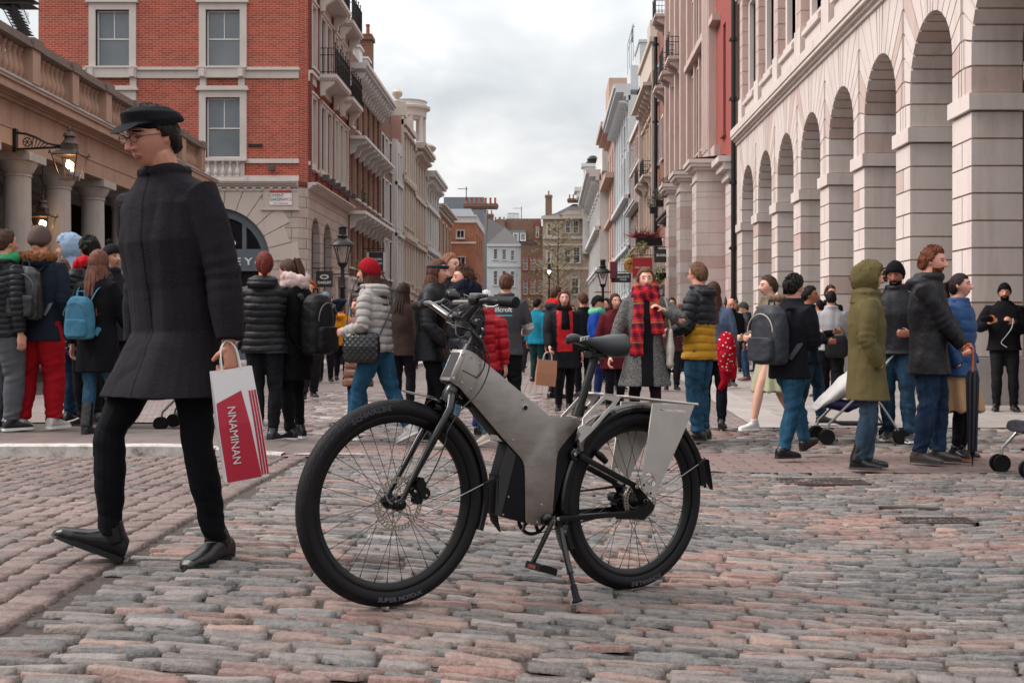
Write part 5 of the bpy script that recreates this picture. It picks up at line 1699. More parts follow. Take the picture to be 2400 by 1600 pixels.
c=t.mix(sm_,'756c67','b3aba5')
c=t.mix(t.math('MULTIPLY',gr2,0.18),c,'6f6762')
BRUSHED=t.done(c,t.math('MULTIPLY_ADD',sm_,0.22,0.22),t.bump(gr2,0.0006),0.93)
t.b.inputs['Anisotropic'].default_value=0.4
ALU=plain('alu_edge','c2bfbc',0.28,0.95,0.05,20);RACK=plain('rack_alu','b8b2ac',0.42,0.75,0.08,14)
BKG=plain('gloss_black','070607',0.18,0.0,0.2,12,coat=0.25,spec=.4);BKM=plain('matt_black','0e0c10',0.5,0.0,0.25,25,spec=.2)
BKS=plain('satin_black_metal','0e0d0e',0.32,0.3,0.25,18,spec=.4);RUB=plain('rubber_grip','111012',0.6,0,0.2,40,spec=.2)
CHR=plain('bolt_steel','b7b4b0',0.22,1.0,0.05,40)
t=MT('tyre_rubber');uv=t.n('ShaderNodeUVMap');mpv=t.n('ShaderNodeMapping');t.l(uv.outputs[0],mpv.inputs[0]);mpv.inputs['Scale'].default_value=(1,1,1)
mpv.inputs['Rotation'].default_value=(0,0,R(24))
br=t.n('ShaderNodeTexBrick');t.l(mpv.outputs[0],br.inputs['Vector']);br.inputs['Scale'].default_value=1.0;br.inputs['Brick Width'].default_value=0.021;br.inputs['Row Height'].default_value=0.0125
br.inputs['Mortar Size'].default_value=0.0016;br.inputs['Mortar Smooth'].default_value=0.3
sv=t.n('ShaderNodeSeparateXYZ');t.l(uv.outputs[0],sv.inputs[0])
av=t.math('ABSOLUTE',sv.outputs[1]);msk=t.ramp(av,[(0.034,(1,1,1)),(0.038,(0,0,0))])
hgt=t.math('MULTIPLY',t.math('SUBTRACT',1.0,br.outputs['Fac']),msk)
fine=t.noise(t.pos(obj=True),60,4,0.7)
t.b.inputs['Specular IOR Level'].default_value=.18
col=t.mix(t.math('MULTIPLY',fine,0.5),'121013','1d1a1d')
col=t.mix(t.math('MULTIPLY',t.math('MULTIPLY',br.outputs['Fac'],msk),0.6),col,'0c0a0c')
dust=t.noise(t.pos(obj=True),7,4,0.65)
col=t.mix(t.math('MULTIPLY',t.math('MULTIPLY',t.ramp(dust,[(0.45,(0,0,0)),(0.75,(1,1,1))]),0.35),msk),col,'3a3432')
TYRE=t.done(col,0.62,t.bump(hgt,0.004,1.0,t.bump(fine,0.0006)))
def tyre(par,cx):
 n,m_=120,22;r0,a,b=RW-0.030,0.031,0.030
 vs=[];uvs=[];fs=[]
 for i in range(n):
  th=2*math.pi*i/n
  for j in range(m_+1):
   ph_=-2.45+4.9*j/m_
   rr_=r0+b*math.cos(ph_)*(1.0 if abs(ph_)<1.2 else 1.0);w=a*math.sin(ph_)
   vs.append((cx+rr_*math.cos(th),w,RW+rr_*math.sin(th)))
 for i in range(n):
  for j in range(m_):
   fs.append((i*(m_+1)+j,((i+1)%n)*(m_+1)+j,((i+1)%n)*(m_+1)+j+1,i*(m_+1)+j+1))
   for(ii,jj)in((i,j),(i+1,j),(i+1,j+1),(i,j+1)):uvs.append((ii/n*2*math.pi*RW,(-2.45+4.9*jj/m_)*0.03))
 me=bpy.data.meshes.new('tyre');me.from_pydata(vs,[],fs)
 ul=me.uv_layers.new(name='UVMap');ul.data.foreach_set('uv',[q for p_ in uvs for q in p_])
 return mesh_obj('tyre',me,TYRE,par,True)
def ring(mb,cx,prof,n=96,cz=RW):
 """prof (radius, lateral) closed loop swept round the axle"""
 k=len(prof);vs=[(cx+r_*math.cos(2*math.pi*i/n),w,cz+r_*math.sin(2*math.pi*i/n))for i in range(n)for r_,w in prof]
 fs=[(i*k+j,((i+1)%n)*k+j,((i+1)%n)*k+(j+1)%k,i*k+(j+1)%k)for i in range(n)for j in range(k)]
 mb.add(vs,fs)
def rotor(par,cx,rad,w,cz=RW):
 m=MB();n=40
 ring(m,cx,[(rad,w-.0012),(rad,w+.0012),(rad-.0035,w+.0012),(rad-.0035,w-.0012)],60,cz)
 ring(m,cx,[(rad-.014,w-.0012),(rad-.014,w+.0012),(rad-.0175,w+.0012),(rad-.0175,w-.0012)],60,cz)
 for i in range(n):
  a=2*math.pi*i/n;b=a+0.055
  q=[(rad-.0145,a),(rad-.003,b),(rad-.003,b+.075),(rad-.0145,a+.075)]
  m.prism([(r_*math.cos(t_),r_*math.sin(t_))for r_,t_ in q],lambda p:(cx+p[0],w+.0011,cz+p[1]),lambda p:(cx+p[0],w-.0011,cz+p[1]))
 for i in range(6):
  a=math.pi/3*i
  P0=[(0.022+(rad-0.038)*s_,a+0.9*s_**1.3)for s_ in[k/6 for k in range(7)]]
  for k in range(6):
   (r1,t1),(r2,t2)=P0[k],P0[k+1]
   m.prism([(r1*math.cos(t1-.09*.03/r1),r1*math.sin(t1-.09*.03/r1)),(r2*math.cos(t2-.09*.03/r2),r2*math.sin(t2-.09*.03/r2)),(r2*math.cos(t2+.09*.03/r2),r2*math.sin(t2+.09*.03/r2)),(r1*math.cos(t1+.09*.03/r1),r1*math.sin(t1+.09*.03/r1))],
lambda p:(cx+p[0],
w+.001,
cz+p[1]),
lambda p:(cx+p[0],
w-.001,
cz+p[1]))
 return m.build('brake_disc',plain('rotor_steel','9a8f86',0.35,0.85,0.1,30),par)
def arc_text(par,s,cx,rad,a_mid,size,w,mat,outward,gap=1.0,name='lettering'):
 """letters one after another round the tyre flank"""
 W_={'I':.32,'-':.5,' ':.45,'M':1.0,'W':1.15,'O':.85}
 ws=[W_.get(c_,.78)*size*gap*1.12 for c_ in s];tot=sum(ws);cur=-tot/2;out_=MB()
 for c_,w_ in zip(s,ws):
  mid=cur+w_/2;cur+=w_
  if c_==' ':continue
  cu=bpy.data.curves.new('t','FONT');cu.body=c_;cu.size=size*1.25;cu.align_x='CENTER';cu.align_y='CENTER';cu.resolution_u=2;cu.offset=0.0007
  tmp=bpy.data.objects.new('tmp',cu);COL.objects.link(tmp);dg=bpy.context.evaluated_depsgraph_get();me=bpy.data.meshes.new_from_object(tmp.evaluated_get(dg));bpy.data.objects.remove(tmp);bpy.data.curves.remove(cu)
  a=a_mid+(mid/rad)*(1 if outward else-1)*1.0
  cs,sn=math.cos(a),math.sin(a)
  up=Vector((cs,0,sn))*(1 if outward else-1);right=Vector((sn,0,-cs))*(1 if outward else-1)*-1
  P0=Vector((cx+rad*cs,w,RW+rad*sn))
  rt=up.cross(Vector((0,1,0)))
  rt=Vector((0,1,0)).cross(up)*-1
  vs=[P0+rt*(v.co.x*1.25)+up*v.co.y for v in me.vertices]
  out_.add(vs,[tuple(p_.vertices)for p_ in me.polygons]);bpy.data.meshes.remove(me)
 return out_.build(name,mat,par,fixn=False)
def wheel(name,cx,hub_r,nf,disc_r,disc_w,geared=False):
 w_=empty(name,(0,0,0),0,parent=bike)
 ty=tyre(w_,cx)
 m=MB();ring(m,cx,[(RW-.051,-.017),(RW-.046,-.014),(RW-.046,.014),(RW-.051,.017),(RW-.066,.016),(RW-.080,.006),(RW-.080,-.006),(RW-.066,-.016)]);m.build('rim',BKS,w_,sm=True)
 m=MB();n=32;fr_=hub_r
 for i in range(n):
  sd=1 if i%2 else-1;a=2*math.pi*i/n
  off=(0.85 if(i//2)%2 else-0.85)
  p0=(cx+fr_*math.cos(a+off),sd*0.030,RW+fr_*math.sin(a+off));p1=(cx+(RW-.079)*math.cos(a),0.004*sd,RW+(RW-.079)*math.sin(a))
  m.tube([p0,p1],0.0011,5,caps=False)
  v=Vector(p1)-Vector(p0);m.tube([Vector(p1)-v.normalized()*.014,p1],0.0022,5)
 m.build('spokes',BKS,w_,fixn=False)
 m=MB();Mx=Matrix.Translation((cx,0,RW))@Matrix.Rotation(R(-90),4,'X')
 if geared:m.lathe([(0.018,-.066),(0.03,-.06),(0.045,-.045),(0.046,.02),(0.03,.03),(0.018,.05),(.010,.065)],24,Mx)
 else:m.lathe([(0.010,-.055),(0.014,-.04),(0.026,-.033),(0.026,-.028),(0.013,-.022),(0.013,.020),(0.026,.026),(0.026,.032),(0.016,.036),(0.010,.055)],20,Mx)
 m.build('hub',BKS,w_,sm=True)
 rotor(w_,cx,disc_r,disc_w)
 return w_,ty
fw_,fty=wheel('front_wheel',WB,0.026,2,0.090,0.040)
rw_,rty=wheel('rear_wheel',0.0,0.040,2,0.080,0.044,True)
LTR=plain('tyre_print','48444a',0.6);LTR2=plain('tyre_print_dark','37333a',0.55)
rl=RW-0.0275
arc_text(fw_,'SUPER MOTO-X',WB,rl,R(-90-12*-1*-1*-1*0-6),0.0165,0.0320,LTR,False)
arc_text(fw_,'SCHWALBE',WB,rl,R(90-0-22),0.0185,0.0318,LTR2,True,gap=1.15)
arc_text(rw_,'SCHWALBE',0.0,rl,R(-90-12),0.0185,0.0318,LTR,True,gap=1.15)
def outline(pts,f,w):return[(lambda v:(v.x,v.z))(bp(*f(*p),w))for p in pts]
def plate(name,poly,w0,w1,mat,bevel=0.002,par=bike,sm=False):
 m=MB();m.prism(poly,lambda p:(p[0],w1,p[1]),lambda p:(p[0],w0,p[1]));return m.build(name,mat,par,bevel=bevel,sm=sm)
HW=0.029
MAIN=[(262,186),(288,184),(318,194),(345,207),(375,228),(400,252),(905,672),(925,686),(1148,686),(1153,698),(1135,722),(988,900),(968,935),(958,980),(951,1050),(925,1398),(900,1384),(868,1388),(845,1408),(838,1440),(850,1470),
(840,
1478),
(800,
1478),
(736,
1459),
(727,
1445),
(722,
1090),
(718,
1040),
(706,
1003),
(688,
975),
(560,
835),
(240,
462),
(184,
428),
(170,
412),
(170,
400)]
plate('frame_plate',outline(MAIN,B_,HW+.0055),HW+.0005,HW+.0055,BRUSHED,0.0012,sm=True)
plate('frame_plate',outline(MAIN,B_,HW+.0055),-HW-.0055,-HW-.0005,BRUSHED,0.0012,sm=True)
BODY=[(270,195),(395,262),(915,690),(1140,700),(1110,785),(1085,880),(1045,1000),(985,1200),(930,1400),(880,1450),(740,1462),(503,1400),(518,1150),(590,880),(545,850),(235,470),(178,420),(180,400)]
plate('battery_case',outline(BODY,B_,HW),-HW,HW,BKM,0.003,sm=True)
bc=outline([(592,892),(655,962),(545,1410),(503,1400),(518,1150)],B_,HW)
plate('case_front',bc,-HW+.002,HW+0.0012,plain('charcoal_case','1d1b1d',0.5,0,.2,20),0.001)
hd=outline([(262,184),(170,412),(212,430),(300,196)],B_,HW+.0055)
plate('head_cover',hd,-HW-.0068,HW+.0068,plain('head_alu','a39c98',0.3,0.85,0.1,12),0.0035,sm=True)
m=MB();a,b=Vector((hd[0][0],0,hd[0][1])),Vector((hd[1][0],0,hd[1][1]));dr=(b-a).normalized();nf=Vector((-dr.z,0,dr.x));nf=nf if nf.x>0 else-nf
c0=a+dr*.012+nf*.0008;c1=b-dr*.012+nf*.0008
m.add([c0+Vector((0,-HW,0)),c0+Vector((0,HW,0)),c1+Vector((0,HW,0)),c1+Vector((0,-HW,0))],[(0,1,2,3)]);m.build('head_badge',plain('head_black','1d191b',0.25),bike)
def bolt(par,q,r_=0.0055,w=HW+.0055,mat=CHR):
 v=bp(*q,w);m=MB();Mx=Matrix.Translation(v)@Matrix.Rotation(R(-90),4,'X')
 m.lathe([(r_,0),(r_,.002),(r_*.8,.0032),(r_*.5,.0032),(r_*.45,.001),(0.0001,.001)],14,Mx);return m.build('bolt',mat,par,sm=True)
for q in((270,218),(333,238),(393,290),(200,397),(260,427),(330,474),(703,547),(635,848),(845,1325),(1135,708),(815,1455)):bolt(bike,B_(*q),0.0066 if q[0]in(270,200)else 0.005,HW+(.0068 if q[0]in(270,200)else .0055))
for q in((600,1265),(560,1395)):bolt(bike,B_(*q),0.0045,HW)
v=bp(*B_(722,610),HW+.0055);m=MB();Mx=Matrix.Translation(v)@Matrix.Rotation(R(-90),4,'X');m.lathe([(.0115,0),(.0115,.003),(.009,.0035),(.0085,.001),(.0001,.001)],20,Mx)
lk=m.build('lock',CHR,bike,sm=True);m=MB();m.lathe([(.0082,.0012),(.0082,.0022),(.0001,.0022)],16,Mx);m.box(v.x-.0012,v.x+.0012,v.y+.0022,v.y+.003,v.z-.005,v.z+.005);m.build('keyhole',BKG,lk)
m=MB();m.tube([bp(*B_(262,336),HW+.0058),bp(*B_(355,384),HW+.0058),bp(*B_(368,392),HW+.0065)],[.0022,.0022,.004],6);m.build('cable_slot',BKG,bike)
m=MB();m.tube([bp(*B_(250,480),0),bp(*B_(585,860),0)],[(0.02,0.016)]*2,8);m.build('down_tube',BKG,bike,sm=True)
m=MB();m.tube([bp(*B_(222,560),0),bp(*B_(355,612),0)],.009,8)
for i in range(7):q=bp(*B_(230+i*13,562+i*5),0);m.tube([q,q+Vector((.004,0,0))],.013,8)
m.build('lock_spring',BKS,bike,sm=True)
m=MB();q=bp(*B_(538,832),HW);m.box(q.x-.016,q.x+.014,q.y-.045,q.y-0.001,q.z-.014,q.z+.016);m.build('cable_clamp',ALU,bike,bevel=0.005)
TOPH,BOTH=bp(*F_(955,1150),0),bp(*B_(190,480),0)
ax=(TOPH-BOTH).normalized()
m=MB();m.tube([BOTH-ax*.012,BOTH+ax*.055],[.024,.027],18);m.tube([BOTH-ax*.016,BOTH-ax*.010],.029,18);m.build('headset',BKS,bike,sm=True)
m=MB();m.tube([TOPH-ax*.03,TOPH+ax*.006,TOPH+ax*.012,TOPH+ax*.11],[.030,.026,.019,.0175],16);m.build('steerer_tube',BKS,bike,sm=True)
AXF=Vector((WB,0,RW));CRN_=BOTH-ax*.025
fk=MB()
for sd in(-1,1):
 p0=CRN_+Vector((0,sd*.012,-.002));p1=CRN_-ax*.05+Vector((0.004,sd*.044,0));p3=AXF+Vector((-.004,sd*.052,.012));
 pm=p1.lerp(p3,0.35)+Vector((.004,sd*.003,0));pm2=p1.lerp(p3,.72)+Vector((.002,sd*.001,0))
 m=MB();m.tube([p0,p1,pm,pm2,p3],[(.022,.018),(.023,.015),(.021,.013),(.015,.010),(.010,.008)],14);m.build('fork_blade',BKG,bike,sm=True)
 m=MB();Mx=Matrix.Translation(AXF+Vector((0,sd*.050,0)))@Matrix.Rotation(R(-90*sd),4,'X');m.lathe([(.018,0),(.018,.012),(.012,.014),(.010,.02),(.0001,.021)],16,Mx);m.build('axle_nut',BKS,bike,sm=True)
m=MB();m.tube([CRN_+ax*.03,CRN_,CRN_-ax*.03],[.026,.030,.020],16);m.build('fork_crown',BKG,bike,sm=True)
def fender(name,cx,r_,a0,a1,hw_,flap=None,tip=None,n=40):
 m=MB();prof=[(-hw_,-.018),(-hw_*.96,-.004),(-hw_*.6,.007),(0,.011),(hw_*.6,.007),(hw_*.96,-.004),(hw_,-.018)]
 vs=[];k=len(prof);th=.0022
 for i in range(n+1):
  a=a0+(a1-a0)*i/n
  for w,h in prof:vs.append((cx+(r_+h)*math.cos(a),w,RW+(r_+h)*math.sin(a)))
 o_=len(vs)
 for i in range(n+1):
  a=a0+(a1-a0)*i/n
  for w,h in prof:vs.append((cx+(r_+h-th)*math.cos(a),w*.97,RW+(r_+h-th)*math.sin(a)))
 fs=[]
 for i in range(n):
  for j in range(k-1):
   q=(i*k+j,(i+1)*k+j,(i+1)*k+j+1,i*k+j+1);fs.append(q);fs.append(tuple(x+o_ for x in q[::-1]))
  for j in(0,k-1):fs.append((i*k+j,(i+1)*k+j,(i+1)*k+j+o_,i*k+j+o_))
 for i in(0,n):
  for j in range(k-1):fs.append((i*k+j,i*k+j+1,i*k+j+1+o_,i*k+j+o_))
 m.add(vs,fs);return m.build(name,BKG,bike,sm=True)
ff=fender('front_fender',WB,RW+.016,R(196),R(110),.034)
rf=fender('rear_fender',0.0,RW+.018,R(-20+360-360+178),R(8),.036)
bpy.data.objects.remove(rf);rf=fender('rear_fender',0.0,RW+.018,R(-172),R(-172)+R(-1),.036,n=1);bpy.data.objects.remove(rf)
rf=fender('rear_fender',0.0,RW+.018,R(-30),R(172),.036,n=60)
def flap(par,pts,f,w0,w1,r_=(.034,.003)):
 m=MB();m.tube([bp(*f(*p),0)for p in pts],[(a,b)if False else(b,a)for a,b in[(.032,.003),(.036,.003),(.030,.003),(.018,.002)][:len(pts)]],10);return m.build('mud_flap',BKM,par,sm=True)
def ribbon(name,pts,hws,th,mat,par):
 """flat strip across the bicycle following pts in its centre plane"""
 m=MB();vs=[];fs=[];n=len(pts)
 for p,h in zip(pts,hws):
  for w,d in((-h,0),(-h*.5,th),(h*.5,th),(h,0),(h*.5,-th),(-h*.5,-th)):vs.append((p.x+d,w,p.z+d*.5))
 for i in range(n-1):
  for j in range(6):fs.append((i*6+j,i*6+(j+1)%6,(i+1)*6+(j+1)%6,(i+1)*6+j))
 fs.append(tuple(range(6)));fs.append(tuple(range((n-1)*6,n*6)))
 m.add(vs,fs);return m.build(name,mat,par,sm=True)
ribbon('mud_flap',[bp(*B_(*q),0)for q in((495,1100),(490,1250),(487,1380),(500,1450),(538,1522))],[.034,.033,.03,.028,.008],.002,BKM,bike)
ribbon('mud_flap',[bp(*C_(*q),0)for q in((1155,1050),(1172,1130),(1190,1200),(1215,1275))],[.034,.030,.024,.010],.002,BKM,bike)
ribbon('fender_tip',[bp(*E_(*q),0)for q in((1060,118),(980,90),(880,70),(788,48))],[.036,.038,.034,.016],.009,BKG,bike)
STY=plain('stay_steel','8d8985',0.25,0.9,0.05,30)
for w in(.05,-.05):
 m=MB();m.tube([bp(*E_(930,905),.055)+Vector((0,w-.055,0)),bp(*E_(1408,657),.042)+Vector((0,w*.8-.042,0))],.0026,6);m.build('fender_stay',STY,bike,sm=True)
 m=MB();m.tube([bp(*C_(815,1308),.055)+Vector((0,w-.055,0)),bp(*C_(1160,1062),.042)+Vector((0,w*.8-.042,0))],.0026,6);m.build('fender_stay',STY,bike,sm=True)
m=MB();m.tube([bp(*E_(1340,692),.04),bp(*E_(1412,655),.04)],.007,8);m.build('stay_clip',BKM,bike,sm=True)
m=MB();m.tube([bp(*C_(1120,1088),.04),bp(*C_(1168,1052),.04)],.007,8);m.build('stay_clip',BKM,bike,sm=True)
m=MB()
for(x,y,r_,ln)in((900,700,.020,.03),(925,755,.021,.03),(870,745,.015,.02),(885,800,.017,.02),(905,665,.011,.02)):
 v=bp(*E_(x,y),.058);m.tube([v-Vector((0,ln,0)),v+Vector((0,ln*.4,0))],r_,10)
m.build('brake_calliper',BKS,bike,sm=True)
for q in((945,770),(868,742),(895,838)):bolt(bike,E_(*q),.0045,.072)
STM=bp(*F_(1085,770),0);CLP=bp(*F_(775,575),0)
m=MB();m.tube([STM-ax*.028,STM+ax*.026],.0215,16);m.tube([STM,STM.lerp(CLP,.5),CLP],[(.020,.018),(.017,.016),(.020,.022)],12);m.tube([CLP+Vector((0,-.028,0)),CLP+Vector((0,.028,0))],.021,16);m.build('stem',BKS,bike,sm=True)
for q in((1180,790),(1145,925),(760,520),(850,575)):bolt(bike,F_(*q),.005,.024)
def mirror(v):return Vector((v.x,-v.y,v.z))
nearb=[bp(*F_(790,590),.02),bp(*F_(870,590),.05),bp(*F_(960,490),.09),bp(*F_(1080,370),.14),bp(*F_(1180,285),.18),bp(*F_(1300,270),.215),bp(*F_(1500,290),.27)]
m=MB();m.tube(nearb,[.0145,.0145,.013,.012,.0115,.011,.011],14);m.build('handlebar',BKG,bike,sm=True)
farb=[mirror(q)for q in nearb]
m=MB();m.tube(farb,[.0145,.0145,.013,.012,.0115,.011,.011],14);m.build('handlebar',plain('bar_chrome','6b6765',0.18,0.9),bike,sm=True)
g0,g1=bp(*F_(1320,275),.215),bp(*F_(1795,302),.335);gd=(g1-g0)
def grip(g0,gd,nm='grip'):
 m=MB();P_=[];rs=[]
 for i in range(25):
  s_=i/24;P_.append(g0+gd*s_);rr_=.0165+.003*s_
  if .2<s_<.85 and i%2:rr_-=.0014
  rs.append(rr_)
 m.tube(P_,rs,20);m.tube([g0+gd*1.0,g0+gd*1.02],[.0195,.017],20);g=m.build(nm,RUB,bike,sm=True)
 e=MB();e.tube([g0+gd*1.018,g0+gd*1.028],.0045,10);e.build('end_plug',BKG,g);return g
grip(g0,gd);grip(mirror(g0),mirror(gd))
m=MB();cb0,cb1=bp(*F_(660,300),-.02),bp(*F_(955,300),.10);m.tube([cb0,cb1],.0075,10);m.build('accessory_bar',plain('bar_grey','8b8785',0.3,0.8),bike,sm=True)
def obox(name,c,sx,sy,sz,mat,bev=.004,rot=0,par=bike):
 m=MB();m.box(-sx/2,sx/2,-sy/2,sy/2,-sz/2,sz/2,0,Matrix.Translation(c)@Matrix.Rotation(R(rot),4,'Z'));return m.build(name,mat,par,bevel=bev,sm=True)
obox('display',bp(*F_(1110,178),.12),.045,.05,.014,plain('display_grey','5f5c5d',0.3),.004,20)
obox('thumb_switch',bp(*F_(1045,268),.14),.035,.035,.018,BKS,.004,20)
obox('display_mount',bp(*F_(1190,200),.16),.03,.03,.02,BKG,.006,20)
m=MB();m.tube([bp(*F_(1330,330),.20),bp(*F_(1240,340),.19),bp(*F_(1150,345),.17),bp(*F_(1090,350),.15)],[.012,.010,.008,.008],10);m.build('brake_lever_body',BKG,bike,sm=True)
m=MB();m.tube([bp(*F_(1190,350),.18),bp(*F_(1240,355),.2),bp(*F_(1280,385),.22),bp(*F_(1400,385),.26),bp(*F_(1480,350),.28)],[.005,.006,.005,.004,.003],8);m.build('brake_lever',ALU,bike,sm=True)
m=MB();m.tube([bp(*F_(500,270),-.2),bp(*F_(430,320),-.2),bp(*F_(330,330),-.19),bp(*F_(180,375),-.18)],[.012,.011,.009,.006],8);m.build('brake_lever',BKG,bike,sm=True)
v=bp(*F_(640,175),-.18);m=MB();Mx=Matrix.Translation(v)@Matrix.Rotation(R(-70),4,'X');m.lathe([(.018,-.02),(.024,-.01),(.027,0),(.024,.01),(.012,.018),(.001,.02)],18,Mx);m.build('bell',BKG,bike,sm=True)
m=MB();m.tube([v+Vector((math.cos(a)*.031,0,math.sin(a)*.031))for a in[i*math.pi/8 for i in range(-1,10)]],.002,6);m.build('bell_ring',BKS,bike,sm=True)
m=MB();m.tube([bp(*F_(875,315),.05),bp(*F_(840,150),.05),bp(*F_(1000,225),.08)],.0017,5);m.build('wire_loop',plain('grey_wire','6f6a68',0.4),bike,sm=True)
def spline(pts,n=8):
 P=[pts[0]]+list(pts)+[pts[-1]];out_=[]
 for i in range(1,len(P)-2):
  for k in range(n):
   t_=k/n;a,b,c,d=P[i-1],P[i],P[i+1],P[i+2]
   out_.append(0.5*((2*b)+(c-a)*t_+(2*a-5*b+4*c-d)*t_**2+(3*b-a-3*c+d)*t_**3))
 out_.append(P[-1]);return out_
def cable(pts,r_=.0026,mat=BKG):
 m=MB();m.tube(spline([bp(x,y,w)for x,y,w in pts]),r_,7);return m.build('cable',mat,bike,sm=True)
f=lambda x,y,w:(*F_(x,y),w);b_=lambda x,y,w:(*B_(x,y),w);e_=lambda x,y,w:(*E_(x,y),w)
cable([f(1060,340,.14),f(900,335,.13),f(720,400,.12),f(570,520,.10),f(490,700,.09),f(480,880,.08),f(530,1080,.06),f(600,1240,.02)])
cable([f(430,345,-.15),f(560,430,-.08),f(720,530,0),f(900,680,.03),f(1030,830,.04),b_(350,60,.05),b_(420,140,.06),b_(455,240,.065),b_(452,350,.065),b_(380,500,.06),b_(250,630,.06),b_(160,775,.06),e_(1080,390,.06),e_(1040,
500,
.065),
e_(990,
610,
.065),
e_(945,
690,
.062)])
cable([f(700,420,.02),f(760,560,.03),f(920,760,.04),b_(330,45,.05),b_(395,130,.055),b_(428,215,.05),b_(425,300,.045),b_(395,365,.04),b_(368,393,.036)])
cable([f(480,430,-.1),f(560,600,-.06),f(650,760,0),f(720,760,.02),f(900,800,.03),f(1000,860,.03),f(1080,950,.03)],.0022)
cable([f(700,640,0),f(690,780,.02),f(710,900,.03),f(800,940,.03),f(900,880,.03),f(960,850,.03)],.002,plain('grey_cable','4b484a',0.35))
cable([f(1180,420,.12),f(1080,540,.10),f(960,650,.06),f(900,700,.04)],.0018,plain('grey_cable','4b484a',0.35))
cable([f(520,660,-.04),f(680,730,.0),f(840,760,.03),f(960,810,.03)],.002,plain('grey_cable','4b484a',0.35))
m=MB();m.tube([bp(*F_(1080,950),.045),bp(*F_(1150,1100),.05)],.007,8);m.build('cable_sleeve',BKM,bike,sm=True)
P0,P1=bp(*C_(250,665),0),bp(*C_(350,330),0)
m=MB();m.tube([P0,P1],.0158,18);m.build('seat_post',plain('seat_post_black','151315',0.38,0.5),bike,sm=True)
dp=(P1-P0).normalized()
m=MB();m.tube([P0-dp*.04,P0-dp*.01,P0+dp*.006],[.024,.022,.021],16);m.box(P0.x-.028,P0.x-.012,-.012,.012,P0.z-.012,P0.z+.004);m.build('seat_clamp',BKS,bike,sm=True)
m=MB();m.tube([P1-dp*.012,P1+dp*.02],[.016,.020],14);m.box(P1.x-.045,P1.x+.03,-.028,.028,P1.z+.012,P1.z+.028);m.tube([P1+Vector((.02,-.03,.03)),P1+Vector((.02,.03,.03))],.009,10);m.build('saddle_clamp',BKS,bike,bevel=.002)
m=MB()
for sd in(-1,1):m.tube([bp(*C_(265,195),0)+Vector((0,sd*.012,0)),bp(*C_(300,250),0)+Vector((0,sd*.02,0)),bp(*C_(430,262),0)+Vector((0,sd*.02,0)),bp(*C_(500,240),0)+Vector((0,sd*.03,0))],.0035,8)
m.build('saddle_rails',BKS,bike,sm=True)
NS,RS=bp(*C_(152,128),0),bp(*C_(560,195),0)
L_s=(RS-NS).length;sx=(RS-NS).normalized();sy=Vector((0,1,0));sz_=Vector((-sx.z,0,sx.x));sz_=sz_ if sz_.z>0 else-sz_
vs=[];fs=[];nseg,kk=30,28
for i in range(nseg+1):
 s_=i/nseg
 hw=.014+.012*smooth(s_,0,.12)+.052*smooth(s_,.38,.88);hw*=math.sqrt(max(1-max((s_-.9)/.1,0)**2*.75,0))if s_>.9 else 1
 hw*=math.sqrt(min(1,(s_+.012)/.05))if s_<.04 else 1
 hh=.017+.026*smooth(s_,.25,.85);hh*=.55 if i in(0,nseg)else 1
 top=.0-.008*smooth(s_,.1,.45)+.016*smooth(s_,.6,1.0)-.010*(1-smooth(s_,0,.12))
 c=NS+sx*(L_s*s_)
 for j in range(kk):
  a=2*math.pi*j/kk;ca,sa=math.cos(a),math.sin(a)
  w=hw*(abs(ca)**.75)*(1 if ca>0 else-1)
  z=(hh*.9*sa**.9 if sa>0 else-hh*(abs(sa)**.6)*1.25)
  if sa>0:z-=.006*max(1-(w/.012)**2,0)*smooth(s_,.15,.4)
  vs.append(c+sy*w+sz_*(top+z-.012-.012*(w/.075)**2))
fs=[(i*kk+j,i*kk+(j+1)%kk,(i+1)*kk+(j+1)%kk,(i+1)*kk+j)for i in range(nseg)for j in range(kk)]+[tuple(range(kk)),tuple(range(nseg*kk,nseg*kk+kk))]
m=MB();m.add(vs,fs);sad=m.build('saddle',plain('saddle_black','111012',0.42,0,.15,60,bump=.0003),bike,sm=True)
q=bp(*C_(275,152),.028);m4=Matrix.Translation(q+Vector((0,.006,-.008)))@Matrix(((-1,0,0,0),(0,.25,.97,0),(.22,.97,-.25,0),(0,0,0,1)))
text_obj('lettering','ETT',.021,m4,plain('letter_white','d8d6d4',0.4),sad,.0006,squash=1.15,bold=.0006)
RP=lambda x,y,w:bp(*C_(x,y),w)
sp1=outline([(783,646),(1090,655),(1040,790),(812,1300),(806,1335),(788,1342),(770,1325),(703,1262),(697,1235),(712,1150),(722,1080)],C_,.098)
def plate_holes(name,poly,holes,w0,w1,mat,par=bike):
 """flat plate with real cut-outs: the outline is cut with a filled 2D curve"""
 cu=bpy.data.curves.new('c','CURVE');cu.dimensions='2D';cu.fill_mode='BOTH';cu.extrude=abs(w1-w0)/2;cu.bevel_depth=0.0008;cu.offset=-0.0008
 for P in[poly]+holes:
  s_=cu.splines.new('POLY');s_.points.add(len(P)-1);s_.use_cyclic_u=True
  for i,q in enumerate(P):s_.points[i].co=(q[0],q[1],0,1)
 tmp=bpy.data.objects.new('tmp',cu);COL.objects.link(tmp);dg=bpy.context.evaluated_depsgraph_get();me=bpy.data.meshes.new_from_object(tmp.evaluated_get(dg));bpy.data.objects.remove(tmp);bpy.data.curves.remove(cu)
 for v in me.vertices:v.co=Vector((v.co.x,(w0+w1)/2+v.co.z,v.co.y))
 me.materials.clear();bm=bmesh.new();bm.from_mesh(me);bmesh.ops.recalc_face_normals(bm,faces=bm.faces[:]);bm.to_mesh(me);bm.free()
 me.name=name;return mesh_obj(name,me,mat,par)
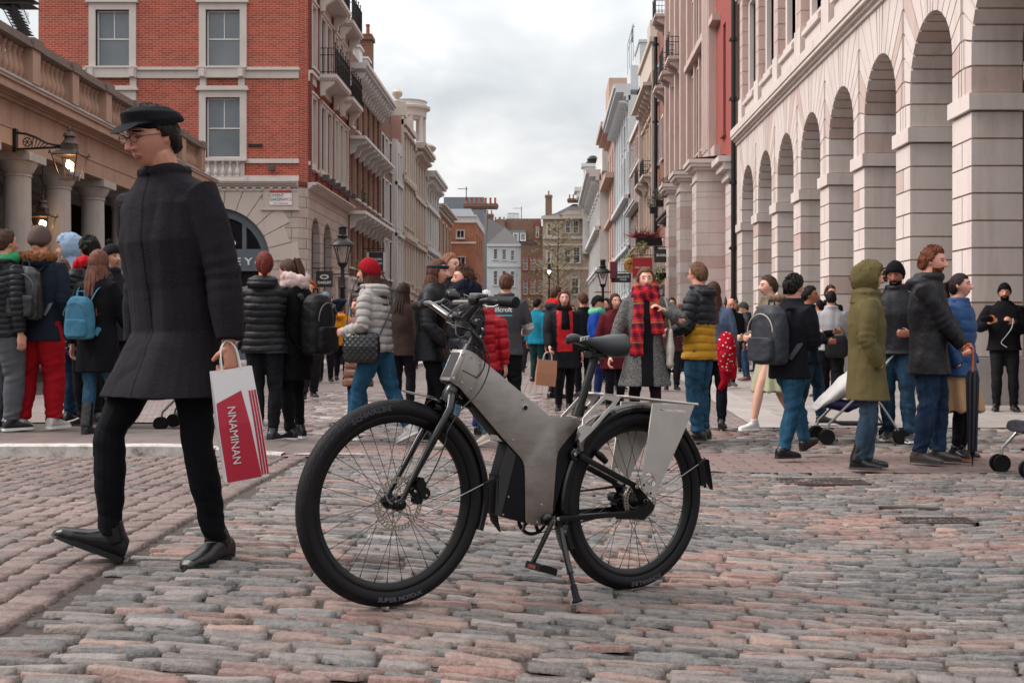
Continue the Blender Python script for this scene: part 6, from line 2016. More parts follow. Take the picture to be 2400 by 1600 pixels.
hl=[outline([(842,682),(1028,690),(1030,702),(1018,706),(845,696),(838,690)],C_,.098),outline([(738,1148),(768,1148),(802,1205),(792,1250),(765,1245),(722,1210)],C_,.098)]
plate_holes('rack_side_plate',sp1,hl,.094,.098,RACK)
plate_holes('rack_side_plate',sp1,hl,-.098,-.094,RACK)
st_o=[(432,578),(470,580),(545,592),(520,640),(350,835),(300,900),(262,940),(240,935),(256,870),(232,845),(238,818),(262,802),(276,812),(315,820),(330,806),(298,792),(276,795),(264,785),(275,745)]
st_h=[(430,618),(488,632),(475,655),(330,818),(318,820),(284,808),(290,770),(300,752)]
st_o=[(430,578),(550,592),(535,625),(350,835),(250,935),(240,900),(256,868),(234,845),(240,815),(268,802),(270,750)]
st_h=[(432,612),(492,628),(482,648),(335,815),(284,800),(292,762)]
for w in(.066,-.070):plate_holes('rack_strut',outline(st_o,C_,.07),[outline(st_h,C_,.07)],w,w+.004,RACK)
pa,pb=RP(428,582,-.07),RP(1130,648,-.04)
zt=RP(783,645,.098).z
def rail(p,q,r_=.0042,nm='rack_rail'):
 m=MB();m.tube([p,q],r_,8);return m.build(nm,RACK,bike,sm=True)
n0,n1,r0_,r1_=RP(550,590,.07),RP(1088,652,.098),RP(430,580,.07),RP(1128,646,-.02)
x0,x1,z0_,z1_=r0_.x,n1.x-.02,r0_.z,n1.z
def RT(s_,w):return Vector((x0+(x1-x0)*s_,w,z0_+(z1_-z0_)*s_+.002))
for w in(-.098,-.055,-.018,.018,.055,.098):rail(RT(.0 if abs(w)<.08 else .22,w),RT(1,w))
for s_ in(.0,.22,.55,.8,1.0):rail(RT(s_,-.098 if s_>.1 else-.07),RT(s_,.098 if s_>.1 else .07),.005)
m=MB();a,b,c,d=RT(0,-.07),RT(0,.07),RT(.12,.07),RT(.12,-.07);m.prism([(a.x,a.z),(c.x,c.z),(c.x,c.z+.004),(a.x,a.z+.004)],lambda p:(p[0],-.072,p[1]),lambda p:(p[0],.072,p[1]));m.build('rack_deck',RACK,bike)
for q in((738,1295),(785,1330)):bolt(bike,C_(*q),.005,.098)
for q in((718,1242),(767,1303)):
 v=RP(*q,.0985);m=MB();m.lathe([(.0055,0),(.0055,.0006),(.0001,.0006)],12,Matrix.Translation(v)@Matrix.Rotation(R(-90),4,'X'));m.build('rack_hole',BKG,bike)
def bar(name,a,b,hw_,hh_,mat=BKS,par=bike,bev=.003):
 d=(b-a);L_=d.length;d.normalize();n_=Vector((0,1,0));u_=d.cross(n_).normalized();m=MB()
 vs=[a+d*s_*L_+n_*i*hw_+u_*j*hh_ for s_ in(0,1)for i,j in((-1,-1),(1,-1),(1,1),(-1,1))]
 m.add(vs,[(0,1,2,3),(4,5,6,7),(0,1,5,4),(1,2,6,5),(2,3,7,6),(3,0,4,7)]);return m.build(name,mat,par,bevel=bev,sm=True)
for w in(.060,-.060):
 o1=Vector((0,w-.06,0))
 bar('chain_stay',RP(85,1492,.06)+o1,RP(600,1450,.06)+o1,.008,.0105);bar('seat_stay',RP(250,1030,.06)+o1,RP(655,1250,.06)+o1,.008,.011)
 dr_=outline([(520,1440),(660,1425),(690,1400),(690,1265),(640,1240),(640,1262),(700,1275),(800,1390),(795,1420),(760,1460),(720,1500),(665,1495),(520,1492)],C_,.066)
 plate('dropout',dr_,w-.004,w+.006,BKM,.0015)
bar('stay_bridge',RP(250,1000,.0)+Vector((0,-.055,0)),RP(250,1000,.0)+Vector((0,.055,0)),.02,.02)
m=MB();v=RP(215,1018,.045);Mx=Matrix.Translation(v)@Matrix.Rotation(R(-90),4,'X');m.lathe([(.022,-.09),(.022,.0),(.014,.004),(.0001,.004)],18,Mx);m.build('pivot',BKG,bike,sm=True);bolt(bike,C_(215,1018),.007,.049)
m=MB();m.tube([RP(360,1000,.03),RP(400,1030,.03),RP(440,1070,.03)],[.011,.015,.012],12);m.build('rubber_stop',BKM,bike,sm=True)
m=MB();m.tube([RP(258,990,.045),RP(250,940,.045),RP(275,880,.045),RP(320,835,.05)],[.010,.013,.012,.009],12);m.build('rack_bracket',plain('grey_bracket','77716d',0.35,0.8),bike,sm=True)
bolt(bike,C_(665,1255),.008,.074);bolt(bike,C_(88,1492),.007,.07)
v=Vector((0,.066,RW));m=MB();Mx=Matrix.Translation(v)@Matrix.Rotation(R(-90),4,'X');m.lathe([(.015,0),(.015,.012),(.011,.014),(.009,.026),(.0001,.027)],14,Mx);m.build('axle_nut',BKG,bike,sm=True)
m=MB()
for(x,y,r_)in((500,1330,.02),(520,1380,.018),(560,1430,.014)):v=RP(x,y,-.03);m.tube([v-Vector((0,.02,0)),v+Vector((0,.02,0))],r_,12)
m.build('gear_shifter',BKS,bike,sm=True)
ng=MB();v=bp(*C_(605,1345),-.0);
m=MB();ring(m,0.0,[(.052,-.004),(.052,.006),(.036,.006),(.036,-.004)],36);m.build('hub_sprocket',plain('hub_steel','8f877f',0.35,0.8),rw_)
BBP=bp(*D_(680,312),.034);BBC=Vector((BBP.x,0,BBP.z))
Mx=Matrix.Translation(BBC)@Matrix.Rotation(R(-90),4,'X')
m=MB();m.lathe([(.0245,-.05),(.0245,.040),(.020,.046),(.012,.05),(.012,.066),(.0001,.066)],22,Mx);m.build('bottom_bracket',BKG,bike,sm=True)
m=MB();CR=bp(*D_(425,345),-.055);ring(m,BBC.x,[(.072,-.053),(.072,-.057),(.060,-.058),(.060,-.052)],60,BBC.z)
for i in range(60):a=2*math.pi*i/60;c=Vector((BBC.x+.073*math.cos(a),-.055,BBC.z+.073*math.sin(a)));m.tube([c-Vector((0,.002,0)),c+Vector((0,.002,0))],.002,5)
for i in range(5):a=2*math.pi*i/5+.5;m.tube([BBC+Vector((.015*math.cos(a),-.055,.015*math.sin(a))),BBC+Vector((.063*math.cos(a),-.055,.063*math.sin(a)))],(.007),6)
m.build('chain_ring',BKS,bike,sm=True)
def crank(sd,pa_,pb_):
 d=(pb_-pa_);m=MB();m.tube([pa_-d*.09,pa_,pa_+d*.5,pb_,pb_+d*.05],[(.010,.008),(.017,.009),(.0145,.009),(.012,.009),(.007,.007)],12);return m.build('crank_arm',BKG,bike,sm=True)
ca,cb=bp(*D_(762,335),.075),bp(*D_(478,925),.082)
crank(1,ca,cb);bolt(bike,D_(768,345),.0075,.084)
ca2=Vector((BBC.x*2-ca.x,-ca.y,BBC.z*2-ca.z));cb2=Vector((BBC.x*2-cb.x,-cb.y,BBC.z*2-cb.z))
crank(-1,Vector((BBC.x,-.075,BBC.z)),BBC+Vector((-(cb.x-BBC.x),-.082,-(cb.z-BBC.z))))
def pedal(c,sd):
 pd=empty('pedal',c,0,parent=bike);m=MB();m.tube([(0,0,0),(0,sd*.095,0)],[.008,.006],10);m.build('axle',CHR,pd,sm=True)
 m=MB();T=Matrix.Translation((0,sd*.055,0))@Matrix.Rotation(R(-14),4,'Y')
 for x in(-.040,.033):m.box(x,x+.007,-.044,.044,-.011,.011,0,T)
 for y in(-.044,.037):m.box(-.033,.033,y,y+.007,-.010,.010,0,T)
 m.box(-.033,.033,-.006,.006,-.006,.006,0,T)
 for x in(-.040,.033):
  for i in range(7):m.box(x,x+.007,-.042+i*.0125,-.037+i*.0125,.011,.015,0,T)
 m.build('cage',BKS,pd)
 m=MB()
 for x in(-.042,.0405):m.box(x,x+.0015,-.022,.022,-.006,.006,0,T)
 m.build('reflector',plain('reflector_orange','7a3014',0.25),pd);return pd
pedal(cb+Vector((0,.006,0)),1);pedal(BBC+Vector((-(cb.x-BBC.x),-.088,-(cb.z-BBC.z))),-1)
m=MB()
for s_ in(-1,1):m.tube([BBC+Vector((0,-.055,.071*s_)),Vector((0,-.055,RW+.050*s_))],(.0018,.006),6)
m.build('drive_belt',BKM,bike)
m=MB();v=bp(*D_(440,400),-.03);m.tube([bp(*D_(400,360),-.03),bp(*D_(360,470),-.03)],.006,8);m.build('belt_guard',BKS,bike)
KG=BI@px2g(1353,1410,0.012)
k0,k1=bp(*D_(865,440),.045),bp(*D_(880,560),.06)
foot=Vector((KG.x,KG.y,KG.z))
d=foot-k1
m=MB();m.tube([k0,k1,k1+d*.55],[(.014,.012),(.012,.012),(.0115,.0115)],14);m.build('kickstand_sleeve',BKG,bike,sm=True)
m=MB();m.tube([k1+d*.52,k1+d*.80],.0085,12);m.tube([k1+d*.54,k1+d*.56],.014,12);m.build('kickstand_rod',BKS,bike,sm=True)
m=MB();m.tube([k1+d*.74,k1+d*.95,k1+d*.985,foot],[.012,.0135,.020,.021],14);m.build('kickstand_foot',BKM,bike,sm=True)
obox('kickstand_bracket',bp(*D_(900,450),.048),.024,.02,.036,plain('bracket_grey','3d3a3c',0.35,0.5),.004);bolt(bike,D_(918,472),.0045,.0585)
# PEOPLE
def fabric(name,col,kind='cloth',sc_=1.0):
 key='fab_'+name
 if key in _MC:return _MC[key]
 t=MT(name);p=t.pos(obj=True);c=lin(col)
 c=tuple(x*(.62 if max(c)<.03 else .85)for x in c);lo=tuple(x*0.72 for x in c);hi=tuple(min(x*1.22,1)for x in c)
 n=t.noise(p,5*sc_,4,0.65);f=t.noise(p,140,2,0.6)
 col_=t.mix(n,lo,hi);rough=0.85;b=t.bump(f,0.0012);spec=0.12
 if kind=='nylon':rough=0.55;b=t.bump(t.noise(p,22,3,0.6),0.006);spec=0.25
 elif kind=='denim':
  w=t.noise(t.pos((1,1,.35),obj=True),7,4,0.7);col_=t.mix(t.ramp(w,[(0.45,(0,0,0)),(0.75,(1,1,1))]),lo,tuple(min(x*1.7+.006,1)for x in c));b=t.bump(t.noise(p,18,4,0.6),0.007)
 elif kind=='wool':
  w=t.noise(t.pos((60,60,260),obj=True),1.0,3,0.7);col_=t.mix(t.math('MULTIPLY',t.ramp(w,[(0.5,(0,0,0)),(0.7,(1,1,1))]),0.35),col_,tuple(min(x*2.4+0.008,1)for x in c));b=t.bump(w,0.002)
 elif kind=='tweed':
  w=t.noise(p,90,3,0.8);col_=t.mix(t.ramp(w,[(0.42,(0,0,0)),(0.6,(1,1,1))]),tuple(x*.35 for x in c),tuple(min(x*1.5,1)for x in c))
 elif kind=='leather':rough=0.35;b=t.bump(t.noise(p,60,3,0.6),0.001);spec=0.5
 elif kind=='fur':
  w=t.noise(t.pos((40,40,12),obj=True),1.0,4,0.75);col_=t.mix(t.ramp(w,[(0.35,(0,0,0)),(0.7,(1,1,1))]),tuple(x*.45 for x in c),tuple(min(x*1.7,1)for x in c));b=t.bump(w,0.02)
 elif kind=='hair':
  w=t.noise(t.pos((70,70,5),obj=True),1.0,4,0.7);col_=t.mix(t.ramp(w,[(0.35,(0,0,0)),(0.7,(1,1,1))]),tuple(x*.4 for x in c),tuple(min(x*1.5,1)for x in c));b=t.bump(w,0.006);rough=0.6;spec=0.15
 elif kind=='plaid':
  g=t.n('ShaderNodeTexCoord').outputs['Object'];sp=t.n('ShaderNodeSeparateXYZ');t.l(g,sp.inputs[0])
  xx=t.math('ADD',sp.outputs[0],t.math('MULTIPLY',sp.outputs[2],0.25));zz=t.math('ADD',sp.outputs[2],t.math('MULTIPLY',sp.outputs[1],0.3))
  def stripes(v,per,ph,lo_,hi_):
   return t.ramp(t.math('FRACT',t.math('MULTIPLY_ADD',v,1/per,ph)),[(lo_,(0,0,0)),(lo_+.03,(1,1,1)),(hi_,(1,1,1)),(hi_+.03,(0,0,0))])
  col_=t.mix(0.0,'b5202a','b5202a')
  col_=t.mix(t.math('MULTIPLY',stripes(xx,.085,0.1,.55,.95),0.6),col_,'2a1630');col_=t.mix(t.math('MULTIPLY',stripes(zz,.095,0.3,.5,.92),0.6),col_,'2a1630')
  col_=t.mix(t.math('MULTIPLY',stripes(xx,.085,0.1,.23,.28),0.5),col_,'d8693a');col_=t.mix(t.math('MULTIPLY',stripes(zz,.095,.3,.20,.25),0.5),col_,'d8693a')
  col_=t.mix(t.math('MULTIPLY',stripes(zz,.19,.6,.40,.47),0.7),col_,'6d7a4a')
 elif kind=='dots':
  v=t.n('ShaderNodeTexVoronoi');t.l(p,v.inputs['Vector']);v.inputs['Scale'].default_value=26
  col_=t.mix(t.ramp(v.outputs['Distance'],[(0.2,(1,1,1)),(0.28,(0,0,0))]),col_,'d8cfca')
 elif kind=='floral':
  v=t.n('ShaderNodeTexVoronoi');t.l(p,v.inputs['Vector']);v.inputs['Scale'].default_value=34
  col_=t.mix(t.ramp(v.outputs['Distance'],[(0.25,(1,1,1)),(0.4,(0,0,0))]),col_,v.outputs['Color'])
 t.b.inputs['Specular IOR Level'].default_value=spec
 _MC[key]=t.done(col_,rough,b);return _MC[key]
def skin_mat(col):
 key='skin_'+col
 if key in _MC:return _MC[key]
 t=MT(key);p=t.pos(obj=True);c=lin(col);n=t.noise(p,14,4,0.6)
 c_=t.mix(n,tuple(x*y for x,y in zip(c,(.86,.74,.72))),tuple(min(x*1.1,1)for x in c));t.b.inputs['Subsurface Weight'].default_value=0.12;t.b.inputs['Subsurface Radius'].default_value=(0.02,0.008,0.004)
 _MC[key]=t.done(c_,0.5,t.bump(t.noise(p,240,2),0.0004));return _MC[key]
class Rings:
 """closed lofts with elliptical / boxy sections, gathered and fused into one skin"""
 def __init__(s):s.mb=MB()
 def loft(s,rings,n=20,p=2.0):
  vs=[];k=len(rings)
  for c,A,B in rings:
   for j in range(n):
    a=2*math.pi*j/n;ca,sa=math.cos(a),math.sin(a)
    if p!=2.0:ca=math.copysign(abs(ca)**(2/p),ca);sa=math.copysign(abs(sa)**(2/p),sa)
    vs.append(c+A*ca+B*sa)
  fs=[(i*n+j,i*n+(j+1)%n,(i+1)*n+(j+1)%n,(i+1)*n+j)for i in range(k-1)for j in range(n)]
  fs+=[tuple(range(n))[::-1],tuple(range((k-1)*n,k*n))]
  s.mb.add(vs,fs)
 def tube(s,pts,rads,n=14):s.mb.tube(pts,rads,n)
 def ball(s,c,rx,ry,rz,n=14):
  M=Matrix.Translation(c)@Matrix.Diagonal((rx,ry,rz,1));s.mb.lathe([(math.sin(math.pi*i/n)if 0<i<n else 0.0,-math.cos(math.pi*i/n))for i in range(n+1)],n+2,M)
def fuse(rg_,name,mats,parent,voxel,sm=2,disp=None,post=None):
 bm=bmesh.new();me=rg_.mb.mesh(name);bm.from_mesh(me);bmesh.ops.remove_doubles(bm,verts=bm.verts[:],dist=1e-5);bmesh.ops.recalc_face_normals(bm,faces=bm.faces[:]);bm.to_mesh(me);bm.free()
 tmp=bpy.data.objects.new('tmp',me);COL.objects.link(tmp)
 r_=tmp.modifiers.new('r','REMESH');r_.mode='VOXEL';r_.voxel_size=voxel
 if sm:s_=tmp.modifiers.new('s','SMOOTH');s_.factor=0.5;s_.iterations=sm
 dg=bpy.context.evaluated_depsgraph_get();out_=bpy.data.meshes.new_from_object(tmp.evaluated_get(dg));bpy.data.objects.remove(tmp);bpy.data.meshes.remove(me)
 out_.name=name;n=len(out_.vertices)
 if disp is not None and n:
  co=np.empty(n*3,np.float32);out_.vertices.foreach_get('co',co);co=co.reshape(-1,3)
  nr=np.empty(n*3,np.float32);out_.vertices.foreach_get('normal',nr);nr=nr.reshape(-1,3)
  co2=co+nr*disp(co,nr)[:,None];out_.vertices.foreach_set('co',co2.astype(np.float32).ravel());out_.update()
 o=mesh_obj(name,out_,mats,parent,True)
 if post:post(out_)
 return o
_ns=np.random.default_rng(99);_K=_ns.normal(0,1,(14,3));_PH=_ns.uniform(0,6.28,14)
def vnoise(co,f,seed=0,st=(1,1,1)):
 c=co*np.array(st,np.float32)*f;v=np.zeros(len(co),np.float32)
 for i in range(7):
  k=_K[(i+seed)%14];v+=np.sin(c@k.astype(np.float32)*(1+.35*i)+_PH[(i*3+seed)%14]+1.7*np.sin(c@_K[(i+seed+5)%14].astype(np.float32)*.6))/(1+.4*i)
 return v/3.2
def folds(amp=0.006,f=9,seed=0,st=(1,1,1.6)):
 return lambda co,nr:amp*(np.abs(vnoise(co,f,seed,st))*1.6-0.6)+amp*.3*vnoise(co,f*3,seed+2)
def seg_param(co,segs):
 """distance along, and nearness to, a chain of bones"""
 best=np.full(len(co),9.0);par=np.zeros(len(co));acc=0.0
 for a,b in segs:
  a_,b_=np.array(a),np.array(b);d=b_-a_;L_=np.linalg.norm(d);t_=np.clip(((co-a_)@d)/(L_*L_+1e-9),0,1)
  q=np.linalg.norm(co-(a_+t_[:,None]*d),axis=1);m_=q<best;best[m_]=q[m_];par[m_]=acc+t_[m_]*L_;acc+=L_
 return par,best
def quilt(pitch,amp,arms,seed=0,z0=0.0):
 amp=amp*.62
 def f(co,nr):
  d=-amp*np.abs(np.cos(np.pi*(co[:,2]-z0)/pitch+.75*vnoise(co,5,seed)))**10*1.8+amp*.4
  for segs,rad in arms:
   par,near=seg_param(co,segs);m_=near<rad
   d[m_]=(-amp*np.abs(np.cos(np.pi*par/pitch+.3*vnoise(co,6,seed)))[m_]**10*1.8+amp*.4)
  return d+amp*.6*vnoise(co,26,seed)+.003*vnoise(co,11,seed+3)
 return f
def ik(a,c,l1,l2,pole):
 d=c-a;L_=d.length
 if L_>(l1+l2)*.995:c=a+d*((l1+l2)*.995/L_);d=c-a;L_=d.length
 x=(l1*l1-l2*l2+L_*L_)/(2*L_);h=math.sqrt(max(l1*l1-x*x,0));u_=d/L_;p_=pole-u_*pole.dot(u_)
 p_=p_.normalized()if p_.length>1e-5 else u_.orthogonal().normalized()
 return a+u_*x+p_*h,c
def Rz(a):return Matrix.Rotation(R(a),3,'Z')
def lerpv(a,b,t_):return a+(b-a)*t_
def add_hand(rg_,w,d,nrm,H,curl=.4,thumb=1):
 s_=H/1.75;d=d.normalized();nrm=(nrm-d*nrm.dot(d)).normalized();sd=d.cross(nrm).normalized()*thumb
 rg_.loft([(w-d*.02*s_,sd*.025*s_,nrm*.018*s_),(w+d*.015*s_,sd*.030*s_,nrm*.017*s_),(w+d*.05*s_,sd*.040*s_,nrm*.016*s_),(w+d*.088*s_,sd*.040*s_,nrm*.012*s_),(w+d*.096*s_,sd*.034*s_,nrm*.008*s_)],14)
 for k,(off,ln)in enumerate(((.030,.070),(.0105,.079),(-.0095,.074),(-.029,.060))):
  p=w+(d*(.088-.004*abs(off)/.03)+sd*off)*s_;pts=[p-d*.012*s_,p];ang=0.0;q=(d+sd*off*1.6).normalized()
  for j,fr_ in enumerate((.45,.32,.23)):
   ang+=curl*(0.75,1.0,.8)[j];v=q*math.cos(ang)+nrm*math.sin(ang);p=p+v*ln*fr_*s_;pts.append(p)
  rg_.tube(pts,[.0095*s_,.0098*s_,.009*s_,.0085*s_,.0062*s_],8)
 p=w+(d*.022+sd*.026)*s_;v=(d*.62+sd*.62+nrm*(.25+.5*curl)).normalized();v2=(d*.85+sd*.15+nrm*(.3+.7*curl)).normalized()
 rg_.tube([p-sd*.012*s_,p,p+v*.034*s_,p+v*.034*s_+v2*.030*s_],[.013*s_,.013*s_,.0105*s_,.0075*s_],8)
def head_shape(rg_,M,s_,female=False):
 """skull, jaw, nose, brow, lips, chin, ears; M places the head centre, s_ = head height / 0.235"""
 n,m_=30,22;vs=[]
 for i in range(m_+1):
  ph_=math.pi*i/m_
  for j in range(n):
   th=2*math.pi*j/n;x,y,z=math.sin(ph_)*math.cos(th),math.sin(ph_)*math.sin(th),-math.cos(ph_)
   X,Y_,Z=x*.076,y*.097,z*.118
   if z<.1:k_=smooth(-z,-.1,.9);X*=1-(.36 if female else .28)*k_;Y_=Y_*(1-.10*k_)-.010*k_*(1 if y<0 else-2.2)
   if y>0:Y_*=1.06;
   if y<-.3:
    f_=smooth(-y,.3,.9)
    X*=1-.04*f_
    Y_+=.006*f_*math.exp(-((Z-.012)/.016)**2)*(1 if abs(X)>.012 else .2)
    Y_-=.005*f_*math.exp(-((Z-.034)/.012)**2)
    Y_-=.006*f_*math.exp(-((Z+.105)/.018)**2)*math.exp(-(X/.022)**2)
    Y_-=.004*f_*math.exp(-((Z+.025)/.02)**2)*math.exp(-((abs(X)-.04)/.016)**2)
   vs.append(M@(Vector((X,Y_,Z))*s_))
 fs=[(i*n+j,i*n+(j+1)%n,(i+1)*n+(j+1)%n,(i+1)*n+j)for i in range(m_)for j in range(n)]
 rg_.mb.add(vs,fs)
 T=lambda x,y,z:M@(Vector((x,y,z))*s_)
 rg_.tube([T(0,-.088,.022),T(0,-.101,.004),T(0,-.114,-.018),T(0,-.117,-.027),T(0,-.100,-.036)],[.006*s_,.008*s_,.0105*s_,.0125*s_,.009*s_],10)
 for sd in(-1,1):rg_.tube([T(sd*.009,-.100,-.030),T(sd*.012,-.092,-.030)],[.007*s_,.007*s_],8)
 rg_.tube([T(-.024,-.076,-.060),T(-.010,-.0855,-.057),T(.010,-.0855,-.057),T(.024,-.076,-.060)],[.003*s_,.0052*s_,.0052*s_,.003*s_],8)
 rg_.tube([T(-.020,-.077,-.066),T(0,-.0845,-.068),T(.020,-.077,-.066)],[.003*s_,.0058*s_,.003*s_],8)
 for sd in(-1,1):rg_.loft([(T(sd*.072,.006,-.024),Vector((0,.010,0))*s_,Vector((.006,0,.006))*s_),(T(sd*.079,.012,.0),Vector((.002,.017,0))*s_,Vector((.006,0,.014))*s_),(T(sd*.080,.016,.022),Vector((.002,.012,0))*s_,Vector((.006,
0,
.007))*s_)],
10)
def hair_shell(m,M,s_,zmin,thick=.012,noise_=.003,seed=0,scale=(1,1,1),nn=(44,28),rough_f=40):
 """cap of hair (or cloth) over the skull; zmin(f) gives the lower edge for forwardness f"""
 n,k=nn;out_,inn,keep=[],[],[]
 for i in range(k+1):
  ph_=math.pi*i/k
  for j in range(n):
   th=2*math.pi*j/n;x,y,z=math.sin(ph_)*math.cos(th),math.sin(ph_)*math.sin(th),math.cos(ph_)
   f_=-y;zm=zmin(f_,abs(x));zz=max(z,zm)if False else z
   keep.append(z>zm)
   rdg=noise_*(math.sin(th*23+3*math.sin(ph_*5+seed))*.5+noise.noise((x*9+seed,y*9,z*4))*1.6)
   edge=smooth(z-zm,0,.22);tk=thick*(.35+.65*edge)+rdg*edge
   base=Vector((x*.076*scale[0],y*(.097 if y<0 else .103)*scale[1],z*.118*scale[2]))
   if z<.1:base.x*=1-.2*smooth(-z,-.1,.9)
   nv=Vector((x,y,z));out_.append(M@((base+nv*tk)*s_));inn.append(M@((base-nv*.004)*s_))
 fs=[]
 for i in range(k):
  for j in range(n):
   q=(i*n+j,i*n+(j+1)%n,(i+1)*n+(j+1)%n,(i+1)*n+j)
   kk_=[keep[a]for a in q]
   if all(kk_):fs.append(q)
   if any(kk_)and not all(kk_):pass
 o_=len(out_);used=set(fs)
 ed={}
 for q in fs:
  for a,b in zip(q,q[1:]+q[:1]):ed[(a,b)]=ed.get((a,b),0)+1
 fs2=fs+[tuple(a+o_ for a in q[::-1])for q in fs]
 for(a,b),c in ed.items():
  if(b,a)not in ed and a!=b:fs2.append((b,a,a+o_,b+o_))
 m.add(out_+inn,fs2)
Z_SHORT=lambda f,x:(-.62 if f<-.55 else-.62+(.52)*smooth(f,-.55,0)if f<0 else-.10+.62*smooth(f,.02,.55))+(.04 if f>.5 else 0)
Z_LONG=lambda f,x:(-1.1 if f<.12 else-1.1+1.66*smooth(f,.12,.62))
Z_TIED=lambda f,x:(-.75 if f<-.4 else-.75+.75*smooth(f,-.4,.25)if f<.25 else .0+.52*smooth(f,.25,.7))
Z_CAP=lambda f,x:-.02+.22*smooth(f,-.5,.9)
Z_BEANIE=lambda f,x:-.28+.52*smooth(f,-.4,.9)
Z_HOOD=lambda f,x:(-1.1 if f<.30 else-1.1+1.62*smooth(f,.30,.66))
PEOPLE={}
def person(key,label,px,top,Y,yaw,sex='m',H=None,skin='c49078',hair='short',haircol='3b2a20',hat=None,hatcol='1c1a1d',top_=None,pants=None,shoes=None,pose=None,scarf=None,group=None,glasses=False,beard=None,zoff=0.0,hatdz=0.0,
vox=None):
 X=(px-VX)*Y/FPX;g0_=gz(X,Y)+0.010+zoff
 Htop=CH-(top-VY)*Y/FPX-g0_
 pose=dict(pose or{})
 if H is None:H=Htop*pose.get('hs',1.0)/(1.015 if hat else 1.0)
 root=empty('person',(X,Y,g0_),R(yaw),label,'person',group)
 far=Y>15;V_=vox or min(max(Y*0.00078,0.0042),0.02)
 fem=sex=='f';hw_,sh=(.101,.106)if fem else(.099,.122)
 W2L=(Matrix.Translation((X,Y,g0_))@Matrix.Rotation(R(yaw),4,'Z')).inverted()
 def P_(v):
  """targets: fractions of H in the local frame, or ('px', x, y, depth offset)"""
  if v[0]=='px':return W2L@at(v[1],v[2],Y+v[3])
  return Vector(v)*H
 lean,tilt,twist,hy,hp,ht=[pose.get(k_,0)for k_ in('lean','tilt','twist','hyaw','hpitch','htilt')]
 pel=P_(pose['pelvis'])if 'pelvis' in pose else Vector((0,0,.520*H+pose.get('drop',0)*H))
 py_=pose.get('pyaw',0)
 Sp=Rz(0)@Matrix.Rotation(R(lean),3,'X')@Matrix.Rotation(R(tilt),3,'Y')
 up=Sp@Vector((0,0,1));neckb=pel+up*(.322*H);
 Ax=Rz(py_)@Vector((1,0,0));Cx=Rz(twist)@Vector((1,0,0));Cx=(Cx-up*Cx.dot(up)).normalized();Cy=up.cross(Cx)
 Ay=Vector((0,0,1)).cross(Ax)
 hips={1:pel+Ax*.050*H,-1:pel-Ax*.050*H}
 chest=pel+up*.235*H;shd={sd:pel+up*.284*H+Cx*sd*sh*H*.92 for sd in(1,-1)}
 ft={1:P_(pose.get('lf',(.055,.01,.045))),-1:P_(pose.get('rf',(-.055,-.01,.045)))}
 fy={1:pose.get('lfy',12),-1:pose.get('rfy',-12)};fp={1:pose.get('lfp',0),-1:pose.get('rfp',0)}
 knee={}
 for sd in(1,-1):knee[sd],ft[sd]=ik(hips[sd],ft[sd],.245*H,.232*H,Rz(fy[sd]*.6)@Vector((0,-1,0)))
 HP={'down':(.150,.005,.480),'pocket':(.112,-.050,.500),'phone':(.05,-.19,.665),'ear':(.072,-.02,.895),'clasp':(.012,-.155,.535),'chest':(.05,-.15,.70),'strap':(.09,-.09,.76),'back':(.16,.10,.50),'fwd':(.13,-.14,.53),'cross':(-.05,
-.12,
.64),
'mid':(.10,
-.15,
.60)}
 hd={};elb={};hk={}
 for sd,k_ in((1,'lh'),(-1,'rh')):
  v=pose.get(k_,'down');hk[sd]=v
  tgt=Vector((HP[v][0]*sd,HP[v][1],HP[v][2]))*H if isinstance(v,str)else P_(v)
  if isinstance(v,str):tgt=Rz(twist*.7)@tgt;tgt+=(pel-Vector((0,0,.515*H)))+(up-Vector((0,0,1)))*(tgt.z-pel.z)*.8
  pl_=Vector((sd*.45,.75,-.35))if v not in('ear',)else Vector((sd*.9,-.1,-.5))
  if 'pole'+k_[0]in pose:pl_=Vector(pose['pole'+k_[0]])
  elb[sd],hd[sd]=ik(shd[sd],tgt,.172*H,.150*H,pl_)
 hM=Matrix.Rotation(R(hy),3,'Z')@Matrix.Rotation(R(hp),3,'X')@Matrix.Rotation(R(ht),3,'Y')
 hsz=.132*H/.235
 hc=neckb+up*.008*H+(hM@Vector((0,-.016,.086)))*H
 HM=Matrix.Translation(hc)@hM.to_4x4()
 b=Rings();k=.8
 b.loft([(lerpv(pel,neckb,t_),Cx*w_*H*k,Cy*d_*H*k)for t_,w_,d_ in((-.12,.06,.05),(0,hw_,.06),(.3,.075,.052),(.62,.09,.06),(.86,.095,.05),(.97,.05,.042),(1.02,.032,.034))],20)
 b.tube([lerpv(pel,neckb,.93),neckb+up*.01*H,hc-(hM@Vector((0,-.004,.03)))*H],[.040*H if not fem else .033*H,.036*H if not fem else .029*H,.036*H if not fem else .030*H],14)
 head_shape(b,HM,hsz,fem)
 for sd in(1,-1):
  S,E_2,Wr=shd[sd],elb[sd],hd[sd];r_=.9 if fem else 1.0
  b.tube([S-Cx*sd*.02*H,lerpv(S,E_2,.3),E_2,lerpv(E_2,Wr,.3),Wr],[.026*H*r_,.025*H*r_,.021*H*r_,.023*H*r_,.0155*H*r_],12)
  fd=(Wr-E_2).normalized();hd_dir=fd
  if hk[sd]in('phone','mid','chest'):hd_dir=(fd+Vector((-sd*.4,-.2,.25))).normalized()
  if hk[sd]=='clasp':hd_dir=(fd+Vector((-sd*.6,0,-.2))).normalized()
  if hk[sd]=='ear':hd_dir=Vector((-sd*.1,-.1,.9)).normalized()
  nr_=pose.get('n'+('l' if sd==1 else 'r'),None);nr_=Vector(nr_)if nr_ else Vector((-sd,-.15,.1))
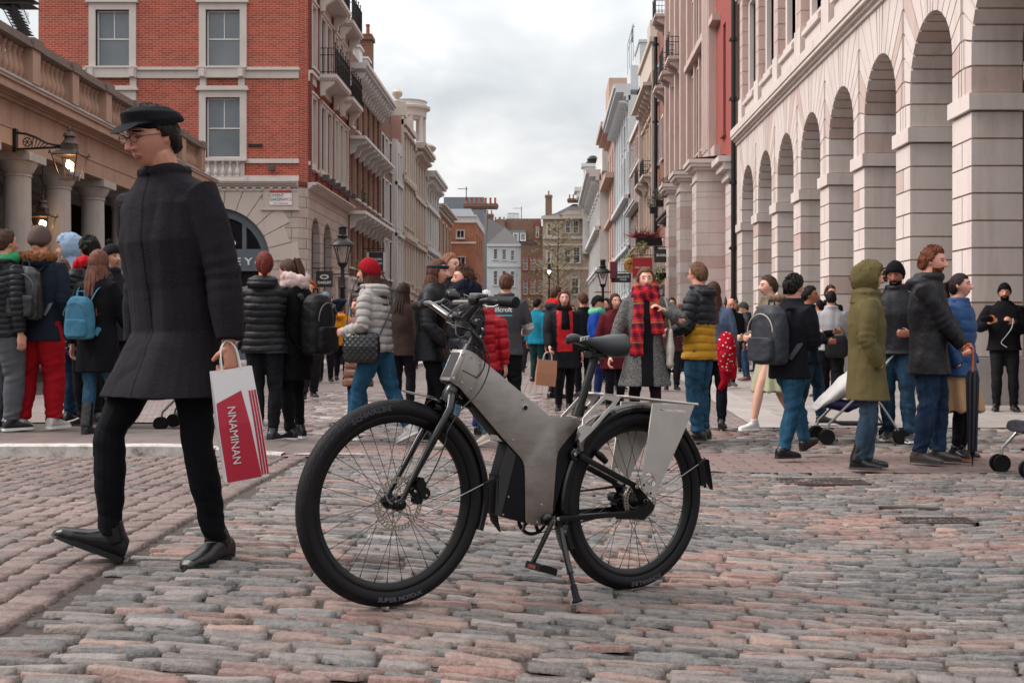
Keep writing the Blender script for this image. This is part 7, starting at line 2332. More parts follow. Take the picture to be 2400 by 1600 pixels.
  if 'd'+('l' if sd==1 else 'r')in pose:hd_dir=Vector(pose['d'+('l' if sd==1 else 'r')])
  if hk[sd]!='pocket':add_hand(b,Wr,hd_dir,nr_,H,pose.get('curl',.45 if hk[sd]=='down' else .8),thumb=1 if(hd_dir.cross(nr_)).dot(Vector((0,-1,0.4)))>0 else-1)
  Hh,K,A=hips[sd],knee[sd],ft[sd]
  b.tube([Hh,lerpv(Hh,K,.4),K,lerpv(K,A,.28),A+(A-K).normalized()*0,A-Vector((0,0,.012*H))],[.040*H,.036*H,.024*H,.025*H,.017*H,.016*H]if not(pants or{}).get('none')else[.046*H,.042*H,.029*H,.031*H,.020*H,.018*H],12)
 HI=HM.inverted();sk=skin_mat(skin);dk=plain('eye_dark','4a3028',0.4);lp=plain('lips','94564c',0.6);wt=plain('eye_white','cfc8c2',.3)
 hb=fabric('brow_'+haircol,haircol,'hair')
 def paint(me):
  n=len(me.polygons);c=np.empty(n*3,np.float32);me.polygons.foreach_get('center',c);c=c.reshape(-1,3);A_=np.array(HI)[:3]
  l_=(c@A_[:,:3].T+A_[:,3])/hsz;x,y,z=np.abs(l_[:,0]),l_[:,1],l_[:,2];mi=np.zeros(n,np.int32);fr_=y<-.045
  mi[fr_&(((x-.031)/.0135)**2+((z-.010)/.0058)**2<1)]=1
  mi[fr_&(((x)/.025)**2+((z+.062)/.0095)**2<1)]=2
  mi[fr_&(((x-.031)/.019)**2+((z-.030+(x-.031)*.1)/.0042)**2<1)]=3
  if beard:mi[(y<-.012)&(z<-.050)&~(mi==2)&(z>-.13)&(x<.066)]=3;mi[fr_&(z<-.040)&(z>-.055)&(x<.03)]=3
  me.polygons.foreach_set('material_index',mi)
 body=fuse(b,'body',[sk,dk,lp,hb,wt],root,V_,2,post=paint)
 pants=dict(dict(col='23242b',kind='cloth',fit=1.0,hem=0.05),**(pants or{}))
 pm=fabric('trousers_'+pants['col']+pants['kind'],pants['col'],pants['kind']);q=Rings();fit=pants['fit']
 for sd in(1,-1):
  Hh,K,A=hips[sd],knee[sd],ft[sd];fl=pants.get('flare',1.0);at_=lerpv(K,A,1-pants['hem']*4/1.0*.25)if pants['hem']else A
  q.tube([Hh+Vector((0,0,.02*H)),Hh+(K-Hh)*.12,lerpv(Hh,K,.45),K,lerpv(K,A,.35),lerpv(K,A,.8),at_],[.056*H*(fit*.5+.5),.059*H*(.5+.5*fit),.053*H*fit,.040*H*fit,.041*H*fit,.032*H*fit*fl,.032*H*fit*fl],14)
 q.loft([(pel-Vector((0,0,.045*H)),Ax*.070*H,Ay*.055*H),(pel,Ax*(hw_+.006)*H,Ay*.068*H),(lerpv(pel,neckb,.22),Ax*.085*H,Ay*.06*H)],20)
 def pd(co,nr):
  z=co[:,2]/H;low=np.clip((.16-z)/.12,0,1)+.7*np.exp(-((z-.285)/.045)**2)
  return(.005+.010*low)*(np.abs(vnoise(co,11,3,(1,1,2.4)))*1.5-.6)*(1.2 if fit>1.05 else .8)
 if not pants.get('none'):fuse(q,'trousers',pm,root,V_*1.2,3,pd)
 if pants.get('skirt'):
  sk_=pants['skirt'];q=Rings();hz=sk_['hem']*H;rr_=[]
  for t_ in(0,.25,.6,1):z=lerpv(Vector((0,0,pel.z+.05*H)),Vector((0,0,hz)),t_).z;c=Vector((pel.x,pel.y,z));rr_.append((c,Ax*(.085+sk_.get('fl',.05)*t_)*H,Ay*(.068+sk_.get('fl',.05)*t_)*H))
  q.loft(rr_,40);fuse(q,'skirt',fabric('skirt_'+sk_['col'],sk_['col']),root,V_*1.2,2,lambda co,nr:.016*np.clip((pel.z-co[:,2])/(.25*H),0,1)*np.sin(np.arctan2(co[:,1]-pel.y,co[:,0]-pel.x)*11+2*vnoise(co,2)))
 shoes=dict(dict(col='1b191c',sole='2a2728',boot=0.0,kind='leather'),**(shoes or{}))
 smt=fabric('shoe_'+shoes['col']+shoes['kind'],shoes['col'],shoes['kind']);slm=plain('sole_'+shoes['sole'],shoes['sole'],.7)
 for sd in(1,-1):
  A=ft[sd];fM=Matrix.Rotation(R(fy[sd]),3,'Z')@Matrix.Rotation(R(fp[sd]),3,'X');L_=.141*H*(.95 if fem else 1.0)
  F=lambda x,y,z:A+fM@(Vector((x,y,z))*L_)
  q=Rings();dn=-.045*H/L_+.07
  ax_,az_=fM@Vector((1,0,0)),fM@Vector((0,0,1))
  prof=[(.30,.10,.10,-.00),(.27,.15,.17,.0),(.10,.16,.24,.02),(-.10,.165,.19,-.0),(-.35,.185,.13,-.045),(-.55,.19,.105,-.065),(-.70,.15,.085,-.085),(-.77,.08,.05,-.105)]
  q.loft([(F(sd*-.0+(-.02*sd if y<-.4 else 0),y,dn+h_),ax_*w_*L_,az_*h_*L_)for y,w_,h_,_ in prof],18,2.5)
  top_h=shoes['boot']if shoes['boot']else .035
  q.tube([F(0,.08,0),A+(knee[sd]-A).normalized()*top_h*H],[(.033*H if shoes['boot']else .026*H)]*2,14)
  so=fuse(q,'boot' if shoes['boot']>.05 else 'shoe',smt,root,V_*.9,1,folds(.0025,26,5)if shoes['boot']else None)
  if Y<22:
   m=MB();ol=[(0,.33),(.13,.28),(.155,.1),(.15,-.1),(.19,-.35),(.19,-.55),(.13,-.72),(0,-.79),(-.13,-.72),(-.19,-.55),(-.19,-.35),(-.15,-.1),(-.155,.1),(-.13,.28)]
   m.prism(ol,lambda p:F(p[0]*1.02,p[1]*1.02,dn-.015),lambda p:F(p[0],p[1]*1.0,dn+.075));m.build('sole',slm,so,sm=True)
 top_=dict(dict(kind='jacket',col='22222a',cloth='cloth',hem=.47,bulk=1.0,sleeve=1.0,collar=.02),**(top_ or{}))
 kd=top_['kind'];tm=fabric(('top_'+top_['col']+top_['cloth']),top_['col'],top_['cloth']);th={'shirt':.006,'jacket':.017,'coat':.020,'puffer':.022,'parka':.022}[kd]*top_['bulk']*1.7/H*(H/1.7);q=Rings()
 hem=top_['hem']*H;rr_=[];nb=4 if hem<pel.z-.03*H else 1
 legc=lambda z:[lerpv(hips[s],knee[s],min(max((hips[s].z-z)/max(hips[s].z-knee[s].z,.01),0),1))if z>knee[s].z else lerpv(knee[s],ft[s],min(max((knee[s].z-z)/max(knee[s].z-ft[s].z,.01),0),1))for s in(1,-1)]
 for i in range(nb,0,-1):
  z=pel.z+(hem-pel.z)*i/nb;a,c=legc(z);mid=(a+c)/2;mid=lerpv(Vector((pel.x,pel.y,z)),Vector((mid.x,mid.y,z)),.8);mid.z=z
  sp_x,sp_y=abs(a.x-c.x)/2,abs(a.y-c.y)/2;t_=i/nb;fl=top_.get('flare',.012)*t_
  rr_.append((mid,Ax*max(hw_*H+th+fl*H*1.2,sp_x+.052*H+th),Ay*max(.066*H+th+fl*H,sp_y*.9+.055*H+th)))
 if hem>pel.z-.03*H:rr_=[(lerpv(pel,neckb,(hem-pel.z)/(neckb.z-pel.z)),Ax*(hw_*H+th),Ay*(.064*H+th))]
 wst=top_.get('waist',.092 if not fem else .083)
 for t_,w_,d_ in((.0,hw_,.066),(.28,wst,.066),(.6,(.098 if fem else .110),.076 if fem else .074),(.84,(.095 if fem else .110),.060),(.93,.083,.052),(.985,.060,.046),(1.02,.044,.042),(1.05,.040,.040)):
  c=lerpv(pel,neckb,t_)
  if rr_ and c.z<rr_[-1][0].z+.015*H:continue
  a_=lerpv(Ax,Cx,min(t_*1.3,1)).normalized();rr_.append((c,a_*(w_*H+th),up.cross(a_)*(d_*H+th)))
 q.loft(rr_,28,2.35)
 arms=[]
 for sd in(1,-1):
  S,E_2,Wr=shd[sd],elb[sd],hd[sd];sl=top_['sleeve'];e_=Wr-(Wr-E_2).normalized()*.008*H
  q.tube([S-Cx*sd*.045*H-up*.004*H,S-Cx*sd*.004*H,lerpv(S,E_2,.35),E_2]+([lerpv(E_2,Wr,.45),e_]if sl>.5 else[]),[.026*H+th*.6,.032*H+th*.7,.030*H+th*.9,.026*H+th*.9]+([.025*H+th*.75,.020*H+th*.55]if sl>.5 else[]),14)
  arms.append((((S.to_tuple(),E_2.to_tuple()),(E_2.to_tuple(),Wr.to_tuple())),.036*H+th+.012))
 if top_['collar']>0:
  cr=top_['collar']*H;n_=16
  q.tube([neckb+up*(.016*H+.2*cr)+Cx*math.cos(a)*(.036*H+cr*.5)+Cy*math.sin(a)*(.036*H+cr*.5)for a in[2*math.pi*i/n_ for i in range(n_)]+[0]],[cr*.8]*(n_+1),8)
 if top_.get('hood')=='down':
  hr=.030*H
  q.tube([neckb+up*(.0-.012*H*abs(math.sin(a)))+Cx*math.cos(a)*.060*H+Cy*(.012+.058*math.sin(a))*H for a in[R(-25+230*i/12)for i in range(13)]],[hr*(.55+.6*math.sin(math.pi*i/12))for i in range(13)],12)
 if kd=='puffer' or top_.get('quilt'):dfn=quilt(top_.get('quilt',.055),top_.get('qa',.0085),arms,1,top_.get('qz',0))
 else:dfn=folds(.008*(1.25 if kd in('coat','parka')else 1),7,int(px)%9,(1.4,1.4,.75))if top_['cloth']!='knit' else folds(.003,12)
 def dfn2(co,nr,d0=dfn):
  d=d0(co,nr)
  for segs,rad in arms:
   par,near=seg_param(co,segs);m_=(near<rad);ee=np.exp(-((par-.172*H)/(.05*H))**2)*(.5+.5*np.abs(vnoise(co,14,3)))
   d[m_]+=(.0035*ee*np.sin(par*105+5*vnoise(co,7)))[m_]*(0.5 if kd=='puffer' else 1)
  return d
 mats=[tm]
 split=top_.get('split')
 def postt(me):
  if not split:return
  n=len(me.polygons);c=np.empty(n*3,np.float32);me.polygons.foreach_get('center',c);c=c.reshape(-1,3);mi=np.zeros(n,np.int32)
  if split[0]=='yoke':
   mi[(c[:,2]<split[2]*H)]=1
   for segs,rad in arms:
    par,near=seg_param(c,segs);mi[(near<rad*.96)&(par>.03)]=0
  elif split[0]=='open':
   fy_=(c-np.array(chest))@np.array(Cy);fx_=(c-np.array(chest))@np.array(Cx);mi[(fy_<-.01)&(np.abs(fx_-split[3]*H)<split[2]*H*(1+0*fx_))&(c[:,2]>split[4]*H)]=1
   for segs,rad in arms:par,near=seg_param(c,segs);mi[(near<rad*.9)&(par>.03)]=0
  elif split[0]=='sleeves':
   for segs,rad in arms:par,near=seg_param(c,segs);mi[(near<rad)&(par>split[2]*H)]=1
  me.polygons.foreach_set('material_index',mi)
 if split:mats.append(fabric('top2_'+split[1],split[1],top_.get('cloth2',top_['cloth'])))
 garment=fuse(q,{'shirt':'shirt','jacket':'jacket','coat':'coat','puffer':'jacket','parka':'parka'}[kd],mats,root,V_*1.25,3,dfn2,postt)
 if top_.get('fur'):
  q=Rings();hr=.030*H
  if top_.get('hood')!='up':q.tube([neckb+up*(.012*H)+Cx*math.cos(a)*.072*H+Cy*(.006+.072*math.sin(a))*H for a in[R(-30+240*i/14)for i in range(15)]],[hr*(.7+.35*math.sin(math.pi*i/14))for i in range(15)],12)
  fuse(q,'fur_trim',fabric('fur_'+top_['fur'],top_['fur'],'fur'),garment,V_*1.2,1,lambda co,nr:.010*vnoise(co,60,2)+.006*vnoise(co,120,5))
 hm=fabric('hair_'+haircol,haircol,'hair');m=MB();nn=(44,28)if Y<14 else(26,16)
 if hair in('short','messy','curly_short'):
  hair_shell(m,HM,hsz,Z_SHORT,.013 if hair=='short' else .020,.006 if hair=='short' else .012,px%7,nn=nn);
 elif hair=='buzz':hair_shell(m,HM,hsz,Z_SHORT,.004,.001,px%7,nn=nn)
 elif hair in('long','curly','bob'):
  hair_shell(m,HM,hsz,Z_LONG,.016 if hair!='curly' else .034,.003 if hair!='curly' else .014,px%7,nn=nn)
  L_={'long':.175,'curly':.11,'bob':.07}[hair]*H*pose.get('hairlen',1.0);T=lambda x,y,z:HM@(Vector((x,y,z))*hsz)
  rg2=random.Random(int(px));nst=26 if Y<14 else 12
  for i in range(nst):
   a=R(-25+230*i/(nst-1));c0=T(.070*math.cos(a),.018+.080*math.sin(a)*(1 if math.sin(a)>0 else .4),-.02);fin=Cx*math.cos(a)*(.070+rg2.uniform(0,.018))*H*.8+Cy*(.045+.045*math.sin(a))*H
   c3=Vector((neckb.x,neckb.y,hc.z-L_*rg2.uniform(.85,1.1)))+fin;c1=T(.082*math.cos(a),.025+.092*math.sin(a),-.09)
   pts=[c0,c1,lerpv(c1,c3,.5)+Vector((rg2.uniform(-.008,.008),rg2.uniform(-.008,.008),0)),c3];rs=[.014*hsz,.019*hsz,.020*hsz,.006*hsz]
   if hair=='curly':pts=[p+Vector((rg2.uniform(-.02,.02),rg2.uniform(-.02,.02),rg2.uniform(-.02,.02)))for p in pts];rs=[r_*1.5 for r_ in rs]
   m.tube(pts,rs,7)
 elif hair in('pony','bun','highpony'):
  hair_shell(m,HM,hsz,Z_TIED,.008,.002,px%7,nn=nn);T=lambda x,y,z:HM@(Vector((x,y,z))*hsz)
  if hair=='bun':m.lathe([(math.sin(math.pi*i/8)*.04*hsz if 0<i<8 else 0,-math.cos(math.pi*i/8)*.038*hsz)for i in range(9)],12,Matrix.Translation(T(0,.10,.05)))
  else:
   z0=.045 if hair=='pony' else .085;ln=1.0 if hair=='pony' else 1.75
   for i in range(9):a=2*math.pi*i/9;o_=Vector((math.cos(a),math.sin(a),0))*.011;m.tube([T(0,.098,z0),T(0+o_.x,.135+o_.y,z0-.01),T(o_.x*2.0,.145+o_.y*1.6,z0-.07*ln),T(o_.x*1.8,.128+o_.y*1.6,z0-.13*ln),T(o_.x*.3,.12,z0-.19*ln)],
[.012*hsz,
.015*hsz,
.015*hsz,
.012*hsz,
.003*hsz],
7)
   m.lathe([(.017*hsz,-.006),(.02*hsz,0),(.017*hsz,.006)],10,Matrix.Translation(T(0,.103,z0))@Matrix.Rotation(R(90),4,'X'))
 if m.v:m.build('hair',hm,root,sm=True,fixn=False)
 if hair=='bald' and beard:pass
 if hat:
  m=MB();hcm=fabric('hat_'+hatcol,hatcol,'wool' if hat in('beanie','pompom')else 'cloth')
  if hat in('beanie','pompom'):
   hair_shell(m,HM,hsz,Z_BEANIE,.020,.0015,2,(1.02,1.02,1.09),nn=nn);T=lambda x,y,z:HM@(Vector((x,y,z))*hsz)
   ho=m.build('beanie',hcm,root,sm=True,fixn=False)
   if hat=='pompom':q=Rings();q.ball(T(0,.04,.165),.035,.035,.035);fuse(q,'pompom',fabric('pompom_'+hatcol,hatcol,'fur'),ho,V_*.8,0,lambda co,nr:.008*vnoise(co,90,3))
  elif hat=='cap':
   hair_shell(m,HM,hsz,lambda f,x:.10+.05*f,.014,.0008,2,(1.03,1.03,1.0),nn=nn);T=lambda x,y,z:HM@(Vector((x,y,z))*hsz)
   ho=m.build('cap',hcm,root,sm=True,fixn=False);m=MB();n_=12
   vs=[T(.072*math.cos(a),-.055-.055*math.sin(a)*s2,.032-.012*s2)for s2 in(0,1)for a in[math.pi*i/n_ for i in range(n_+1)]]
   m.add(vs+[v-Vector((0,0,.006))for v in vs],[(i,i+1,n_+2+i,n_+1+i)for i in range(n_)]+[(2*n_+2+i,3*n_+3+i,3*n_+4+i,2*n_+3+i)for i in range(n_)]+[(n_+1+i,n_+2+i,3*n_+4+i,3*n_+3+i)for i in range(n_)]);m.build('peak',hcm,ho,
sm=True)
  elif hat=='flatcap':
   T=lambda x,y,z:HM@(Vector((x,y,z))*hsz);q=Rings()
   q.loft([(T(0,.030,.040),T(.088,0,0)-T(0,0,0),T(0,.108,.012)-T(0,0,0)),(T(0,.018,.066),T(.094,0,0)-T(0,0,0),T(0,.122,.0)-T(0,0,0)),(T(0,.010,.094),T(.086,0,0)-T(0,0,0),T(0,.115,-.010)-T(0,0,0)),(T(0,.012,.114),T(.060,0,
0)-T(0,
0,
0),
T(0,
.080,
-.006)-T(0,
0,
0)),
(T(0,
.014,
.121),
T(.02,
0,
0)-T(0,
0,
0),
T(0,
.03,
0)-T(0,
0,
0))],
30,
2.2)
   q.loft([(T(0,-.045,.056),T(.080,0,0)-T(0,0,0),T(0,.008,.012)-T(0,0,0)),(T(0,-.105,.052),T(.075,0,0)-T(0,0,0),T(0,.006,.010)-T(0,0,0)),(T(0,-.142,.036),T(.058,0,0)-T(0,0,0),T(0,.006,.007)-T(0,0,0)),(T(0,-.160,.028),T(.030,
0,
0)-T(0,
0,
0),
T(0,
.004,
.004)-T(0,
0,
0))],
20,
2.2)
   fuse(q,'flat_cap',hcm,root,V_,2,folds(.002,20,4))
  elif hat=='hood':
   hair_shell(m,HM,hsz,Z_HOOD,.036,.008,3,(1.10,1.24,1.10),nn=nn);hcm=fabric('hood_'+hatcol,hatcol,top_['cloth']);ho=m.build('hood',hcm,root,sm=True,fixn=False)
   q=Rings();q.loft([(neckb+Cy*.012*H-up*.03*H,Cx*.085*H,Cy*.068*H),(neckb+Cy*.01*H+up*.02*H,Cx*.066*H,Cy*.062*H),(hc-Vector((0,0,.035*H))+Cy*.01*H,Cx*.052*H,Cy*.055*H)],20);fuse(q,'hood_neck',hcm,ho,V_*1.2,2,folds(.005,14,
2))
  elif hat=='headband':
   T=lambda x,y,z:HM@(Vector((x,y,z))*hsz);m.tube([T(.088*math.cos(a),.106*math.sin(a),.045)for a in[2*math.pi*i/20 for i in range(20)]],[(.018*hsz,.006*hsz)]*20,8,closed=True);m.build('headband',hcm,root,sm=True)
 if glasses:
  T=lambda x,y,z:HM@(Vector((x,y,z))*hsz);m=MB()
  for sd in(-1,1):
   m.tube([T(sd*.033+.023*math.cos(a),-.106,.006+.016*math.sin(a))for a in[2*math.pi*i/14 for i in range(14)]],.0018*hsz,5,closed=True);m.tube([T(sd*.056,-.106,.010),T(sd*.082,-.02,.012),T(sd*.084,.01,.006)],.0018*hsz,5)
  m.tube([T(-.010,-.110,.010),T(.010,-.110,.010)],.0018*hsz,5);m.build('glasses',plain('glasses_black','141214',.3),root,sm=True)
 if scarf:
  q=Rings();sr=scarf.get('r',.026)*H
  for w_ in range(2 if scarf.get('big')else 1):q.tube([neckb+up*(.012+.028*w_)*H+Cx*math.cos(a)*(.050-.004*w_)*H+Cy*(math.sin(a)*.050-.004)*H+up*.008*H*math.sin(a*2+w_*2)for a in[2*math.pi*i/18 for i in range(19)]],[sr*(1+.18*math.sin(i*1.9+w_))for i in range(19)],
10)
  for sd,ln in scarf.get('tails',()):
   a=neckb+Cx*sd*.045*H-Cy*.055*H;q.loft([(a+up*.01*H,Cx*.028*H,Cy*.018*H),(a-up*ln*H*.3-Cy*.022*H,Cx*.034*H,Cy*.015*H),(a-up*ln*H*.7-Cy*.034*H+Cx*sd*.012*H,Cx*.040*H,Cy*.013*H),(a-up*ln*H-Cy*.028*H+Cx*sd*.018*H,Cx*.043*H,
Cy*.010*H)],
18)
  fuse(q,'scarf',fabric('scarf_'+scarf['col'],scarf['col'],scarf.get('kind','wool')),root,V_*1.1,2,folds(.006,16,6,(2,2,.7)))
 info=dict(root=root,H=H,M=Matrix.Translation((X,Y,g0_))@Matrix.Rotation(R(yaw),4,'Z'),pel=pel,neck=neckb,chest=chest,hd=hd,shd=shd,elb=elb,head=hc,Cx=Cx,Cy=Cy,up=up,Y=Y,yaw=yaw,th=th,ft=ft,HM=HM,V=V_)
 PEOPLE[key]=info
 return info
def held(name,label,cat,info,loc,rz=None):
 """a thing carried by a person: top-level, placed where the person holds it"""
 w=info['M']@Vector(loc);o=empty(name,w,R(info['yaw']if rz is None else rz),label,cat);return o
def backpack(info,label,col,w=.30,h=.42,d=.15,kind='nylon',pocket=True,straps=True,drop=0.0,dx=0.0,strapcol=None,name='backpack',lean=0):
 c=info['chest']+info['Cy']*((.068+.0)*info['H']+info['th']+d*.5)-info['up']*(.02+drop)*info['H']+info['Cx']*dx
 o=held(name,label,'backpack',info,c);mt_=fabric('bag_'+col,col,kind);q=Rings();X_,Y_2,Z_=Vector((1,0,0)),Vector((0,1,0)),Vector((0,0,1))
 q.loft([(Vector((0,0,z*h)),X_*w*.5*a,Y_2*d*.5*b_)for z,a,b_ in((-.5,.80,.75),(-.46,.96,.95),(-.2,1.02,1.08),(.15,.98,1.0),(.36,.85,.85),(.47,.6,.6),(.5,.3,.35))],26,3.0)
 fuse(q,'body',mt_,o,info['V']*1.1,2,folds(.006,12,4))
 if pocket:
  q=Rings();q.loft([(Vector((0,d*.5,z*h)),X_*w*.40*a,Y_2*d*.26)for z,a in((-.44,.85),(-.38,1),(-.1,1),(-.04,.85))],22,3.2);fuse(q,'pocket',mt_,o,info['V']*1.1,2,folds(.003,16,2))
  m=MB();m.tube([Vector((w*.42*math.cos(a),d*.56,h*(.05+.30*math.sin(a))))for a in[math.pi*i/12 for i in range(13)]],.005,6);m.build('zip',plain('zip_'+(strapcol or '555'),strapcol or '55504f',.5),o,sm=True)
 m=MB();m.tube([(-.035,-.02,h*.5),(-.03,-.02,h*.5+.045),(.03,-.02,h*.5+.045),(.035,-.02,h*.5)],.008,6);m.build('handle',mt_,o,sm=True)
 if straps:
  for sd in(-1,1):
   m=MB();H=info['H'];S=info['shd'][sd]-c;T_=S*.62+info['up']*(.035*H+info['th']);pts=[Vector((sd*w*.28,-d*.4,h*.4)),Vector((T_.x,T_.y+.03,T_.z+.01)),Vector((T_.x*1.02,T_.y-.075-info['th'],T_.z-.03)),Vector((T_.x*1.1,T_.y-.085-info['th'],
T_.z-.20)),
Vector((sd*w*.50,
-d*.75,
-h*.2)),
Vector((sd*w*.42,
-d*.4,
-h*.40))]
   m.tube(spline(pts,5),[(.004,.022)]*(5*5+1),8);m.build('strap',mt_,o,sm=True)
 return o
BK='leather'
W_WALK=person('walker','tall man in a dark wool coat and flat cap striding left with a shopping bag',408,258,4.45,-34,H=1.80,hair='short',haircol='2a211d',skin='b9826c',hat='flatcap',hatcol='1b1b1f',glasses=True,vox=.0042,
top_=dict(kind='coat',
col='252127',
cloth='wool',
split=('open',
'0c0b0d',
.0032,
.012,
0),
cloth2='cloth',
hem=.352,
bulk=1.15,
collar=.019,
flare=.035),
pants=dict(col='131217',
fit=.84,
kind='cloth'),
shoes=dict(col='121013',
sole='0f0d0f',
boot=0),
pose=dict(pelvis=('px',
416,
774,
0.0),
lean=4,
tilt=-2,
lf=('px',
510,
1278,
.03),
rf=('px',
258,
1262,
-.02),
rfp=-26,
lfp=0,
lfy=14,
rfy=-32,
lh=('px',
540,
822,
-.16),
rh='down',
hpitch=12,
hyaw=0,
twist=2,
curl=1.25,
dl=(.1,
.1,
-1)))
pe=person
pe('green_hood','person at the far left edge in a black puffer with a green hood',6,540,10.5,150,hair='short',haircol='4a3326',top_=dict(kind='puffer',col='1b1b20',cloth='nylon',hem=.47,hood='down',split=None),pants=dict(col='56575c',
fit=1.25,
kind='cloth'),
shoes=dict(col='17161a',
sole='d0cdca'),
pose=dict(lh='down',
rh='down'),
zoff=.07,
scarf=dict(col='2f8a57',
kind='cloth',
r=.03))
pe('red_trousers','boy in a navy parka with fur hood, red trousers and white trainers',90,528,10.7,176,hair='buzz',haircol='4b3b35',hat='beanie',hatcol='5b4a46',top_=dict(kind='parka',col='1f2632',cloth='cloth',hem=.44,hood='down',
fur='8a5a3c',
bulk=1.1),
pants=dict(col='a3161f',
fit=1.3,
kind='cloth'),
shoes=dict(col='cfc9c4',
sole='dcd8d4'),
pose=dict(lf=(.075,
.02,
.045),
rf=(-.075,
-.01,
.045),
lh='pocket',
rh='pocket'),
zoff=.07)
pe('brown_kid','brown haired child in a patterned top between the parka and the red hood',140,608,11.6,170,hair='bob',haircol='6a4a36',sex='f',top_=dict(kind='jacket',col='3a3a40',cloth='floral',hem=.42,hood='down',fur='a58a70'),
pants=dict(col='28405a',
kind='denim',
fit=1.0),
pose=dict(lh='phone'),
zoff=.07)
pe('blue_hood','young man with a pale blue hood pulled up, facing left',170,551,11.9,-72,skin='b07a60',hair='short',haircol='241a16',hat='hood',hatcol='8fa3bb',top_=dict(kind='jacket',col='26262c',cloth='cloth',hem=.45),pants=dict(col='2b4560',
kind='denim'),
zoff=.07)
pe('red_hood','person in a black puffer with a red hood around the neck',212,556,11.2,-110,skin='8a5c48',hair='curly_short',haircol='1c1513',top_=dict(kind='puffer',col='1a191e',cloth='nylon',hem=.45,hood='down'),pants=dict(col='15151a'),
scarf=dict(col='b0121e',
kind='cloth',
r=.04),
pose=dict(rh='mid',
lh='mid',
hyaw=-20),
zoff=.07)
pe('pompom','person in a dark hat with a black pompom behind the long haired girl',258,572,12.4,60,hair='short',haircol='2a1d18',hat='pompom',hatcol='1d1a1d',top_=dict(kind='jacket',col='2a2a30',hem=.45),pants=dict(col='1d1e24'),
zoff=.07)
g_=pe('teal_girl','girl with very long brown hair in a black coat, jeans and buckled boots',228,588,10.25,168,sex='f',hair='long',haircol='6e4738',top_=dict(kind='coat',col='141318',cloth='cloth',hem=.34),pants=dict(col='2f5068',
kind='denim',
fit=.9),
shoes=dict(col='17151a',
sole='121013',
boot=.17),
pose=dict(hairlen=1.55,
lh='down',
rh='fwd',
lf=(.05,
.02,
.045),
rf=(-.06,
-.04,
.045)),
zoff=.06)
backpack(g_,'teal canvas rucksack worn by the long haired girl','3f6f86',.27,.38,.13,'cloth',drop=.10,dx=.04,strapcol='2b566e')
backpack(PEOPLE['red_trousers'],'large dark grey rucksack on the back of the navy parka','2b2b2e',.33,.50,.18,'leather',drop=.06)
backpack(PEOPLE['green_hood'],'bright blue small rucksack on the black puffer at the left edge','1f7ea8',.26,.34,.12,'nylon',dx=.10,drop=.0)
pe('red_pony','woman with a dark red ponytail in a black puffer jacket and black jeans',620,590,10.1,176,sex='f',hair='pony',haircol='6a2a22',top_=dict(kind='puffer',col='17161b',cloth='nylon',hem=.47,hood='down',quilt=.062,
qa=.010),
pants=dict(col='1f2026',
kind='denim',
fit=.92),
shoes=dict(col='17161a',
sole='d6d2ce'),
pose=dict(lf=(.035,
.0,
.045),
rf=(-.045,
.0,
.045),
lh='cross',
rh='cross',
hyaw=18))
b_1=pe('brown_pony','woman with a high brown ponytail, pale pink scarf and long black coat',692,604,10.4,-115,sex='f',hair='highpony',haircol='4a3026',skin='cf9f8a',top_=dict(kind='coat',col='131216',cloth='cloth',hem=.33,
bulk=1.1),
pants=dict(col='121116',
fit=.88),
shoes=dict(col='17161a',
sole='d2cecb'),
scarf=dict(col='cdb2ae',
kind='cloth',
r=.033,
big=True),
pose=dict(hpitch=18,
lh='clasp',
rh='clasp'))
backpack(b_1,'big black rucksack on the woman with the pink scarf','131216',.34,.55,.22,'nylon',drop=.10)
pe('orange_curls','woman with bright orange curly hair, grey scarf and navy jacket',724,661,17.5,18,sex='f',hair='curly',haircol='b0532a',skin='d2a08c',top_=dict(kind='jacket',col='23262f',hem=.44,bulk=1.3),pants=dict(col='2a282c',
fit=1.3),
scarf=dict(col='8b8c90',
r=.035),
pose=dict(rf=(-.05,
-.10,
.045),
lf=(.05,
.12,
.06)))
pe('blue_beanie','man in a pale blue beanie and navy jacket holding a phone to his ear',763,684,24,12,hat='beanie',hatcol='6c8494',hair='short',top_=dict(kind='jacket',col='1b2434',hem=.46),pants=dict(col='1a191e'),pose=dict(lh='ear'),
zoff=.0)
pe('orange_hoodie','person in a bright orange hooded jacket seen from behind',799,712,24.5,170,hair='short',haircol='5a3a2a',top_=dict(kind='jacket',col='d98a1e',hem=.46,hood='down',bulk=1.6),pants=dict(col='1d1c20'))
pe('brown_puffer','person in a long shiny brown puffer coat behind the striped jacket',842,700,12.6,-40,sex='f',hair='long',haircol='5c3a28',top_=dict(kind='puffer',col='6e4738',cloth='nylon',hem=.30,quilt=.10,qa=.016,bulk=1.3),
pants=dict(col='2a4660',
kind='denim'),
pose=dict(lh='fwd'))
s_1=pe('silver_puffer','woman in a red knitted hat and silver striped puffer jacket walking left',884,604,10.0,-104,sex='f',hair='long',haircol='4c2b26',hat='beanie',hatcol='8f0e1c',top_=dict(kind='puffer',col='a39c98',cloth='nylon',
hem=.50,
quilt=.068,
qa=.014,
hood='down'),
pants=dict(col='28506a',
kind='denim',
fit=1.1,
hem=.10),
shoes=dict(col='cfcbc8',
sole='dbd8d5'),
pose=dict(lean=6,
lf=(.06,
-.13,
.045),
rf=(-.05,
.17,
.075),
rfp=25,
rh='fwd',
lh='mid',
hairlen=1.15))
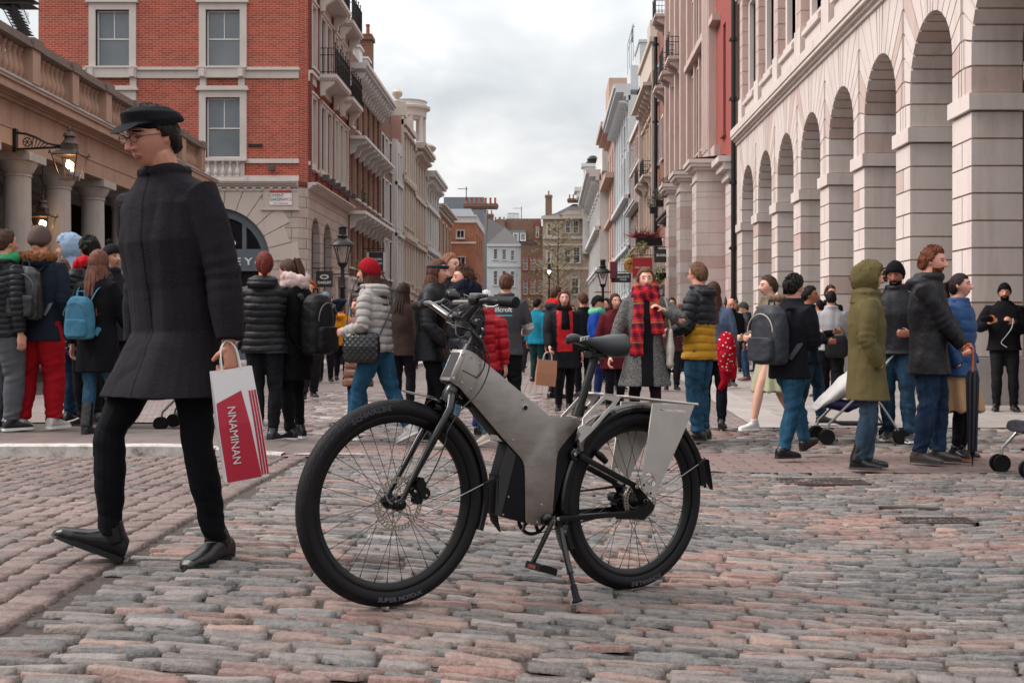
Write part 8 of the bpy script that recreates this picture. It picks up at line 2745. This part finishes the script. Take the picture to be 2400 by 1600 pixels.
pe('headband','woman with long brown hair and a blue headband in a black jacket walking right',1010,604,10.2,78,sex='f',hair='long',haircol='5b3a2e',hat='headband',hatcol='1d4256',skin='cf9a86',top_=dict(kind='jacket',col='15141a',
cloth='nylon',
hem=.45,
bulk=1.9),
pants=dict(col='16151a',
fit=.9),
shoes=dict(col='151318',
sole='0e0d0f',
boot=.12),
pose=dict(lean=4,
lf=(.05,
.05,
.045),
rf=(-.05,
-.10,
.045),
rh='fwd',
lh='chest',
hairlen=1.6))
pe('dark_mask','brown haired person in a large black puffer and dark scarf facing left',1092,626,9.8,-70,hair='curly_short',haircol='4c3326',skin='c7917b',top_=dict(kind='puffer',col='16141a',cloth='nylon',hem=.42,quilt=.12,
qa=.010,
bulk=1.9,
hood='down'),
pants=dict(col='4a6a80',
kind='denim',
fit=1.1),
shoes=dict(col='c9b8a6',
sole='d6cfc8'),
scarf=dict(col='151c2a',
r=.042,
big=True),
pose=dict(lf=(.05,
-.12,
.045),
rf=(-.05,
.15,
.07),
rfp=22,
lh='pocket',
rh='pocket'))
pe('fair_face','fair haired man in a black jacket between the blue headband and the dark scarf',1050,596,11.0,60,hair='short',haircol='8a5f46',skin='d3a08e',top_=dict(kind='jacket',col='17161b',hem=.45,bulk=1.8),pants=dict(col='2c4a60',
kind='denim'))
pe('dark_behind','dark haired woman in a brown jacket just right of the silver puffer',944,664,14.5,160,sex='f',hair='long',haircol='33221b',top_=dict(kind='jacket',col='3a2c28',hem=.44,bulk=1.6),pants=dict(col='1a191e'))
pe('red_coat_behind','woman in a wine red coat right behind the mint green scarf',1440,690,15.5,20,sex='f',hair='bob',haircol='3a261f',skin='cf9c8a',top_=dict(kind='coat',col='5a1c24',hem=.36,bulk=1.4),pants=dict(col='1c1a20'))
pe('red_sleeve','person in a bright red puffer jacket half hidden behind the bicycle bars',1138,676,11.2,160,hair='short',hat='cap',hatcol='cfccd2',haircol='3a2a22',top_=dict(kind='puffer',col='a8101e',cloth='nylon',hem=.45,
quilt=.10,
qa=.012),
pants=dict(col='3c3f7a',
fit=1.2))
s_2=pe('grey_tee','man in a dark grey T-shirt with writing on the back over white sleeves',1186,643,12.9,176,hair='short',haircol='5b3b2c',top_=dict(kind='shirt',col='4a484c',cloth='cloth',hem=.46,bulk=2.2,split=('sleeves',
'b9b4b3',
.14)),
pants=dict(col='1c1b20',
fit=1.15),
pose=dict(lh='down',
rh='mid',
twist=-6))
pe('red_vest','woman with long auburn hair in a red puffer vest under a long dark coat',1322,683,15.2,4,sex='f',hair='long',haircol='5a2f26',skin='d09a8c',top_=dict(kind='coat',col='202026',cloth='cloth',hem=.36,bulk=1.4,
split=('open',
'b8141f',
.065,
.0,
.50),
cloth2='nylon'),
pants=dict(col='17161b'),
pose=dict(rh='fwd',
lh='down',
lf=(.05,
.08,
.05),
rf=(-.05,
-.08,
.045)),
scarf=dict(col='141216',
kind='cloth',
r=.024,
tails=((.1,
.16),)))
pe('teal_hood_far','person in a bright teal jacket left of the auburn haired woman',1258,700,24,140,hair='short',haircol='17130f',top_=dict(kind='jacket',col='1d7c96',hem=.46,bulk=1.4),pants=dict(col='1e3a38'))
pe('red_white_hood','person with a red and white hood behind the auburn haired woman',1302,672,18,120,hair='short',haircol='4c2e22',top_=dict(kind='jacket',col='31343c',hem=.46,hood='down',split=('yoke','31343c',.5)),scarf=dict(col='c41c24',
kind='cloth',
r=.04),
pants=dict(col='22242c'))
pe('brown_far','short brown haired man right behind the auburn haired woman',1368,688,18.5,-160,hair='short',haircol='4f3226',top_=dict(kind='jacket',col='1d1f27',hem=.45),pants=dict(col='15151a'))
pe('green_scarf','person in a black cap, blue jacket and mint green scarf facing right',1398,690,17,80,hair='short',haircol='201814',hat='cap',hatcol='19181b',top_=dict(kind='jacket',col='1b3f8f',hem=.46,bulk=1.3),pants=dict(col='1b2a55'),
scarf=dict(col='62b59c',
r=.032,
kind='cloth',
tails=((1,
.2),)),
pose=dict(lh='mid',
rh='mid'))
p_s=pe('plaid','woman in a grey tweed coat with a big red and orange plaid scarf',1512,630,10.9,3,sex='f',hair='long',haircol='6a4a3a',skin='cf9c8a',top_=dict(kind='coat',col='6a6866',cloth='tweed',hem=.33,bulk=1.3,flare=.03,
split=('open',
'1a181c',
.035,
.0,
.25),
cloth2='cloth'),
pants=dict(col='2a1a20',
fit=.85),
shoes=dict(col='1b181c',
sole='151315',
boot=.1),
scarf=dict(col='b5202a',
kind='plaid',
r=.036,
big=True,
tails=((1,
.22),
(-1,
.34))),
pose=dict(lh='strap',
rh=(-.20,
-.03,
.50),
lf=(.05,
-.05,
.045),
rf=(-.05,
.14,
.07),
rfp=20,
hairlen=.55,
polel=(.9,
.3,
-.5)))
y_m=pe('yellow_vest','man in a black and mustard yellow puffer jacket and blue jeans facing left',1640,617,11.3,-122,hair='short',haircol='6b4a38',skin='cb947e',glasses=True,top_=dict(kind='puffer',col='26262d',cloth='nylon',
hem=.46,
quilt=.075,
qa=.012,
hood='down',
bulk=1.15,
split=('yoke',
'c08a1e',
.655)),
pants=dict(col='2b5068',
kind='denim',
fit=1.15),
shoes=dict(col='2a2022',
sole='1b1718'),
pose=dict(lh='mid',
rh='mid',
hyaw=-12,
lf=(.06,
.02,
.045),
rf=(-.06,
.0,
.045)))
pe('red_carrier','woman with long brown hair in a denim shirt right behind the yellow jacket',1672,662,12.6,172,sex='f',hair='long',haircol='4a2c24',top_=dict(kind='jacket',col='5b6b86',cloth='denim',hem=.47),pants=dict(col='20242e',
kind='denim'),
shoes=dict(col='2a1f1c',
sole='171314'),
pose=dict(hairlen=1.3))
pe('bald','bald bearded man in a black coat looking down at his phone',1711,697,22,6,hair='bald',haircol='6a5a50',beard=True,skin='c9907c',top_=dict(kind='coat',col='19181c',hem=.42,bulk=1.3),pants=dict(col='17161a'),shoes=dict(col='4a4038',
sole='2a2624',
boot=.06),
pose=dict(rh='phone',
lh='down',
hpitch=22,
rf=(-.05,
-.1,
.045),
lf=(.05,
.08,
.05)))
pe('beanie_far','person in a dark green beanie and black puffer beside the arcade',1750,706,25,-95,hair='short',hat='beanie',hatcol='3a443f',top_=dict(kind='puffer',col='26252c',cloth='nylon',hem=.45),pants=dict(col='2b3f5c',
kind='denim'),
shoes=dict(col='6a4030',
sole='2a1d18'),
pose=dict(hpitch=15))
pe('fur_tan','woman in a tan fur hooded jacket and pale green skirt walking left',1806,648,12.2,-80,sex='f',hair='short',haircol='4a3428',skin='d3a592',top_=dict(kind='parka',col='6f5f4c',cloth='nylon',hem=.46,hood='down',
fur='7d6650',
bulk=1.3),
pants=dict(none=True,
col='bdb59c',
skirt=dict(col='b3b294',
hem=.27,
fl=.05)),
shoes=dict(col='d0ccc8',
sole='dcd9d6'),
pose=dict(lf=(.05,
-.14,
.05),
rf=(-.05,
.18,
.08),
rfp=30,
lh='mid',
rh='mid'))
n_m=pe('navy_pack','dark haired man in a black jacket and blue jeans walking right',1848,645,9.7,122,hair='messy',haircol='1e1817',skin='c4907a',top_=dict(kind='jacket',col='1f1f26',cloth='cloth',hem=.44,bulk=1.6),pants=dict(col='29506a',
kind='denim',
fit=1.12),
shoes=dict(col='151317',
sole='121013'),
pose=dict(lean=5,
lf=(.06,
-.19,
.06),
rf=(-.06,
.10,
.045),
lfp=-18,
lh='phone',
rh='phone'))
backpack(n_m,'large dark grey rucksack with a beige zip worn by the man in the black jacket','32353c',.36,.50,.20,'nylon',drop=.07,strapcol='a39a8c')
pe('dark_face','black haired man in a navy coat facing right between rucksack and grey top',1893,672,13.2,75,hair='short',haircol='141114',skin='9c6248',top_=dict(kind='jacket',col='191b26',hem=.45),pants=dict(col='1e3342',
kind='denim',
fit=1.2),
shoes=dict(col='3a3230',
sole='1d191a'),
pose=dict(lh='phone',
rh='mid',
lf=(.05,
-.1,
.045),
rf=(-.05,
.1,
.05)))
g_s=pe('grey_sweater','black haired person in a light grey sweatshirt seen from behind',1948,683,16.8,172,hair='short',haircol='151315',top_=dict(kind='shirt',col='a5a3a6',hem=.48,bulk=2.4),pants=dict(col='17151a',fit=1.25),
shoes=dict(col='d6d2ce',
sole='e0dcd9'),
pose=dict(rh='fwd',
lf=(.05,
-.08,
.05),
rf=(-.05,
.08,
.05)))
pe('curly_behind','brown curly haired person standing behind the grey sweatshirt',1944,671,20.5,20,hair='curly_short',haircol='4a2d24',top_=dict(kind='jacket',col='1f1b20',hem=.45),pants=dict(col='1a181c'))
pe('left_of_grey','dark haired woman left of the grey sweatshirt',1922,702,19,-120,sex='f',hair='bun',haircol='1d1614',top_=dict(kind='jacket',col='6c4a3c',hem=.45),pants=dict(col='2c6a80',kind='denim'))
o_p=pe('olive_parka','person in a long olive parka with the hood up, jeans and black laced boots',2030,615,8.95,84,hair='short',haircol='2a201c',hat='hood',hatcol='5e5436',skin='c48f78',top_=dict(kind='parka',col='5e5436',
cloth='cloth',
hem=.345,
bulk=1.45,
flare=.02,
collar=.03),
pants=dict(col='38495a',
kind='denim',
fit=1.05),
shoes=dict(col='17151a',
sole='3a3535',
boot=.12),
pose=dict(lh='pocket',
rh='pocket',
lf=(.05,
-.01,
.045),
rf=(-.05,
.045,
.045)))
pe('phone_beanie','man in a black beanie with a phone at his ear, black jacket with grey stripes',2101,610,11.2,-28,hair='short',haircol='17110f',hat='beanie',hatcol='131217',beard=True,skin='8f5c46',top_=dict(kind='jacket',
col='1b1a20',
cloth='nylon',
hem=.49,
bulk=1.3),
pants=dict(col='2a4358',
kind='denim',
fit=1.1),
shoes=dict(col='3f3d40',
sole='c9c5c1'),
pose=dict(rh='ear',
lh='mid',
lf=(.07,
.0,
.045),
rf=(-.05,
.05,
.045),
hpitch=12))
s_m=pe('smiling_man','smiling ginger bearded man in a black padded coat and navy jeans',2176,581,9.4,62,hair='messy',haircol='6b3a28',beard=True,skin='cf9480',top_=dict(kind='parka',col='1d1b20',cloth='nylon',hem=.415,bulk=1.4,
hood='down',
collar=.03),
pants=dict(col='22324a',
kind='denim',
fit=1.12),
shoes=dict(col='423c3a',
sole='2a2626',
kind='leather'),
pose=dict(lh='clasp',
rh='clasp',
lf=(.055,
-.03,
.045),
rf=(-.055,
.03,
.045),
hpitch=4,
hyaw=-4,
curl=1.1))
pe('blue_woman','laughing woman in a blue padded jacket, tan skirt and black knee socks',2246,643,9.7,48,sex='f',hair='pony',haircol='2f2220',skin='d09886',top_=dict(kind='puffer',col='1f4370',cloth='nylon',hem=.45,quilt=.10,
qa=.006,
bulk=1.1),
pants=dict(col='121014',
fit=.80,
skirt=dict(col='b08a68',
hem=.265,
fl=.060)),
shoes=dict(col='151316',
sole='8a5a30'),
pose=dict(rh='pocket',
lh='pocket',
hpitch=-4,
hyaw=10))
m_m=pe('mic_man','man in a black beanie and jacket by the arcade pier holding a microphone',2354,663,15.6,-18,hair='short',haircol='17110f',hat='beanie',hatcol='111014',skin='b98470',beard=True,top_=dict(kind='jacket',col='17161a',
hem=.48,
bulk=2.4),
pants=dict(col='232326',
fit=1.05),
shoes=dict(col='1d1517',
sole='2a1d1c',
boot=.06),
pose=dict(lh='chest',
rh=(-.12,
-.16,
.70),
lf=(.07,
.0,
.045),
rf=(-.06,
-.02,
.045)))
rg=random.Random(21)
farp=[(1222,33,'1d3a5c',170,'m'),(1238,29,'2c2b30',20,'m'),(1277,30,'3f6b62',200,'f'),(1340,27,'5a2c30',10,'f'),(1352,34,'2a3442',170,'m'),(1424,24,'23232a',-60,'m'),(1438,28,'8c2a2c',30,'f'),(1452,21,'3a3f48',10,'f'),(1470,
27,
'4a4a52',
-20,
'm'),
(1556,
25,
'2a2126',
180,
'f'),
(1574,
21,
'45262a',
0,
'f'),
(1590,
30,
'1f1f26',
90,
'm'),
(1726,
30,
'201f26',
170,
'm'),
(1738,
34,
'34303a',
10,
'f'),
(1780,
30,
'26262c',
-90,
'm'),
(1212,
42,
'6d2c2c',
0,
'f'),
(1290,
44,
'28324a',
180,
'm'),
(1408,
40,
'9b8a7a',
0,
'f'),
(1488,
36,
'2f5a6a',
60,
'm'),
(948,
26,
'5b4c44',
180,
'f'),
(970,
32,
'2c2f38',
0,
'm'),
(905,
34,
'7a4a3a',
170,
'f'),
(776,
33,
'a0343c',
20,
'm'),
(1132,
30,
'2a2c36',
10,
'm'),
(1600,
38,
'3d3a44',
200,
'f')]
hairs=['3a271e','5a3c2c','1d1613','7a5438','4a2a20'];nm_={'1d3a5c':'blue','2c2b30':'charcoal','3f6b62':'green','5a2c30':'maroon','2a3442':'slate','23232a':'black','8c2a2c':'red','3a3f48':'grey','4a4a52':'grey','2a2126':'dark',
'45262a':'dark red',
'1f1f26':'black',
'201f26':'black',
'34303a':'plum',
'26262c':'black',
'6d2c2c':'brick red',
'28324a':'navy',
'9b8a7a':'beige',
'2f5a6a':'teal',
'5b4c44':'brown',
'2c2f38':'dark blue',
'7a4a3a':'rust',
'a0343c':'crimson',
'2a2c36':'ink blue',
'3d3a44':'mauve grey'}
for i,(px_,Y_,c_,yw,sx_)in enumerate(farp):
 Hh=rg.uniform(1.62,1.72)if sx_=='f' else rg.uniform(1.72,1.84);X_=(px_-VX)*Y_/FPX;tp=VY-(Hh+gz(X_,Y_)-CH)*FPX/Y_
 where='left of the bicycle bars' if px_<1130 else 'between bicycle bars and saddle' if px_<1330 else 'behind the saddle' if px_<1500 else 'beyond the yellow jacket' if px_<1650 else 'by the arcade'
 hs_=rg.choice(hairs);hr_=rg.choice(['long','bob','bun'])if sx_=='f' else rg.choice(['short','curly_short'])
 st=rg.uniform(-.12,.12)
 pe('far%d'%i,'%s %s in a %s jacket, far off %s%s'%({'long':'long haired','bob':'bob haired','bun':'tied haired','short':'short haired','curly_short':'tousle haired'}[hr_],'woman' if sx_=='f' else 'man',nm_[c_],where,' nearest the drain pipe' if i==12 else ''),
px_,
tp,
Y_,
yw,
sex=sx_,
H=Hh,
hair=hr_,
haircol=hs_,
skin=rg.choice(['c9947e',
'b57f68',
'd0a08c',
'8d5d48']),
top_=dict(kind='jacket',
col=c_,
hem=rg.choice([.46,
.42,
.36]),
bulk=rg.uniform(1.1,
1.7)),
pants=dict(col=rg.choice(['1b1b20',
'26405a',
'23242c',
'3a3a40']),
fit=rg.uniform(.95,
1.2)),
pose=dict(lf=(.05,
st,
.05),
rf=(-.05,
-st,
.05),
lh=rg.choice(['down',
'pocket',
'fwd',
'mid']),
rh=rg.choice(['down',
'pocket',
'down'])),
group='people far down the street')
# things people carry
def paper_bag(name,label,top_pt,w,h,d,col,rz,tilt=0,handles=True,extra=None):
 o=empty(name,top_pt,R(rz),label,'bag');o.rotation_euler=(R(tilt[0])if tilt else 0,R(tilt[1])if tilt else 0,R(rz))
 m=MB();t_=.96;vs=[(-w/2*t_,-d/2*.5,0),(w/2*t_,-d/2*.5,0),(w/2*t_,d/2*.5,0),(-w/2*t_,d/2*.5,0),(-w/2,-d/2,-h),(w/2,-d/2,-h),(w/2,d/2,-h),(-w/2,d/2,-h),(-w/2-.003,-d/2*.9,-h*.5),(w/2+.003,-d/2*.9,-h*.5),(w/2-.02,0,-h*.5),(-w/2+.02,
0,
-h*.5),
(w/2+.003,
d/2*.9,
-h*.5),
(-w/2-.003,
d/2*.9,
-h*.5),
(w/2*t_-.02,
0,
0),
(-w/2*t_+.02,
0,
0),
(w/2,
0,
-h),
(-w/2,
0,
-h)]
 m.add(vs,[(0,1,9,8),(8,9,5,4),(3,13,12,2),(13,7,6,12),(1,14,10,9),(14,2,12,10),(9,10,16,5),(10,12,6,16),(0,8,11,15),(15,11,13,3),(8,4,17,11),(11,17,7,13),(4,5,16,17),(17,16,6,7)])
 m.build('body',col,o,fixn=True)
 if handles:
  for y in(-d*.25,d*.25):m=MB();m.tube(spline([Vector((-w*.22,y,-.005)),Vector((-w*.18,y*.6,.07)),Vector((0,0,.105)),Vector((w*.18,y*.6,.07)),Vector((w*.22,y,-.005))],4),.003,6);m.build('handle',plain('cord_white','c9c3be',
.6),
o,
sm=True)
 return o
wi=W_WALK;hw=wi['M']@wi['hd'][1];PAPW=plain('white_paper','c9c2c2',.5,0,.06,8);REDB=plain('bag_red','a00d2c',.45,0,.08,6)
bw_,bh,bd=.156,.42,.085
o=paper_bag('shopping_bag','glossy white shopping bag with red panels swinging from the striding man\'s hand',hw+Vector((.012,-.02,-.095)),bw_,bh,bd,PAPW,24,tilt=(0,-8))
m=MB()
def fpt(x,z,e_=.0015):return(x,-bd/2*(.5+.5*min(-z/bh*1.6,1))-e_ if z>-bh*.5 else-bd/2*(.9+.1*(-z/bh-.5)*2)-e_,z)
m.add([fpt(-bw_*.47,-.12),fpt(bw_*.14,-.085),fpt(.036,-bh*.5),fpt(-bw_*.5,-bh*.5),fpt(.050,-bh+.004),fpt(-bw_*.49,-bh+.004)],[(0,1,2,3),(3,2,4,5)]);m.build('red_panel',REDB,o,fixn=False)
m=MB()
for i,x in enumerate((.048,.058,.068)):m.add([fpt(x,-.09),fpt(x+.007,-.09),fpt(x+.009,-bh*.5),fpt(x+.002,-bh*.5),fpt(x+.010,-bh+.01),fpt(x+.003,-bh+.01)],[(0,1,2,3),(3,2,4,5)])
m.build('red_stripes',REDB,o,fixn=False)
text_obj('lettering','NNAMINAN',.042,Matrix.Translation((-.030,-bd/2-.0035,-.245))@Matrix.Rotation(R(90),4,'X')@Matrix.Rotation(R(-92),4,'Z'),PAPW,o,.0005,squash=.95)
v=PEOPLE['red_vest'];hw=v['M']@v['hd'][-1];paper_bag('paper_bag','crumpled brown paper bag held by the woman in the red vest',hw+Vector((-.03,-.02,-.16)),.26,.34,.12,plain('kraft_paper','9a6a50',.8,0,.2,9),10,tilt=(0,6))
v=p_s;o=held('tote_bag','off white cotton tote bag on the shoulder of the woman with the plaid scarf','bag',v,v['shd'][1]+Vector((.06,-.05,-.42)))
q=Rings();q.loft([(Vector((0,0,z)),Vector((.035*a,0,0)),Vector((0,.15*b2,0)))for z,a,b2 in((-.20,.6,.75),(-.17,1,.95),(0,1.1,1),(.14,.5,1.0),(.17,.25,1))],20,2.6);fuse(q,'body',fabric('cotton','b8b1a8','cloth'),o,.009,2,folds(.01,
9,
3))
m=MB();m.tube(spline([Vector((0,-.08,.16)),Vector((-.03,-.05,.40)),Vector((-.05,0,.47)),Vector((-.03,.06,.40)),Vector((0,.08,.16))],4),[(.004,.012)]*17,6);m.build('strap',fabric('cotton','b8b1a8','cloth'),o,sm=True)
v=s_1;o=held('shoulder_bag','quilted black shoulder bag hanging in front of the silver puffer jacket','bag',v,v['pel']+Vector((.21,-.06,.02)))
q=Rings();q.loft([(Vector((0,0,z)),Vector((.06*a,0,0)),Vector((0,.17*b2,0)))for z,a,b2 in((-.14,.5,.8),(-.11,.9,.97),(0,1.1,1),(.09,.8,.95),(.12,.4,.85))],22,2.8);fuse(q,'body',fabric('bag_black','1b1a1e','leather'),o,.008,
2,
lambda co,
nr:.006*np.abs(np.sin(co[:,
1]*60+co[:,
2]*60))*np.abs(np.sin(co[:,
1]*60-co[:,
2]*60)))
m=MB();m.tube(spline([Vector((0,-.14,.10)),Vector((-.12,-.16,.40)),Vector((-.20,-.10,.62)),Vector((-.26,.06,.66)),Vector((-.22,.20,.40)),Vector((-.05,.15,.10))],4),.006,6);m.build('strap',plain('strap_black','1a181b',.5),
o,
sm=True)
v=PEOPLE['red_carrier'];o=held('dotted_bag','bright red dotted bundle hanging at the back of the yellow jacket man','bag',v,v['pel']+Vector((-.16,.10,.02)))
q=Rings();q.loft([(Vector((0.02,0,z)),Vector((.11*a,0,0)),Vector((0,.10*a,0)))for z,a in((.22,.4),(.18,.75),(.05,1.05),(-.08,1.0),(-.2,.7),(-.26,.4))],20);fuse(q,'body',fabric('dotted_red','b01028','dots'),o,.010,2,folds(.008,
12,
2))
q=Rings();q.tube([Vector((.05,0,-.15)),Vector((.03,-.02,-.32)),Vector((.09,-.05,-.42))],[.06,.05,.03],12);q.tube([Vector((-.05,0,-.15)),Vector((-.06,0,-.3))],[.05,.03],12);fuse(q,'lower_part',fabric('plain_red','a80f26','cloth'),
o,
.01,
2)
v=g_s;o=held('shoulder_bag','large black shoulder bag on the back of the grey sweatshirt','bag',v,v['pel']+Vector((-.06,.16,.03)))
q=Rings();q.loft([(Vector((0,0,z)),Vector((.17*a,0,0)),Vector((0,.06*a,0)))for z,a in((-.2,.7),(-.15,1),(.05,1),(.13,.7))],20,3);fuse(q,'body',fabric('bag_black2','151418','nylon'),o,.012,2);m=MB();m.tube([(-.14,0,.1),(.02,
-.1,
.42),
(.14,
-.16,
.50)],
.007,
5);m.build('strap',
plain('strap_black',
'1a181b',
.5),
o,
sm=True)
v=s_m;hh_=v['M']@((v['hd'][1]+v['hd'][-1])/2+Vector((0,-.07,-.05)));gy=gz(hh_.x,hh_.y)+.012;o=empty('umbrella',(hh_.x,hh_.y,gy),0,'long dark checked umbrella with a curved wooden handle held by the smiling man','umbrella');hz_=hh_.z-gy
m=MB();m.tube([(0,0,0),(0,0,.06),(0,0,.09),(0,0,.3),(0,0,hz_-.28),(0,0,hz_-.17),(0,0,hz_-.15)],[.004,.006,.018,.032,.042,.036,.012],14);m.build('canopy',fabric('umbrella_check','1d1e24','cloth'),o,sm=True)
m=MB()
for i in range(7):a=2*math.pi*i/7;m.tube([(.03*math.cos(a),.03*math.sin(a),.12),(.043*math.cos(a+.3),.043*math.sin(a+.3),hz_-.2),(.03*math.cos(a+.5),.03*math.sin(a+.5),hz_-.14)],[.009,.012,.006],6)
m.build('folds',fabric('umbrella_grey','34343a','cloth'),o,sm=True)
m=MB();m.tube([(0,0,hz_-.16),(0,0,hz_+.0),(0,0,hz_+.04),(-.02,0,hz_+.075),(-.05,0,hz_+.07),(-.07,0,hz_+.045),(-.07,0,hz_+.01)],.0125,10);m.build('handle',plain('orange_wood','a3522a',.35),o,sm=True)
def phone(info,sd,label,dz=.06,dy=-.03,rot=0):
 c=info['M']@(info['hd'][sd]+Vector((-.02*sd,dy,dz)));o=MB();o.box(-.036,.036,-.004,.004,-.072,.072,0,Matrix.Rotation(R(rot),4,'X'));o=o.build('phone',plain('phone_black','17161a',.2),bevel=.004);o.location=c;o.rotation_euler=(0,
0,
R(info['yaw']));tag(o,
label,
'phone');return o
phone(PEOPLE['bald'],-1,'dark phone in the hand of the bald man',rot=-50);phone(PEOPLE['blue_beanie'],1,'phone held to the ear of the man in the pale blue beanie');phone(PEOPLE['phone_beanie'],-1,'phone at the ear of the man in the black beanie');phone(PEOPLE['headband'],
-1,
'phone held low by the woman with the blue headband',
-.09,
-.04,
30)
v=m_m;o=held('microphone','furry black microphone with an orange band held by the man at the pier','microphone',v,v['hd'][-1]+Vector((0,-.09,.03)),rz=-60)
q=Rings();q.loft([(Vector((0,y,.02)),Vector((.045*a,0,0)),Vector((0,0,.045*a)))for y,a in((-.16,.5),(-.13,1),(.05,1),(.08,.6))],14);fuse(q,'windshield',fabric('mic_fur','1a181a','fur'),o,.01,1,lambda co,nr:.006*vnoise(co,
80));m=MB();m.tube([(0,
.02,
.02),
(0,
.05,
.02)],
.051,
14);m.build('band',
plain('mic_orange',
'c8661e',
.5),
o);m=MB();m.tube([(0,
.06,
.02),
(0,
.12,
-.02)],
.014,
8);m.build('grip',
IRB,
o)
m=MB();hh_=v['HM'];m.tube(spline([v['hd'][1]+Vector((0,-.06,.05)),v['hd'][1]+Vector((-.02,-.10,-.08)),v['hd'][1]+Vector((-.10,-.09,-.2)),v['hd'][1]+Vector((-.15,-.08,-.28)),v['hd'][1]+Vector((-.08,-.09,-.34))],4),.004,5)
o=m.build('earphone_cable',plain('cable_white','cfccc9',.5),None);o.matrix_world=v['M'];tag(o,'thin white earphone cable hanging from the hand of the man at the pier','cable')
v=s_2;T4=Matrix.Translation(v['chest']+v['Cy']*(.068*v['H']+v['th']+.012)+v['up']*.03)@Matrix.Rotation(R(90),4,'X')@Matrix.Rotation(R(180),4,'Y')
gshirt=[c for c in v['root'].children if c.name.startswith('shirt')][0]
text_obj('lettering','illcroft',.075,T4@Matrix.Translation((0,-.02,0)),plain('letter_white','d8d6d4',0.4),gshirt,.002,bold=.001);m=MB();m.box(-.10,.10,-.092,-.078,0,.002,0,T4);m.build('print_bar',plain('letter_cyan','3a9fb0',
.5),
gshirt)
def pushchair(label,px,py,rz,cover=None,s=1.0,seatcol='22202a'):
 p=px2g(px,py);o=empty('pushchair',p,R(rz),label,'pushchair');fr_m=plain('pram_alu','8f8d8c',.35,.8)
 for x,y,tw_ in((-.36,-.22,1),(-.36,.22,1),(.36,-.24,1),(.36,.24,1)):
  for d in(-.03,.03):
   wq=empty('wheel',(x*s,(y+d)*s,.075*s),0,parent=o);M_=Matrix.Rotation(R(90),4,'X')
   m=MB();m.lathe([(.050*s,-.012),(.072*s,-.014),(.076*s,0),(.072*s,.014),(.050*s,.012)],20,M_);m.build('tyre',RUB,wq,sm=True);m=MB();m.lathe([(.001,-.008),(.05*s,-.006),(.05*s,.006),(.001,.008)],16,M_);m.build('rim',plain('wheel_grey',
'8c8a8a',
.4),
wq,
sm=True)
 m=MB()
 for y in(-.22,.22):
  m.tube([(-.36*s,y*s,.11*s),(-.34*s,y*s,.2*s),(.02*s,y*s,.55*s),(.38*s,y*s,.98*s),(.46*s,y*s,1.02*s)],.013*s,8);m.tube([(.36*s,y*s,.10*s),(.16*s,y*s,.40*s),(-.12*s,y*s,.58*s)],.013*s,8)
 m.tube([(-.1*s,-.22*s,.45*s),(-.1*s,.22*s,.45*s)],.012*s,6);m.build('frame',fr_m,o,sm=True)
 m=MB();m.tube([(.46*s,-.24*s,1.02*s),(.46*s,.24*s,1.02*s)],.018*s,8);m.build('handle_bar',RUB,o,sm=True)
 q=Rings();q.loft([(Vector((-.34,0,.40))*s,Vector((.02,0,.05))*s,Vector((0,.17,0))*s),(Vector((-.1,0,.36))*s,Vector((.02,0,.06))*s,Vector((0,.19,0))*s),(Vector((.12,0,.45))*s,Vector((.05,0,.05))*s,Vector((0,.19,0))*s),(Vector((.26,
0,
.80))*s,
Vector((.05,
0,
.01))*s,
Vector((0,
.18,
0))*s)],
18,
3);fuse(q,
'seat',
fabric('pram_'+seatcol,
seatcol,
'nylon'),
o,
.012,
2,
folds(.006,
10))
 m=MB();m.box(-.2*s,.2*s,-.18*s,.18*s,.18*s,.20*s);m.build('basket',fabric('pram_basket','1a1820','nylon'),o)
 if cover:
  q=Rings();q.loft([(Vector((-.40,0,.38))*s,Vector((.05,0,.07))*s,Vector((0,.18,0))*s),(Vector((-.22,0,.52))*s,Vector((.1,0,.16))*s,Vector((0,.21,0))*s),(Vector((.0,0,.66))*s,Vector((.10,0,.20))*s,Vector((0,.22,0))*s),(Vector((.16,
0,
.76))*s,
Vector((.06,
0,
.14))*s,
Vector((0,
.2,
0))*s)],
22,
2.4);fuse(q,
'cover',
fabric('pram_cover_'+cover,
cover,
'cloth'),
o,
.012,
2,
folds(.010,
9))
 return o
pushchair('pushchair with a pale grey cover and navy seat behind the olive parka',2010,1036,0,'bdb9b6',1.0,'231c45')
pushchair('grey folding pushchair cut off by the right edge of the photo',2475,1112,8,None,.95,'34323a')
pushchair('pushchair half hidden behind the striding man\'s legs',468,1004,0,None,.95,'1d1b20')
